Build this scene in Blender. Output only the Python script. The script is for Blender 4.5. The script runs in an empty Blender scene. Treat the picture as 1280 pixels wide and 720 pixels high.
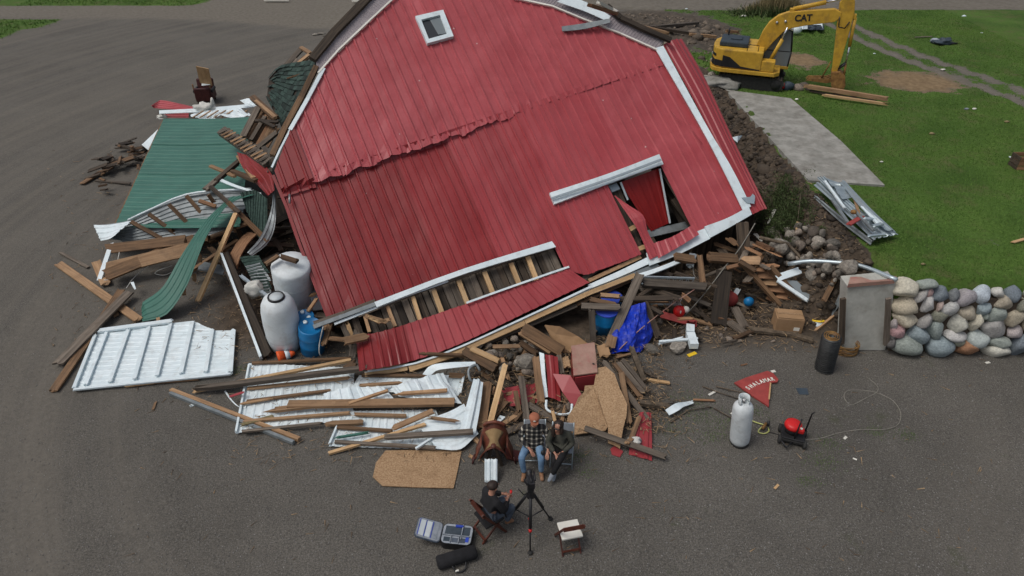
import bpy, bmesh, math, random
import numpy as np
from mathutils import Vector, Matrix, noise as mnoise
random.seed(7); rng = np.random.default_rng(7)
S = bpy.context.scene
COL = S.collection

# ------------------------------------------------------------------ camera
CAM_H = 11.0; PITCH = 35.0; FPX = 853.3
cd = bpy.data.cameras.new('camera'); cam = bpy.data.objects.new('camera', cd); COL.objects.link(cam)
cd.sensor_width = 36.0; cd.lens = 36.0*FPX/1280; cd.clip_start = 0.1; cd.clip_end = 3000
cam.location = (0, 0, CAM_H); cam.rotation_euler = (math.radians(90-PITCH), 0, 0)
S.camera = cam
S.render.resolution_x = 1024; S.render.resolution_y = 576

# ------------------------------------------------------------------ light
SUN_EL = math.radians(62); SUN_AZ = math.radians(-110)      # azimuth from +Y towards +X
w = bpy.data.worlds.new('World'); S.world = w; w.use_nodes = True
nt = w.node_tree; nt.nodes.clear()
sky = nt.nodes.new('ShaderNodeTexSky'); sky.sky_type = 'NISHITA'; sky.sun_disc = False
sky.sun_elevation = SUN_EL; sky.sun_rotation = SUN_AZ; sky.air_density = 1.0; sky.dust_density = 5.0
hs = nt.nodes.new('ShaderNodeHueSaturation'); hs.inputs['Saturation'].default_value = 0.6
bg = nt.nodes.new('ShaderNodeBackground'); bg.inputs[1].default_value = 0.10
wo = nt.nodes.new('ShaderNodeOutputWorld')
nt.links.new(sky.outputs[0], hs.inputs['Color']); nt.links.new(hs.outputs[0], bg.inputs[0]); nt.links.new(bg.outputs[0], wo.inputs[0])
sd = bpy.data.lights.new('sun', 'SUN'); sd.energy = 0.9; sd.angle = math.radians(25); sd.color = (1, .985, .96)
sun = bpy.data.objects.new('sun', sd); COL.objects.link(sun)
sv = Vector((math.sin(SUN_AZ)*math.cos(SUN_EL), math.cos(SUN_AZ)*math.cos(SUN_EL), math.sin(SUN_EL)))
sun.rotation_euler = sv.to_track_quat('Z', 'Y').to_euler()
S.view_settings.view_transform = 'Standard'; S.view_settings.look = 'None'
S.view_settings.exposure = 0.0; S.view_settings.gamma = 1.0

# ------------------------------------------------------------------ place helpers
th = math.radians(PITCH)
cR = Vector((1, 0, 0)); cD = Vector((0, -math.sin(th), -math.cos(th))); cW = Vector((0, math.cos(th), -math.sin(th)))
CC = Vector((0, 0, CAM_H))
def ray(x, y): return cR*((x-640)/FPX) + cD*((y-360)/FPX) + cW
def G(x, y, z=0.0):
    r = ray(x, y); return CC + r*((z-CAM_H)/r.z)
def PY(x, y, Y):
    r = ray(x, y); return CC + r*(Y/r.y)
def mpp(p): return (Vector(p)-CC).dot(cW)/FPX            # metres per picture unit at p
# plane of the fallen gable
WU = Vector((.908, .4004, .1231)).normalized(); WV = Vector((-.391, .7045, .5923)); WV = (WV-WU*WV.dot(WU)).normalized()
WN = WU.cross(WV).normalized(); WA = G(412, 396, 1.0)
def W(s, t, o=0.0): return WA + WU*s + WV*t + WN*o
def ST(x, y, o=0.0):
    r = ray(x, y); q = WA+WN*o; k = (q-CC).dot(WN)/r.dot(WN); p = CC+r*k-q
    return p.dot(WU), p.dot(WV)
def PW(x, y, o=0.0):
    s, t = ST(x, y, o); return W(s, t, o)
def ss(a, b, x):
    t = np.clip((x-a)/(b-a), 0, 1); return t*t*(3-2*t)
def hgt(x, y):
    x = np.asarray(x, float); y = np.asarray(y, float)
    f = ss(23, 36, y)
    xe = 6.4*(1-f) + (-13)*f; wd = 2.3*(1-f) + 15*f
    up = ss(0, 1, (x-xe)/wd)
    gate = np.where(x > 9.2, ss(13.12, 13.27, y), ss(13.3, 14.6, y))
    h = 1.9*up*gate
    m = np.exp(-(((x-5.5)/3.4)**2+((y-34.5)/3.0)**2)); h = h+0.75*m
    return h
def Hz(x, y): return float(hgt(x, y))
def GT(x, y, dz=0.0):                                     # point of the terrain seen there
    z = 1.0
    for _ in range(25):
        p = G(x, y, z); z = .5*z+.5*(Hz(p.x, p.y)+dz)
    return G(x, y, z)

# ------------------------------------------------------------------ materials
def mat(name, c1, c2=None, scale=4.0, rough=.7, bump=.0, metal=0.0, stretch=(1, 1, 1), vary=.12, spec=.4, detail=6, dirt=None, coat=0, contrast=(.35, .65), trans=0, bscale=None):
    m = bpy.data.materials.new(name); m.use_nodes = True
    n = m.node_tree; b = n.nodes['Principled BSDF']; L = n.links.new
    c2 = c2 or c1
    tc = n.nodes.new('ShaderNodeTexCoord'); mp = n.nodes.new('ShaderNodeMapping'); mp.inputs['Scale'].default_value = stretch
    oi = n.nodes.new('ShaderNodeObjectInfo'); ad = n.nodes.new('ShaderNodeVectorMath'); ad.operation = 'ADD'
    sc = n.nodes.new('ShaderNodeVectorMath'); sc.operation = 'SCALE'; sc.inputs[3].default_value = 37.0
    cb = n.nodes.new('ShaderNodeCombineXYZ')
    for i in range(3): L(oi.outputs['Random'], cb.inputs[i])
    L(cb.outputs[0], sc.inputs[0]); L(tc.outputs['Object'], ad.inputs[0]); L(sc.outputs[0], ad.inputs[1]); L(ad.outputs[0], mp.inputs[0])
    nz = n.nodes.new('ShaderNodeTexNoise'); nz.inputs['Scale'].default_value = scale; nz.inputs['Detail'].default_value = detail; nz.inputs['Roughness'].default_value = .65
    L(mp.outputs[0], nz.inputs['Vector'])
    cr = n.nodes.new('ShaderNodeValToRGB'); cr.color_ramp.elements[0].position = contrast[0]; cr.color_ramp.elements[1].position = contrast[1]
    cr.color_ramp.elements[0].color = (*c1, 1); cr.color_ramp.elements[1].color = (*c2, 1); L(nz.outputs['Fac'], cr.inputs[0])
    last = cr.outputs[0]
    if dirt:
        n2 = n.nodes.new('ShaderNodeTexNoise'); n2.inputs['Scale'].default_value = dirt[2]; n2.inputs['Detail'].default_value = 8; n2.inputs['Roughness'].default_value = .7
        L(ad.outputs[0], n2.inputs['Vector'])
        r2 = n.nodes.new('ShaderNodeValToRGB'); r2.color_ramp.elements[0].position = .5; r2.color_ramp.elements[1].position = .75
        r2.color_ramp.elements[1].color = (dirt[1],)*3+(1,); L(n2.outputs['Fac'], r2.inputs[0])
        mx = n.nodes.new('ShaderNodeMixRGB'); mx.inputs[2].default_value = (*dirt[0], 1); L(r2.outputs[0], mx.inputs[0]); L(last, mx.inputs[1]); last = mx.outputs[0]
    hv = n.nodes.new('ShaderNodeHueSaturation'); mr = n.nodes.new('ShaderNodeMapRange'); mr.inputs[3].default_value = 1-vary*1.5; mr.inputs[4].default_value = 1+vary
    L(oi.outputs['Random'], mr.inputs[0]); L(mr.outputs[0], hv.inputs['Value']); L(last, hv.inputs['Color']); L(hv.outputs[0], b.inputs['Base Color'])
    b.inputs['Roughness'].default_value = rough; b.inputs['Metallic'].default_value = metal; b.inputs['Specular IOR Level'].default_value = spec
    if coat: b.inputs['Coat Weight'].default_value = coat; b.inputs['Coat Roughness'].default_value = .25
    if trans: b.inputs['Transmission Weight'].default_value = trans
    if bump:
        bp = n.nodes.new('ShaderNodeBump'); bp.inputs['Strength'].default_value = bump; bp.inputs['Distance'].default_value = .03
        if bscale:
            nb = n.nodes.new('ShaderNodeTexNoise'); nb.inputs['Scale'].default_value = bscale; nb.inputs['Detail'].default_value = 3; L(mp.outputs[0], nb.inputs['Vector']); L(nb.outputs['Fac'], bp.inputs['Height'])
        else: L(nz.outputs['Fac'], bp.inputs['Height'])
        L(bp.outputs[0], b.inputs['Normal'])
    return m
WS = (.35, 7, 7)
M = {}
M['fresh'] = mat('fresh_pine', (.46, .28, .13), (.66, .45, .24), 3, .7, .2, stretch=WS, vary=.15, dirt=((.16, .10, .06), .5, 4))
M['pine'] = mat('sawn_pine', (.27, .155, .078), (.42, .265, .145), 3, .75, .2, stretch=WS, vary=.25, dirt=((.12, .08, .05), .6, 3))
M['brown'] = mat('brown_timber', (.10, .056, .029), (.22, .13, .068), 3, .8, .3, stretch=WS, vary=.3, dirt=((.06, .045, .03), .7, 3))
M['grey'] = mat('weathered_timber', (.075, .06, .046), (.195, .16, .125), 3, .85, .35, stretch=WS, vary=.3, dirt=((.07, .05, .035), .6, 3))
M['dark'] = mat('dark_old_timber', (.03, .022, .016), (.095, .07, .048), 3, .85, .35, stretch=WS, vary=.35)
M['orange'] = mat('split_orange_wood', (.20, .10, .05), (.38, .21, .11), 4, .8, .3, stretch=WS, vary=.3)
M['osb'] = mat('strand_board', (.27, .16, .082), (.46, .31, .175), 30, .8, .3, stretch=(1, 1, 1), vary=.1, detail=3, dirt=((.2, .11, .05), .6, 3))
M['redA'] = mat('sky_pale_red_steel', (.385, .058, .067), (.455, .085, .096), 1.2, .40, .12, vary=.035, spec=.5, dirt=((.30, .045, .05), .6, 2), bscale=1.5)  # paler red holds the sky reflection of the upper sheets
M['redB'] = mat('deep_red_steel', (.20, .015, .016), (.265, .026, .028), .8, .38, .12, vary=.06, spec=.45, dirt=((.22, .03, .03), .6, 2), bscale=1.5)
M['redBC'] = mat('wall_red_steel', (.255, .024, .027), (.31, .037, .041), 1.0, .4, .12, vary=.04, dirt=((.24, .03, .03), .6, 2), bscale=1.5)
M['redCA'] = mat('sky_mid_red_steel', (.36, .053, .062), (.42, .076, .086), 1.0, .4, .12, vary=.04, dirt=((.30, .045, .05), .6, 2), bscale=1.5)  # step between redC and redA, part of the sky reflection painted in
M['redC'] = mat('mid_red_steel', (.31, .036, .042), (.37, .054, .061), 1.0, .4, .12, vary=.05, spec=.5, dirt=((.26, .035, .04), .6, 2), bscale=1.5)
M['redD'] = mat('dark_red_door', (.22, .008, .008), (.30, .014, .012), .8, .5, .1, vary=.04)
M['white'] = mat('white_painted_steel', (.67, .77, .80), (.78, .86, .88), 2, .42, .05, vary=.04, dirt=((.42, .43, .41), .55, 5))
M['whiteP'] = mat('white_plastic', (.52, .58, .60), (.64, .68, .69), 2, .45, .05, vary=.05, dirt=((.32, .31, .28), .6, 4))
M['galv'] = mat('galvanised_steel', (.36, .43, .46), (.52, .60, .63), 4, .38, .1, metal=.55, vary=.1, dirt=((.2, .2, .19), .6, 4))
M['galvd'] = mat('dull_steel_back', (.18, .205, .21), (.28, .31, .32), 3, .5, .1, metal=.3, vary=.1, dirt=((.12, .11, .10), .6, 4))
M['green'] = mat('green_steel', (.036, .130, .096), (.052, .170, .128), 1.5, .45, .1, vary=.06, spec=.4, dirt=((.04, .09, .07), .6, 3), bscale=1.5)
M['shing'] = mat('dark_green_shingle', (.016, .032, .027), (.04, .068, .056), 12, .95, .4, vary=.4)
M['soff'] = mat('grey_soffit', (.27, .235, .245), (.35, .31, .32), 3, .5, .05, vary=.05)
M['black'] = mat('black_plastic', (.012, .012, .013), (.022, .022, .024), 5, .5, .05, vary=.1)
M['rubber'] = mat('black_rubber', (.02, .02, .02), (.035, .034, .032), 9, .85, .2, vary=.1)
M['blue'] = mat('blue_plastic', (.004, .14, .36), (.008, .20, .47), 3, .4, .05, vary=.1, dirt=((.03, .12, .2), .6, 5))
M['tarp'] = mat('blue_tarpaulin', (.005, .02, .30), (.01, .05, .55), 9, .4, .5, vary=.1)
M['tankw'] = mat('white_tank', (.60, .65, .66), (.70, .745, .755), 3, .45, .05, vary=.04, dirt=((.36, .35, .31), .6, 2.5))
M['propane'] = mat('grey_white_tank_paint', (.56, .61, .62), (.70, .74, .75), 4, .4, .05, vary=.02, dirt=((.30, .29, .27), .5, 5))
M['yellow'] = mat('yellow_machine_paint', (.50, .285, .03), (.64, .385, .045), 3, .5, .08, vary=.03, dirt=((.17, .105, .045), .85, 1.6))
M['rusty'] = mat('rusty_steel', (.13, .06, .02), (.34, .19, .055), 5, .7, .4, vary=.1)
M['steel'] = mat('dull_steel', (.30, .30, .30), (.45, .45, .45), 4, .35, .05, metal=.7)
M['chrome'] = mat('chrome_rod', (.6, .6, .62), (.7, .7, .72), 4, .15, 0, metal=.9)
M['hood'] = mat('blue_black_hood', (.03, .045, .06), (.05, .068, .085), 5, .6, .05)
M['concrete'] = mat('old_concrete', (.22, .215, .19), (.36, .35, .315), 2.5, .9, .3, vary=.05, dirt=((.11, .095, .075), .75, 1.6))
M['pierc'] = mat('pale_concrete', (.36, .36, .32), (.50, .50, .45), 2.5, .9, .3, vary=.05, dirt=((.2, .18, .14), .6, 2.0))
M['stone'] = mat('field_stone', (.15, .135, .115), (.33, .30, .25), 5, .85, .5, vary=.35, dirt=((.12, .10, .08), .6, 4))
M['earth'] = mat('dark_earth', (.042, .031, .022), (.105, .078, .055), 6, .95, .6, vary=.3)
M['redpl'] = mat('red_plastic', (.5, .012, .012), (.65, .02, .02), 3, .4, .02, dirt=((.2, .01, .01), .4, 6))
M['orpl'] = mat('orange_plastic', (.7, .09, .015), (.8, .12, .02), 3, .5, .02)
M['card'] = mat('brown_cardboard', (.33, .20, .10), (.42, .26, .14), 4, .85, .1)
M['yel'] = mat('yellow_lid', (.75, .48, .02), (.82, .56, .03), 4, .5, .02)
M['denim'] = mat('blue_denim', (.08, .16, .28), (.20, .32, .46), 6, .9, .2)
M['denimd'] = mat('dark_denim', (.05, .065, .09), (.09, .11, .14), 6, .9, .2)
M['skin'] = mat('skin', (.42, .20, .13), (.50, .26, .18), 5, .55, 0, vary=.08)
M['cap'] = mat('rust_cap', (.32, .11, .06), (.38, .14, .08), 8, .9, .1)
M['bootm'] = mat('tan_boot', (.22, .11, .055), (.30, .16, .09), 8, .8, .1)
M['olive'] = mat('olive_jacket', (.05, .052, .04), (.085, .083, .066), 8, .9, .2)
M['blackc'] = mat('black_cloth', (.008, .008, .009), (.016, .016, .018), 8, .9, .1)
M['hair'] = mat('dark_hair', (.014, .009, .007), (.035, .02, .014), 30, .6, .3)
M['leath'] = mat('brown_leather', (.085, .022, .012), (.17, .05, .026), 7, .5, .2, dirt=((.04, .015, .01), .6, 9))
M['seat'] = mat('tan_suede', (.27, .17, .075), (.34, .23, .11), 7, .85, .1)
M['mahog'] = mat('mahogany', (.055, .014, .008), (.11, .03, .016), 4, .4, .05, stretch=(1, 1, 5))
M['cream'] = mat('cream_vinyl', (.72, .70, .62), (.78, .76, .68), 4, .5, .05)
M['padg'] = mat('grey_padding', (.22, .25, .28), (.34, .37, .41), 7, .85, .05)
M['padb'] = mat('blue_trim', (.02, .05, .35), (.03, .07, .45), 7, .8, .05)
M['maroon'] = mat('maroon_vinyl', (.045, .010, .009), (.075, .018, .015), 7, .5, .05)
M['redpaint'] = mat('red_painted_board', (.30, .045, .04), (.38, .065, .055), 4, .7, .1, dirt=((.18, .04, .035), .6, 6))
M['pinkw'] = mat('worn_pink_wood', (.34, .20, .15), (.46, .28, .22), 4, .8, .1, dirt=((.45, .05, .07), .5, 5))
M['wire'] = mat('wire_mesh', (.045, .047, .047), (.10, .103, .10), 9, .5, .1, metal=.6)
M['cable'] = mat('grey_cable', (.17, .16, .135), (.24, .225, .19), 9, .6, 0)
M['hose'] = mat('pale_yellow_hose', (.55, .58, .18), (.62, .64, .24), 9, .6, 0)
M['leaf'] = mat('weed_leaves', (.035, .06, .015), (.09, .13, .035), 9, .8, 0, vary=.2)
M['leafy'] = mat('dry_grass_blades', (.16, .13, .06), (.30, .24, .12), 9, .8, 0)
M['bark'] = mat('bark', (.06, .045, .03), (.15, .115, .08), 8, .9, .4)
M['cloth'] = mat('off_white_cloth', (.48, .48, .44), (.64, .63, .58), 6, .9, .3)
def streaks(m):
    n = m.node_tree; L = n.links.new; b = n.nodes['Principled BSDF']; src = b.inputs['Base Color'].links[0].from_socket
    a = n.nodes.new('ShaderNodeAttribute'); a.attribute_name = 'st'; mp = n.nodes.new('ShaderNodeMapping'); mp.inputs['Scale'].default_value = (9, .35, 1); L(a.outputs['Vector'], mp.inputs[0])
    for sc, lo, hi, k in ((1.0, .5, .8, .84), (3.0, .55, .8, .88)):
        nz = n.nodes.new('ShaderNodeTexNoise'); nz.inputs['Scale'].default_value = sc; nz.inputs['Detail'].default_value = 6; L(mp.outputs[0], nz.inputs['Vector'])
        r = n.nodes.new('ShaderNodeMapRange'); r.inputs[1].default_value = lo; r.inputs[2].default_value = hi; r.inputs[3].default_value = 1; r.inputs[4].default_value = k; L(nz.outputs['Fac'], r.inputs[0])
        h = n.nodes.new('ShaderNodeHueSaturation'); L(r.outputs[0], h.inputs['Value']); L(src, h.inputs['Color']); src = h.outputs[0]
    # pale scratches and screw heads
    vo = n.nodes.new('ShaderNodeTexVoronoi'); vo.inputs['Scale'].default_value = 1.3; L(a.outputs['Vector'], vo.inputs['Vector'])
    r = n.nodes.new('ShaderNodeMapRange'); r.inputs[1].default_value = .022; r.inputs[2].default_value = .035; r.inputs[3].default_value = 1; r.inputs[4].default_value = 0; L(vo.outputs['Distance'], r.inputs[0])
    mx = n.nodes.new('ShaderNodeMixRGB'); mx.inputs[2].default_value = (.55, .40, .38, 1); L(r.outputs[0], mx.inputs[0]); L(src, mx.inputs[1]); src = mx.outputs[0]
    L(src, b.inputs['Base Color'])
for q_ in ('redA', 'redB', 'redC', 'redBC', 'redCA'): streaks(M[q_])
def glass(name, c, rough=.08):
    m = mat(name, c, c, 3, rough, 0, spec=.6); return m
M['glass'] = glass('dark_glass', (.035, .04, .045)); M['gglass'] = glass('grey_glass', (.20, .23, .24), .12)
def plaid():
    m = mat('plaid_flannel', (.012, .012, .014), (.03, .03, .03), 6, .9, .1); n = m.node_tree; L = n.links.new
    tc = n.nodes.new('ShaderNodeTexCoord'); out = []
    for ax, fr in (('X', 9.5), ('Z', 9.5)):
        wv = n.nodes.new('ShaderNodeTexWave'); wv.bands_direction = ax; wv.inputs['Scale'].default_value = fr/3.0; wv.inputs['Distortion'].default_value = .6
        L(tc.outputs['Object'], wv.inputs['Vector'])
        r = n.nodes.new('ShaderNodeValToRGB'); r.color_ramp.elements[0].position = .62; r.color_ramp.elements[1].position = .8; L(wv.outputs['Fac'], r.inputs[0]); out.append(r.outputs[0])
    ml = n.nodes.new('ShaderNodeMixRGB'); ml.blend_type = 'MULTIPLY'; ml.inputs[0].default_value = 1; L(out[0], ml.inputs[1]); L(out[1], ml.inputs[2])
    ad = n.nodes.new('ShaderNodeMixRGB'); ad.blend_type = 'ADD'; ad.inputs[0].default_value = 1; L(out[0], ad.inputs[1]); L(out[1], ad.inputs[2])
    m1 = n.nodes.new('ShaderNodeMixRGB'); m1.inputs[1].default_value = (.012, .012, .014, 1); m1.inputs[2].default_value = (.085, .08, .07, 1); L(ad.outputs[0], m1.inputs[0])
    m2 = n.nodes.new('ShaderNodeMixRGB'); m2.inputs[2].default_value = (.5, .46, .38, 1); L(ml.outputs[0], m2.inputs[0]); L(m1.outputs[0], m2.inputs[1])
    L(m2.outputs[0], n.nodes['Principled BSDF'].inputs['Base Color']); return m
M['plaid'] = plaid()

# ------------------------------------------------------------------ object helpers
def tag(o, label=None, cat=None, group=None, kind=None):
    if label: o['label'] = label
    if cat: o['category'] = cat
    if group: o['group'] = group
    if kind: o['kind'] = kind
    return o
def empty(name, loc, label=None, cat=None, group=None, rz=0, rot=None, kind=None):
    o = bpy.data.objects.new(name, None); COL.objects.link(o); o.location = loc; o.empty_display_size = .2
    o.rotation_euler = rot if rot else (0, 0, rz)
    return tag(o, label, cat, group, kind)
def mk(name, V, F, m, parent=None, M4=None, smooth=False, world=True):
    """mesh object; V in world space when world, placed below an unrotated parent"""
    me = bpy.data.meshes.new(name); me.from_pydata([tuple(v) for v in V], [], [tuple(f) for f in F]); me.update()
    return mo(name, me, m, parent, M4, smooth, world)
def mo(name, me, m, parent=None, M4=None, smooth=False, world=True):
    if m is not None:
        me.materials.clear()
        for q in (m if isinstance(m, (list, tuple)) else [m]): me.materials.append(q)
    if smooth: me.polygons.foreach_set('use_smooth', [True]*len(me.polygons))
    o = bpy.data.objects.new(name, me); COL.objects.link(o)
    if world and M4 is None:                                # bring the origin to the piece
        n = len(me.vertices); co = np.empty(n*3); me.vertices.foreach_get('co', co); c = co.reshape(-1, 3).mean(0)
        me.vertices.foreach_set('co', (co.reshape(-1, 3)-c).ravel()); M4 = Matrix.Translation(c)
    M4 = M4 if M4 is not None else Matrix.Identity(4)
    if parent is not None:
        o.parent = parent
        if world:
            P = Matrix.Identity(4); q = parent; ch = []
            while q: ch.append(q); q = q.parent
            for q in reversed(ch): P = P @ q.matrix_basis
            M4 = P.inverted() @ M4
    o.matrix_basis = M4
    return o
def fast(name, V, F, m, smooth=False):
    me = bpy.data.meshes.new(name); V = np.asarray(V, np.float32); F = np.asarray(F, np.int32); k = F.shape[1]
    me.vertices.add(len(V)); me.vertices.foreach_set('co', V.ravel()); me.loops.add(F.size); me.loops.foreach_set('vertex_index', F.ravel())
    me.polygons.add(len(F)); me.polygons.foreach_set('loop_start', np.arange(0, F.size, k, dtype=np.int32)); me.polygons.foreach_set('loop_total', np.full(len(F), k, np.int32))
    me.update(calc_edges=True)
    if smooth: me.polygons.foreach_set('use_smooth', [True]*len(F))
    me.materials.append(m); return me
def frame(a, b, up=None, roll=0.0):
    a = Vector(a); b = Vector(b); d = (b-a).normalized(); up = Vector(up) if up else Vector((0, 0, 1))
    if abs(d.dot(up)) > .97: up = Vector((0, -1, .3))
    y = up.cross(d).normalized(); z = d.cross(y).normalized()
    R = Matrix((d, y, z)).transposed()
    if roll: R = R @ Matrix.Rotation(roll, 3, 'X')
    return Matrix.Translation(a) @ R.to_4x4(), (b-a).length
def board(a, b, w, t, m, name='board', parent=None, roll=0.0, jag=(0, 0), up=None, bow=0.0, label=None, cat=None, group=None, taper=1.0, ns=5):
    M4, L = frame(a, b, up, roll); V = []; F = []
    jy = [random.uniform(-1, 1) for _ in range(8)]
    for i in range(ns+1):
        f = i/ns; ww = w*(1+(taper-1)*f)*(1+random.uniform(-.025, .025)); bz = bow*math.sin(math.pi*f)
        for j in range(4):
            q = -1+2*j/3
            x = f*L
            if i == 0: x += jag[0]*abs(jy[j])
            if i == ns: x -= jag[1]*abs(jy[j+4])
            V.append((x, q*ww/2, bz)); 
        for j in range(4):
            q = -1+2*j/3; x = f*L
            if i == 0: x += jag[0]*abs(jy[(j+2) % 4])
            if i == ns: x -= jag[1]*abs(jy[(j+2) % 4+4])
            V.append((x, q*ww/2, bz+t))
    for i in range(ns):
        a0 = i*8; b0 = a0+8
        for j in range(3):
            F.append((a0+j, b0+j, b0+j+1, a0+j+1)[::-1]); F.append((a0+4+j, b0+4+j, b0+5+j, a0+5+j)[::1][::-1][::-1])
        F.append((a0, a0+4, b0+4, b0)[::-1]); F.append((a0+3, b0+3, b0+7, a0+7))
    for j in range(3):
        F.append((j, j+1, j+5, j+4)[::-1]); e = ns*8; F.append((e+j, e+j+1, e+j+5, e+j+4))
    o = mk(name, V, F, m, parent, M4)
    fixn(o.data)
    return tag(o, label, cat, group)
def fixn(me):
    b = bmesh.new(); b.from_mesh(me); bmesh.ops.recalc_face_normals(b, faces=b.faces); b.to_mesh(me); b.free()
def sheet(name, P, m, parent=None, H=None, thick=.006, label=None, cat=None, group=None, smooth=False):
    """P: (n,m) grid of world points; H: (n,m) offset along the normal"""
    P = np.array([[tuple(q) for q in r] for r in P], float) if not isinstance(P, np.ndarray) else P
    n, k = P.shape[:2]
    du = np.gradient(P, axis=0) if n > 1 else None; dv = np.gradient(P, axis=1)
    N = np.cross(du, dv); N /= (np.linalg.norm(N, axis=2, keepdims=True)+1e-9)
    if N.reshape(-1, 3).mean(0)[2] < 0: N = -N
    T = P + (N*H[..., None] if H is not None else 0)
    B = T - N*thick
    V = np.concatenate([T.reshape(-1, 3), B.reshape(-1, 3)]); o2 = n*k; F = []
    for i in range(n-1):
        for j in range(k-1):
            a = i*k+j; F.append((a, a+1, a+k+1, a+k)); F.append((a+o2, a+k+o2, a+k+1+o2, a+1+o2))
    def rim(s):
        for a, b in zip(s[:-1], s[1:]): F.append((a, b, b+o2, a+o2))
    rim(list(range(k))); rim(list(range((n-1)*k, n*k))); rim([i*k for i in range(n)]); rim([i*k+k-1 for i in range(n)])
    me = bpy.data.meshes.new(name); me.from_pydata(V.tolist(), [], F); fixn(me)
    o = mo(name, me, m, parent, None, smooth)
    return tag(o, label, cat, group)
def cat(pts, n):
    """smooth resample of a polyline"""
    pts = [Vector(p) for p in pts]
    if len(pts) == 2: return [pts[0].lerp(pts[1], i/n) for i in range(n+1)]
    out = []; q = [pts[0]*2-pts[1]]+pts+[pts[-1]*2-pts[-2]]
    d = [0]
    for a, b in zip(pts[:-1], pts[1:]): d.append(d[-1]+(b-a).length)
    for i in range(n+1):
        x = d[-1]*i/n; s = 0
        while s < len(pts)-2 and d[s+1] < x: s += 1
        t = (x-d[s])/max(d[s+1]-d[s], 1e-6); p0, p1, p2, p3 = q[s:s+4]
        out.append(.5*((2*p1)+(-p0+p2)*t+(2*p0-5*p1+4*p2-p3)*t*t+(-p0+3*p1-3*p2+p3)*t**3))
    return out
def ribcols(n, wf=.22):
    """positions 0..1 and heights 0/1 for n ribs"""
    c = [0]; h = [0]
    for i in range(n):
        x = (i+.5)/n; r = wf/n
        c += [x-r, x-r*.45, x+r*.45, x+r]; h += [0, 1, 1, 0]
    return c+[1], h+[0]
def loft(name, ra, rb, m, parent=None, ribs=0, along=True, rh=.02, nl=8, thick=.006, wr=0.0, tear=0.0, smooth=False, hs=None, **k):
    """sheet between two rails; ribs run along the rails or across them"""
    if along:
        c, h = ribcols(ribs) if ribs else (np.linspace(0, 1, 5), [0]*5)
        A = cat(ra, nl); B = cat(rb, nl)
        P = np.array([[tuple(a.lerp(b, x)) for x in c] for a, b in zip(A, B)]); H = np.array([[rh*q for q in h] for _ in A])
    else:
        c, h = ribcols(ribs) if ribs else (np.linspace(0, 1, nl+1), [0]*(nl+1))
        n = 240; A = cat(ra, n); B = cat(rb, n)
        def at(L, x): i = min(int(x*n), n-1); return L[i].lerp(L[i+1], x*n-i)
        ls = hs or [0, .25, .5, .75, 1]
        P = np.array([[tuple(at(A, x).lerp(at(B, x), l)) for l in ls] for x in c]); H = np.array([[rh*q]*len(ls) for q in h])
    if tear:
        for i in range(P.shape[0] if not along else P.shape[1]):
            f = random.random()*tear
            if along: P[-1, i] = P[-1, i]*(1-f)+P[-2, i]*f
            else: P[i, 0] = P[i, 0]*(1-f)+P[i, 1]*f
    if wr:
        H = H + np.array([[wr*mnoise.noise(Vector(P[i, j])*2.3) for j in range(P.shape[1])] for i in range(P.shape[0])])
    return sheet(name, P, m, parent, H, thick, smooth=smooth, **k)
def tube(name, pts, r, m, parent=None, n=6, smooth=True, res=None, world=True, **k):
    pts = cat(pts, res) if res else [Vector(p) for p in pts]
    rr = r if isinstance(r, (list, tuple)) else [r]*len(pts)
    V = []; F = []
    d = (pts[1]-pts[0]).normalized(); x = d.orthogonal().normalized()
    for i, p in enumerate(pts):
        a = pts[max(i-1, 0)]; b = pts[min(i+1, len(pts)-1)]; d = (b-a).normalized()
        x = (x-d*x.dot(d)).normalized(); y = d.cross(x)
        for j in range(n):
            q = 2*math.pi*j/n; V.append(p+(x*math.cos(q)+y*math.sin(q))*rr[min(i, len(rr)-1)])
    for i in range(len(pts)-1):
        for j in range(n): a = i*n+j; b = i*n+(j+1) % n; F.append((a, b, b+n, a+n))
    F.append(tuple(range(n))[::-1]); F.append(tuple(range((len(pts)-1)*n, len(pts)*n)))
    o = mk(name, V, F, m, parent, None if world else Matrix.Identity(4), smooth, world); return tag(o, **k)
def lathe(name, prof, m, parent=None, M4=None, n=24, smooth=True, world=True, caps=True, **k):
    V = []; F = []
    for r, z in prof:
        for j in range(n): q = 2*math.pi*j/n; V.append((r*math.cos(q), r*math.sin(q), z))
    for i in range(len(prof)-1):
        for j in range(n): a = i*n+j; b = i*n+(j+1) % n; F.append((a, b, b+n, a+n))
    if caps: F.append(tuple(range(n))[::-1]); F.append(tuple(range((len(prof)-1)*n, len(prof)*n)))
    o = mk(name, V, F, m, parent, M4 or Matrix.Identity(4), smooth, world); return tag(o, **k)
def slab(name, poly, h, m, parent=None, up=None, world=True, M4=None, bev=0.0, **k):
    """polygon (list of points) given thickness h along up"""
    P = [Vector(p) for p in poly]; n = len(P); up = Vector(up) if up else Vector((0, 0, -1))
    V = P+[p+up*h for p in P]; F = [tuple(range(n)), tuple(range(2*n-1, n-1, -1))]
    for i in range(n): j = (i+1) % n; F.append((i, i+n, j+n, j))
    me = bpy.data.meshes.new(name); me.from_pydata([tuple(v) for v in V], [], F); b = bmesh.new(); b.from_mesh(me)
    bmesh.ops.recalc_face_normals(b, faces=b.faces)
    if bev: bmesh.ops.bevel(b, geom=list(b.edges), offset=bev, segments=2, profile=.5, affect='EDGES')
    b.to_mesh(me); b.free()
    return tag(mo(name, me, m, parent, M4 if (M4 is not None or world) else Matrix.Identity(4), False, world), **k)
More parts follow.
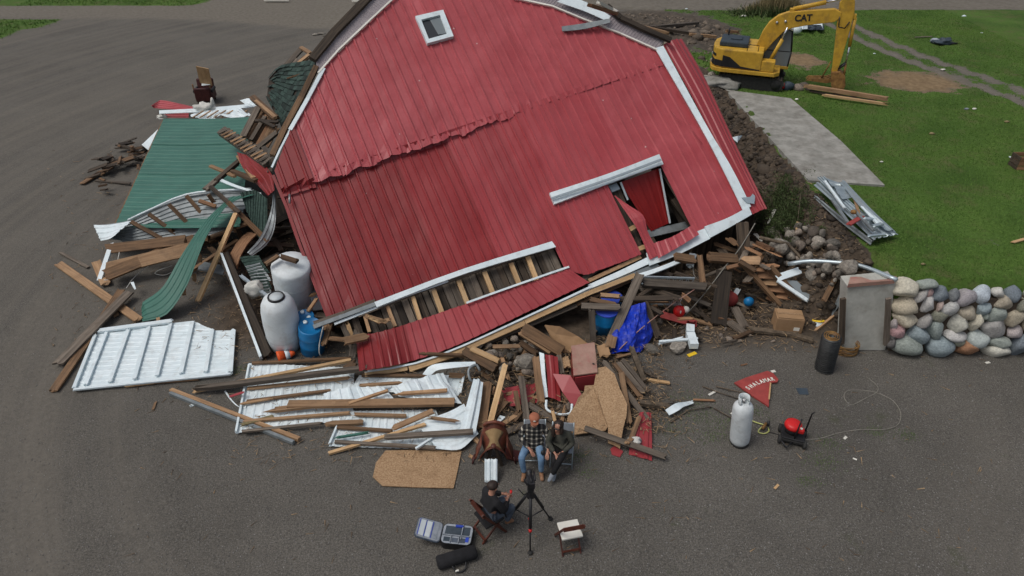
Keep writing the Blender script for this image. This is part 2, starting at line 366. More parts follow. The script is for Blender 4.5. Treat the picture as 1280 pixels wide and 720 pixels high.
def box(name, c, s, m, parent=None, R=None, bev=.0, world=False, **k):
    """box in its parent's own space"""
    b = bmesh.new(); bmesh.ops.create_cube(b, size=1.0); bmesh.ops.scale(b, vec=s, verts=b.verts)
    if bev: bmesh.ops.bevel(b, geom=list(b.edges), offset=bev, segments=2, profile=.5, affect='EDGES')
    me = bpy.data.meshes.new(name); b.to_mesh(me); b.free()
    M4 = Matrix.Translation(c) @ (R.to_4x4() if R else Matrix.Identity(4))
    return tag(mo(name, me, m, parent, M4, False, world), **k)
def prism(name, prof, y0, y1, m, parent, bev=0.0, taper=None, **k):
    """side outline (x,z) extruded across y, in the parent's own space"""
    n = len(prof); V = [(x, y0, z) for x, z in prof]+[(x, y1, z) for x, z in prof]
    F = [tuple(range(n)), tuple(range(2*n-1, n-1, -1))]+[(i, i+n, (i+1) % n+n, (i+1) % n) for i in range(n)]
    me = bpy.data.meshes.new(name); me.from_pydata(V, [], F); b = bmesh.new(); b.from_mesh(me); bmesh.ops.recalc_face_normals(b, faces=b.faces)
    if bev: bmesh.ops.bevel(b, geom=list(b.edges), offset=bev, segments=2, profile=.5, affect='EDGES')
    b.to_mesh(me); b.free(); return tag(mo(name, me, m, parent, Matrix.Identity(4), False, False), **k)
def rod(name, a, b, r, m, parent, n=8, **k):
    return tube(name, [a, b], r, m, parent, n, True, None, False, **k)
def skin(name, J, E, m, parent, sub=2, root=0, world=False):
    """J: list of (x,y,z,r[,r2])"""
    me = bpy.data.meshes.new(name); me.from_pydata([j[:3] for j in J], E, []); me.materials.append(m)
    o = bpy.data.objects.new(name, me); COL.objects.link(o); o.parent = parent
    md = o.modifiers.new('skin', 'SKIN'); md.use_smooth_shade = True; md.branch_smoothing = .6
    for i, j in enumerate(J): me.skin_vertices[0].data[i].radius = (j[3], j[4] if len(j) > 4 else j[3])
    me.skin_vertices[0].data[root].use_root = True
    s = o.modifiers.new('sub', 'SUBSURF'); s.levels = sub; s.render_levels = sub
    return o
def blob(name, c, s, m, parent, sub=2, R=None, world=False, nz=0.0, **k):
    b = bmesh.new(); bmesh.ops.create_icosphere(b, subdivisions=sub, radius=1.0)
    for v in b.verts:
        if nz: v.co *= 1+nz*mnoise.noise(v.co*1.7+Vector(c)*3)
        v.co = Vector((v.co.x*s[0], v.co.y*s[1], v.co.z*s[2]))
    me = bpy.data.meshes.new(name); b.to_mesh(me); b.free()
    return tag(mo(name, me, m, parent, Matrix.Translation(c) @ (R.to_4x4() if R else Matrix.Identity(4)), True, world), **k)
def text(name, s, size, m, parent, M4, ext=.004, world=False, bold=0.0):
    c = bpy.data.curves.new(name, 'FONT'); c.body = s; c.size = size; c.extrude = ext; c.offset = bold; c.align_x = 'CENTER'; c.align_y = 'CENTER'
    t = bpy.data.objects.new(name, c); COL.objects.link(t); me = bpy.data.meshes.new_from_object(t); bpy.data.objects.remove(t)
    return mo(name, me, m, parent, M4, False, world)
# ================================================================== TERRAIN
def fbm(x, y, s=1.0, o=4):
    r = 0; a = 1; q = 0
    for i in range(o):
        f = s*2**i
        r = r + a*(np.sin(x*f*1.3+2.1*i+np.sin(y*f*1.7+i)*1.3)*np.sin(y*f*1.1-1.3*i+np.sin(x*f*.9+2*i)*1.7)); q += a; a *= .55
    return r/q
def axis(lo, hi, d1, d0, far):
    a = list(np.arange(lo, hi+1e-6, d1)); s = d1*2; p = hi
    while p < far: p += s; a.append(p); s *= d0
    s = d1*2; p = lo; b = []
    while p > -far: p -= s; b.append(p); s *= d0
    return np.array(b[::-1]+a)
XS = axis(-13, 16, .13, 1.055, 900); YS = axis(4.5, 42, .15, 1.06, 900)
X, Y = np.meshgrid(XS, YS, indexing='ij')
def pdist(px, pts):
    pts = [p for p in pts]; d = np.full(X.shape, 1e9); sg = np.zeros(X.shape)
    for a, b in zip(pts[:-1], pts[1:]):
        ax, ay, bx, by = a.x, a.y, b.x, b.y; L2 = (bx-ax)**2+(by-ay)**2
        t = np.clip(((X-ax)*(bx-ax)+(Y-ay)*(by-ay))/L2, 0, 1); qx = ax+t*(bx-ax); qy = ay+t*(by-ay)
        dd = np.hypot(X-qx, Y-qy); s = np.sign((bx-ax)*(Y-ay)-(by-ay)*(X-ax)); sg = np.where(dd < d, s, sg); d = np.minimum(d, dd)
    return d, sg
def ell(px, py, rx, ry, z=1.9):
    c = G(px, py, z); e = G(px+rx, py, z); f = G(px, py-ry, z)
    return np.hypot((X-c.x)/abs(e.x-c.x), (Y-c.y)/abs(f.y-c.y))
HH = hgt(X, Y)
nz1 = fbm(X, Y, .8); nz2 = fbm(X+40, Y-9, 2.3); nz3 = fbm(X-3, Y+7, 6.0, 3)
bank = ((X > 5.6) & (X < 9.0) & (Y > 13.2) & (Y < 30)).astype(float)
edge = 8.35+(27-Y)*.045+.10*nz2
Wl = nz1*.35+nz2*.15
# grass: upper level right of the bank, short of the road
grass = ss(0, .25, X-edge+.05)*ss(13.08, 13.16, Y)
gfar = ss(29, 30.5, Y+Wl)*ss(-.4, .4, X-(5.2+.2*(Y-30))+Wl*2)
grass = np.where(Y < 29.5, grass, np.maximum(gfar*(X > -2), grass*(X > 6)))
lanep = [GT(*q) for q in ((1025, 8), (1052, 30), (1085, 47), (1120, 62), (1160, 78), (1200, 92), (1240, 106), (1290, 124), (1400, 165))]
dl, sg = pdist(None, lanep)
rut = np.maximum(1-np.abs(dl*sg-.62)/.38, 1-np.abs(dl*sg+.62)/.38); rut = np.clip(rut*1.6+.25*nz3, 0, 1); rut = np.maximum(rut, np.clip(.55-(dl/1.1)**2, 0, 1)*.8)
yb = 46+(39.9-46)*ss(-25, 3, X)
road = ss(-.3, .3, Y-yb+Wl)
grass = grass*(1-road)*(1-rut*.95)
leftg = (ss(-.5, .5, -29.6-X+(Y-43)*.3+Wl*2)*ss(40.2, 41.5, Y+Wl)*(1-ss(45.6, 46.1, Y+.3*Wl)))
backg = ss(49.3, 49.9, Y+.4*Wl)*ss(-1, 1, -21.5-X+Wl*3)
farg = ss(62, 64, Y)
grass = np.maximum(np.maximum(grass, leftg), np.maximum(backg, farg))
rightfront = 0
pd = 1-ss(.45, 1.25, ell(1145, 102, 66, 16)+.35*nz2+.2*nz3); pd = np.maximum(pd, 1-ss(.4, 1.25, ell(1000, 75, 30, 12)+.4*nz2+.2*nz3))
mound = 1-ss(.8, 1.15, ell(835, 38, 88, 26)+.25*nz2+.1*nz3)
thin = ss(.25, .8, nz1*.6+nz2*.5)*.6
grass = np.clip(grass*(1-pd)*(1-mound), 0, 1)
earth = np.clip(ss(0, .25, X-5.9+.3*nz2)*(1-ss(0, .25, X-edge))*ss(13.4, 14.2, Y+.5*nz2)*(1-ss(29, 31, Y)) + mound*.7 + 1.0*ss(12.6, 14.0, Y+.3*nz2)*(1-ss(21, 23, Y))*ss(-8.6, -7.4, X+.4*nz1)*(1-ss(8.6, 8.8, X)), 0, 1)  # besides bank and mound, barn shade painted as dark earth below it
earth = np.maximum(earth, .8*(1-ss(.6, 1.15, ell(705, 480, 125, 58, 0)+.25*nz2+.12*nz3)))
earth = np.maximum(earth, .7*(1-ss(.8, 1.2, ell(960, 104, 50, 12)+.3*nz2)))
Zt = HH + .018*nz2+.010*nz3+.03*nz1*ss(3, 8, np.hypot(X, Y-20)/3)
bk = np.clip(ss(0, .4, X-5.9)*(1-ss(0, .12, X-8.75))*ss(13.6, 14.6, Y)*(1-ss(28, 30, Y)), 0, 1)
Zt += bk*(.16*nz3+.14*nz2+.10*fbm(X*1.7+5, Y*1.7, 9, 3))+mound*(.10*nz3+.08*nz2) - .05*rut
nx, ny = X.shape
V = np.stack([X, Y, Zt], -1).reshape(-1, 3)
idx = np.arange(nx*ny).reshape(nx, ny)
F = np.stack([idx[:-1, :-1], idx[1:, :-1], idx[1:, 1:], idx[:-1, 1:]], -1).reshape(-1, 4)
def ground_mat():
    m = bpy.data.materials.new('ground_cover'); m.use_nodes = True; n = m.node_tree; L = n.links.new; b = n.nodes['Principled BSDF']
    def N(t, **k):
        o = n.nodes.new(t)
        for a, v in k.items(): setattr(o, a, v)
        return o
    tc = N('ShaderNodeTexCoord')
    def noise(s, d=6, vec=None, r=.6):
        o = N('ShaderNodeTexNoise'); o.inputs['Scale'].default_value = s; o.inputs['Detail'].default_value = d; o.inputs['Roughness'].default_value = r
        L(vec or tc.outputs['Object'], o.inputs['Vector']); return o.outputs['Fac']
    def ramp(f, a, b_, c1=(0, 0, 0), c2=(1, 1, 1)):
        o = N('ShaderNodeValToRGB'); o.color_ramp.elements[0].position = a; o.color_ramp.elements[1].position = b_
        o.color_ramp.elements[0].color = (*c1, 1); o.color_ramp.elements[1].color = (*c2, 1); L(f, o.inputs[0]); return o.outputs[0]
    def mix(f, a, b_, bt='MIX'):
        o = N('ShaderNodeMixRGB', blend_type=bt)
        for i, v in ((0, f), (1, a), (2, b_)):
            if isinstance(v, (int, float)): o.inputs[i].default_value = v if i == 0 else (v, v, v, 1)
            elif isinstance(v, tuple): o.inputs[i].default_value = (*v, 1)
            else: L(v, o.inputs[i])
        return o.outputs[0]
    def attr(s): o = N('ShaderNodeAttribute', attribute_name=s); return o
    pol = attr('polar').outputs['Vector']
    st1 = noise(1.0, 5, pol, .6); st2 = noise(2.6, 6, pol, .7)
    grav = mix(ramp(noise(.35, 4), .35, .65), (.070, .065, .057), (.095, .088, .077))
    grav = mix(ramp(noise(34, 4, None, .75), .40, .66), mix(1.0, grav, (.72, .72, .72), 'MULTIPLY'), mix(1.0, grav, (2.0, 2.0, 1.97), 'MULTIPLY'))
    spk = N('ShaderNodeTexVoronoi'); spk.inputs['Scale'].default_value = 28; L(tc.outputs['Object'], spk.inputs['Vector'])
    sp = ramp(spk.outputs['Distance'], .10, .20, (1, 1, 1), (0, 0, 0)); spr = mix(ramp(spk.outputs['Color'], .70, .78), 0.0, sp)
    grav = mix(mix(ramp(noise(.6, 3), .3, .6), (.15, .15, .15), spr, 'MULTIPLY') if False else spr, grav, (.30, .295, .28))
    dust = mix(ramp(noise(9, 4), .35, .7), (.122, .110, .092), (.165, .148, .122))
    f = mix(1.0, ramp(st1, .34, .74), attr('dusty').outputs['Fac'], 'MULTIPLY')
    c = mix(f, grav, dust)
    trk = mix(1.0, ramp(noise(6.0, 6, pol, .7), .50, .66), attr('dusty').outputs['Fac'], 'MULTIPLY'); c = mix(mix(1.0, trk, (.3, .3, .3), 'MULTIPLY'), c, (.165, .148, .125))
    c = mix(ramp(noise(70, 2), .62, .72), c, (.21, .205, .195))
    darkst = mix(1.0, ramp(st2, .60, .70), attr('dusty').outputs['Fac'], 'MULTIPLY')
    c = mix(mix(1.0, darkst, (.18, .18, .18), 'MULTIPLY'), c, (.047, .044, .040))
    moss = mix(1.0, ramp(noise(.9, 7, None, .75), .60, .70), attr('mossy').outputs['Fac'], 'MULTIPLY')
    c = mix(mix(1.0, moss, (.55, .55, .55), 'MULTIPLY'), c, (.05, .062, .022))
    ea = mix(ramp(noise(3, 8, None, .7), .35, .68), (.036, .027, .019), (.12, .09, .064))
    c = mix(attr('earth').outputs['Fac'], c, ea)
    pt = mix(ramp(noise(6, 6), .35, .65), (.17, .115, .062), (.26, .185, .105)); c = mix(attr('patch').outputs['Fac'], c, pt)
    rt = mix(ramp(noise(5, 5), .35, .65), (.135, .12, .095), (.19, .17, .14)); c = mix(attr('roadm').outputs['Fac'], c, rt)
    g = mix(ramp(noise(.45, 5), .35, .65), (.058, .116, .020), (.098, .178, .034))
    g = mix(mix(1.0, ramp(noise(.22, 4, None, .55), .45, .7), (.7, .7, .7), 'MULTIPLY'), g, (.105, .175, .030)); g = mix(ramp(noise(12, 4), .35, .7), mix(1.0, g, (.6, .62, .55), 'MULTIPLY'), g)
    g = mix(mix(1.0, ramp(noise(1.4, 6, None, .7), .50, .72), (.8, .8, .8), 'MULTIPLY'), g, (.11, .105, .045))
    gm = N('ShaderNodeMath', operation='ADD'); L(attr('grassm').outputs['Fac'], gm.inputs[0])
    ng = N('ShaderNodeMath', operation='MULTIPLY_ADD'); L(noise(7, 5), ng.inputs[0]); ng.inputs[1].default_value = .9; ng.inputs[2].default_value = -.45; L(ng.outputs[0], gm.inputs[1])
    c = mix(ramp(gm.outputs[0], .42, .58), c, g)
    L(c, b.inputs['Base Color']); b.inputs['Roughness'].default_value = .92; b.inputs['Specular IOR Level'].default_value = .2
    bp = N('ShaderNodeBump'); bp.inputs['Strength'].default_value = .55; bp.inputs['Distance'].default_value = .03
    bh = mix(.5, noise(22, 6, None, .75), noise(4, 5)); L(bh, bp.inputs['Height']); L(bp.outputs[0], b.inputs['Normal'])
    return m
me = fast('ground', V, F, ground_mat(), True)
def fattr(nm, A): a = me.attributes.new(nm, 'FLOAT', 'POINT'); a.data.foreach_set('value', A.reshape(-1).astype(np.float32))
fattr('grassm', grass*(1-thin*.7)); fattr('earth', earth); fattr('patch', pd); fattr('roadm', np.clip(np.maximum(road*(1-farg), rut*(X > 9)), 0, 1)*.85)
rr = np.hypot(X-1, (Y-18)/1.25); an = np.arctan2(Y-18, -(X-1))
dusty = np.clip(ss(9.5, 13, rr+.6*nz1)*(1-ss(8, 10, X)*ss(10, 12, Y)), 0, 1)*.9+.1
fattr('dusty', dusty); fattr('mossy', ss(-3, 1, X)*(1-ss(6, 10, np.hypot((X-5)/1.6, Y-10.3))))
a = me.attributes.new('polar', 'FLOAT_VECTOR', 'POINT'); a.data.foreach_set('vector', np.stack([rr*1.6, an*.75, np.zeros_like(rr)], -1).reshape(-1).astype(np.float32))
tag(mo('ground', me, None, world=False), None, None, kind='structure')

# blades of grass over the lawn and tufts on the gravel
from numpy.random import default_rng
def samp(A, x, y):
    i = np.clip(np.searchsorted(XS, x)-1, 0, len(XS)-2); j = np.clip(np.searchsorted(YS, y)-1, 0, len(YS)-2)
    fx = (x-XS[i])/(XS[i+1]-XS[i]); fy = (y-YS[j])/(YS[j+1]-YS[j])
    return A[i, j]*(1-fx)*(1-fy)+A[i+1, j]*fx*(1-fy)+A[i, j+1]*(1-fx)*fy+A[i+1, j+1]*fx*fy
def blades(name, x, y, h, wd, m, label, cate, z=None):
    n = len(x); z = samp(Zt, x, y) if z is None else z; a = rng.uniform(0, 6.28, n); la = rng.uniform(0, 6.28, n); l = h*rng.uniform(.2, .8, n)
    dx = np.cos(a)*wd; dy = np.sin(a)*wd
    V = np.stack([np.stack([x-dx, y-dy, z-.01], -1), np.stack([x+dx, y+dy, z-.01], -1), np.stack([x+np.cos(la)*l, y+np.sin(la)*l, z+h], -1)], 1).reshape(-1, 3)
    F = np.arange(3*n).reshape(-1, 3); me = fast(name, V, F, m); o = mo(name, me, None, world=False); return tag(o, label, cate, kind='stuff')
def gm2():
    m = bpy.data.materials.new('grass_blades'); m.use_nodes = True; n = m.node_tree; L = n.links.new; b = n.nodes['Principled BSDF']
    g = n.nodes.new('ShaderNodeNewGeometry'); nz = n.nodes.new('ShaderNodeTexNoise'); nz.inputs['Scale'].default_value = .5; nz.inputs['Detail'].default_value = 5
    L(g.outputs['Position'], nz.inputs['Vector']); r = n.nodes.new('ShaderNodeValToRGB'); r.color_ramp.elements[0].position = .3; r.color_ramp.elements[1].position = .7
    r.color_ramp.elements[0].color = (.075, .15, .028, 1); r.color_ramp.elements[1].color = (.13, .22, .05, 1); L(nz.outputs['Fac'], r.inputs[0])
    ri = n.nodes.new('ShaderNodeHueSaturation'); mr = n.nodes.new('ShaderNodeMapRange'); mr.inputs[3].default_value = .8; mr.inputs[4].default_value = 1.25
    L(g.outputs['Random Per Island'], mr.inputs[0]); L(mr.outputs[0], ri.inputs['Value']); L(r.outputs[0], ri.inputs['Color']); L(ri.outputs[0], b.inputs['Base Color']); b.inputs['Roughness'].default_value = .8
    b.inputs['Specular IOR Level'].default_value = .15
    return m
GM = gm2()
n = 210000; gx = rng.uniform(8.5, 24, n); gy = 13.12+(40-13.12)*rng.uniform(0, 1, n)**1.3
k = (samp(grass*(1-thin), gx, gy) > rng.uniform(.25, 1, n)) & (gx < gy*.85+4); gx, gy = gx[k], gy[k]
blades('lawn_grass', gx, gy, rng.uniform(.015, .05, len(gx)), .008+.0003*gy, GM, 'short green mown grass on the raised lawn right of the barn', 'grass')
n = 60000; gx = rng.uniform(-34, 8.8, n); gy = rng.uniform(28, 52, n)
k = samp(grass, gx, gy) > rng.uniform(.3, 1, n); gx, gy = gx[k], gy[k]
blades('far_grass', gx, gy, rng.uniform(.04, .14, len(gx)), .03, GM, 'rough green grass along the far edges of the gravel yard', 'grass')
# weeds in the gravel near the tank
wx = []; wy = []
for px, py, s in ((890, 545, .35), (940, 515, .25), (905, 530, .3), (1035, 555, .25), (1030, 577, .3), (875, 520, .3), (725, 570, .25), (735, 590, .2), (860, 500, .4), (1135, 545, .2), (300, 462, .25), (1010, 600, .2), (1095, 540, .2), (840, 535, .3)):
    p = G(px, py); q = int(380*s/.3); wx += list(rng.normal(p.x, s*.7, q)); wy += list(rng.normal(p.y, s*.45, q))
wx = np.array(wx); wy = np.array(wy); blades('gravel_weeds', wx, wy, rng.uniform(.01, .045, len(wx)), .006, GM, 'low green weeds growing through the gravel by the gas tank', 'weeds')

# gravel chips
def ico_base():
    b = bmesh.new(); bmesh.ops.create_icosphere(b, subdivisions=1, radius=1); v = np.array([v.co[:] for v in b.verts]); f = np.array([[q.index for q in p.verts] for p in b.faces]); b.free(); return v, f
IV, IF = ico_base()
def oct_base(): return np.array([[1, 0, 0], [-1, 0, 0], [0, 1, 0], [0, -1, 0], [0, 0, 1], [0, 0, -1.]]), np.array([[0, 2, 4], [2, 1, 4], [1, 3, 4], [3, 0, 4], [2, 0, 5], [1, 2, 5], [3, 1, 5], [0, 3, 5]])
def scatter(name, P, Sz, base, m, label, cate, flat=.6, parent=None):
    bv, bf = base; n = len(P); a = rng.uniform(0, 6.28, n); c, s = np.cos(a), np.sin(a)
    sc = Sz[:, None]*rng.uniform(.6, 1.3, (n, 3)); sc[:, 2] *= flat
    q = bv[None]*(1+rng.uniform(-.25, .25, (n, len(bv), 1)))*sc[:, None, :]
    x = q[..., 0]*c[:, None]-q[..., 1]*s[:, None]; y = q[..., 0]*s[:, None]+q[..., 1]*c[:, None]
    V = np.stack([x, y, q[..., 2]], -1)+P[:, None, :]; F = (bf[None]+(np.arange(n)*len(bv))[:, None, None]).reshape(-1, 3)
    me = fast(name, V.reshape(-1, 3), F, m); o = mo(name, me, None, world=False); return tag(o, label, cate, kind='stuff')
def island_mat(name, c1, c2, rough=.9, lo=.5, hi=1.4):
    m = bpy.data.materials.new(name); m.use_nodes = True; n = m.node_tree; L = n.links.new; b = n.nodes['Principled BSDF']
    g = n.nodes.new('ShaderNodeNewGeometry'); r = n.nodes.new('ShaderNodeValToRGB'); r.color_ramp.elements[0].color = (*c1, 1); r.color_ramp.elements[1].color = (*c2, 1)
    L(g.outputs['Random Per Island'], r.inputs[0]); nz = n.nodes.new('ShaderNodeTexNoise'); nz.inputs['Scale'].default_value = 12; nz.inputs['Detail'].default_value = 5; L(g.outputs['Position'], nz.inputs['Vector'])
    mr = n.nodes.new('ShaderNodeMapRange'); mr.inputs[3].default_value = lo; mr.inputs[4].default_value = hi; L(nz.outputs['Fac'], mr.inputs[0])
    h = n.nodes.new('ShaderNodeHueSaturation'); L(mr.outputs[0], h.inputs['Value']); L(r.outputs[0], h.inputs['Color']); L(h.outputs[0], b.inputs['Base Color']); b.inputs['Roughness'].default_value = rough
    return m
n = 52000; px = rng.uniform(-40, 1320, n); py = rng.uniform(395, 740, n)
P = np.array([[q.x, q.y, q.z] for q in (G(a, b) for a, b in zip(px, py))]); P = P[(P[:, 1] < 13)]
keep = rng.uniform(0, 1, len(P)) < (.35+.65*ss(-1, 5, P[:, 0])); P = P[keep]; P[:, 2] = samp(Zt, P[:, 0], P[:, 1])+.002
scatter('gravel', P, rng.uniform(.005, .015, len(P))*rng.uniform(.6, 1.25, len(P)), oct_base(), island_mat('gravel_chips', (.10, .095, .085), (.30, .29, .27)), 'loose grey gravel chips scattered over the yard', 'gravel')

# bank of dug earth
n = 9000; cy = rng.uniform(13.7, 29, n); cx = 6.0+rng.uniform(0, 1, n)*(2.25+(27-cy)*.055); P = np.stack([cx, cy, samp(Zt, cx, cy)-.01], -1)
scatter('earth_clods', P, rng.gamma(1.3, .022, n)+.018, (IV, IF), island_mat('earth_clod', (.028, .021, .015), (.10, .075, .052)), 'dark brown clods of earth on the dug bank beside the barn', 'earth', .8)
n = 500; a = rng.uniform(0, 6.28, n); rq = rng.uniform(0, 1, n)**.5; c0 = GT(838, 38); cx = c0.x+np.cos(a)*rq*3.8; cy = c0.y+np.sin(a)*rq*4.5
scatter('spoil_clods', np.stack([cx, cy, samp(Zt, cx, cy)], -1), rng.gamma(2, .03, n)+.02, (IV, IF), island_mat('spoil_clod', (.09, .07, .05), (.20, .16, .12)), 'loose brown soil lumps on the low spoil mound behind the barn', 'soil', .7)

# ------------------------------------------------------------------ concrete slab
c = [GT(906, 114), GT(988, 125), GT(1050, 178), GT(1105, 234), GT(1010, 228), GT(955, 168)]
sl = slab('concrete_slab', [Vector((p.x, p.y, 1.9+.07)) for p in c], .32, M['concrete'], None, label='long grey concrete slab lying on the lawn edge above the bank', cat='slab')
# ================================================================== COLLAPSED BARN
barn = empty('collapsed_barn', WA, 'big collapsed red steel barn gable lying back over its own wreckage', 'barn')
GAM = [(-.07, 4.45), (.74, 5.38), (2.11, 6.97), (4.87, 8.69), (6.15, 9.25), (8.35, 7.95), (9.48, 7.2), (10.26, 6.45), (12.05, 4.75)]
gs = [ST(343, 215), ST(364, 162), ST(402, 87), ST(490, 0), ST(647, -4), ST(690, 8), ST(730, 24), ST(820, 62)]
apex = ((gs[3][0]+gs[4][0])/2-.2, gs[3][1]+.75)
GAM = gs[:4]+[apex]+gs[4:]
S0, S1 = 0.0, ST(938, 262)[0]
def top(s):
    for (a, b), (c, d) in zip(GAM[:-1], GAM[1:]):
        if a <= s <= c: return b+(d-b)*(s-a)/(c-a)
    return GAM[0][1] if s < GAM[0][0] else GAM[-1][1]
lapA = ST(391, 226); lapB = ST(640, 142); lapC = ST(820, 84)
def lap(s):
    if s < lapB[0]: return lapA[1]+(lapB[1]-lapA[1])*(s-lapA[0])/(lapB[0]-lapA[0])
    return lapB[1]+(lapC[1]-lapB[1])*(s-lapB[0])/(lapC[0]-lapB[0])
hdA = ST(692, 254); hdB = ST(829, 205); opL = ST(768, 235); opR = ST(828, 210)
TR = [ST(*p) for p in ((412, 397), (470, 379), (576, 340), (691, 305))]
def trimt(s):
    for (a, b), (c, d) in zip(TR[:-1], TR[1:]):
        if s <= c: return b+(d-b)*(s-a)/(c-a)
    return TR[-1][1]
hang = [ST(*p) for p in ((712, 338), (731, 344), (758, 335), (795, 320))]
def hangt(s):
    for (a, b), (c, d) in zip(hang[:-1], hang[1:]):
        if s <= c: return b+(d-b)*(s-a)/(c-a)
    return hang[-1][1]
botR = ST(871, 290)[1]
def bottom(s):
    if s < TR[-1][0]+.02: return trimt(s)
    if s < opL[0]-.15: return hangt(s)
    if s < opR[0]-.02: return (hdA[1]+hdB[1])/2+.1
    return botR
def off(s, t):                                             # the lower sheets have buckled inwards under the upper ones
    k = max(0, 1-max(s-4.6, 0)/2.4) if s > 4.6 else 1.0
    d = lap(s)-t
    if d < 0: return .02
    return .004-.045*k-k*.07*math.exp(-d/1.8)+.05*mnoise.noise(Vector((s*.6, t*.5, 0)))+.014*mnoise.noise(Vector((s*2.3, t*1.9, 4)))
def wallpanel(s0, s1, f0, f1, m, nr, upper, parent=barn, seed=0, name='metal_panel', lz=0.0):
    c, h = ribcols(nr, .16); c = np.array(c); nl = 16; P = []; H = []
    rs = random.Random(seed); A = []; jb = rs.uniform(-.02, .02); jt = rs.uniform(-.006, .012)
    for i, x in enumerate(c):
        s = s0+(s1-s0)*x; a = f0(s)+jb; b = f1(s); row = []; hr = []
        for j in range(nl+1):
            q = j/nl; q = q**1.0; t = a+(b-a)*q
            if upper:
                cr = math.exp(-((t-lap(s))/.16)**2) if s < 7.5 else 0
                o = .012+jt+cr*(.0+.06*mnoise.noise(Vector((s*5, t*5, seed*.1))))+.03*mnoise.noise(Vector((s*.8, t*.7, 3)))+.012*mnoise.noise(Vector((s*2.5, t*2.1, 8)))
                ss_ = s+cr*.05*mnoise.noise(Vector((s*7, 9, t*5)))
            else: o = off(s, t)+jt; ss_ = s
            row.append(tuple(W(ss_, t, o+lz))); hr.append(.034*h[i]); A.append((s+seed*.37, t, seed*1.7))
        P.append(row); H.append(hr)
    ob = sheet(name, np.array(P), m, parent, np.array(H), .004)
    at_ = ob.data.attributes.new('st', 'FLOAT_VECTOR', 'POINT'); at_.data.foreach_set('vector', np.array(A+A, np.float32).ravel()); return ob
# upper sheets
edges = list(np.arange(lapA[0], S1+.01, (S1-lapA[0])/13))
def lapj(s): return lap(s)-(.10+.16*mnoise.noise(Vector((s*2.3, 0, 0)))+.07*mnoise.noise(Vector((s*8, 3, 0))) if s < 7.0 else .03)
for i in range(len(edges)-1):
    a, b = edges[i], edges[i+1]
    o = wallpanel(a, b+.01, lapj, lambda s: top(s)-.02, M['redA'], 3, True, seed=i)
    if i == 0: o['label'] = 'pinkish red upper wall sheet with sky reflection painted in'
# lower sheets
bnd = [(S0-.02, lapA[0]), ] ; nL = 7; xs = np.linspace(lapA[0], TR[-1][0], nL+1)
rng2 = [(xs[i], xs[i+1]) for i in range(nL)]
x2 = np.linspace(TR[-1][0], opL[0]-.16, 4); rng2 += [(x2[i], x2[i+1]) for i in range(3)]
x3 = np.linspace(opL[0]-.16, opR[0]-.03, 3); rng2 += [(x3[i], x3[i+1]) for i in range(2)]
x4 = np.linspace(opR[0]-.03, S1, 3); rng2 += [(x4[i], x4[i+1]) for i in range(2)]
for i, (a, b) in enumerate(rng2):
    m = M[('redB', 'redB', 'redB', 'redBC', 'redBC', 'redC', 'redC', 'redC', 'redCA', 'redCA', 'redCA', 'redA')[min(i, 11)]]  # reds run deep to pale, painting sheet tilt and sky reflection
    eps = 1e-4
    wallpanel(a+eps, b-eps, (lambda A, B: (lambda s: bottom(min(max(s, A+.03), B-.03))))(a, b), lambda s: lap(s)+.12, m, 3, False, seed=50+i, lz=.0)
# left corner column, dark
kn = GAM[0]
def tleft(s): return min(top(s)-.02, 9)
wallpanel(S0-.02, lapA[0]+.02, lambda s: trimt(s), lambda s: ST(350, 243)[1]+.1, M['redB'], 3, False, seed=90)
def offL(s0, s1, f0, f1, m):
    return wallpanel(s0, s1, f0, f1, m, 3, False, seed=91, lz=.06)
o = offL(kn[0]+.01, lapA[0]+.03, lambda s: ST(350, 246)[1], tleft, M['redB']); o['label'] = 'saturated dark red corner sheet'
# structure behind: dark board sheathing, planks of the gable lying under the steel
def strip(s0, s1, t0, t1, o, th_, m, name, parent=barn, **k):
    return board(W(s0, t0, o), W(s1, t1, o), k.pop('w', .2), th_, m, name, parent, up=WN, **k)
gap = [ST(*p) for p in ((445, 400), (711, 312))]
sA = .45; sB = TR[-1][0]+.02; n = 30
for i in range(n):
    s = sA+(sB-sA)*(i+.5)/n
    if i < 3 and i % 2: continue
    strip(s, s+random.uniform(-.02, .02), trimt(s)+.3, -1.3+random.uniform(-.1, .1), -.19+random.uniform(-.02, .01), .03, M['grey'] if i % 3 else M['dark'], 'sheathing_board', w=(sB-sA)/n*random.uniform(.86, .97), ns=3)
for px in ((536, 0), (556, 0)): pass
for (x0, y0, x1, y1, wd, mm) in ((516, 372, 526, 400, .10, 'fresh'), (542, 364, 553, 390, .12, 'fresh'), (573, 352, 585, 379, .12, 'fresh'), (605, 341, 617, 366, .12, 'fresh'),
        (638, 330, 650, 356, .12, 'fresh'), (659, 322, 671, 349, .12, 'fresh'), (484, 383, 494, 405, .09, 'pine'), (455, 392, 462, 412, .08, 'pine')):
    a = PW(x0, y0, -.12); b = PW(x1, y1+4, -.12); board(a, b, wd, .09, M[mm], 'stud', barn, up=WN, ns=3)
# blackness and frame behind: rafters and purlins across the back
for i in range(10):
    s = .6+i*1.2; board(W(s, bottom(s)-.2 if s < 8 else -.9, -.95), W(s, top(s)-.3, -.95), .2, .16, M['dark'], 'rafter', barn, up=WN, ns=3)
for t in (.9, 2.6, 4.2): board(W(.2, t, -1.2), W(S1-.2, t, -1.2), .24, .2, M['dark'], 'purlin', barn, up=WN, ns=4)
for i in range(34):  # dark planks added behind the bottom edge to keep the cavity dark
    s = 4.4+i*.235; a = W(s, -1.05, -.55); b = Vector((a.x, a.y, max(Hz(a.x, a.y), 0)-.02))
    if a.z-b.z > .3: board(b, a, random.uniform(.19, .228), .04, M['dark'], 'shade_plank', barn, up=(-.4, -.9, 0), ns=2)
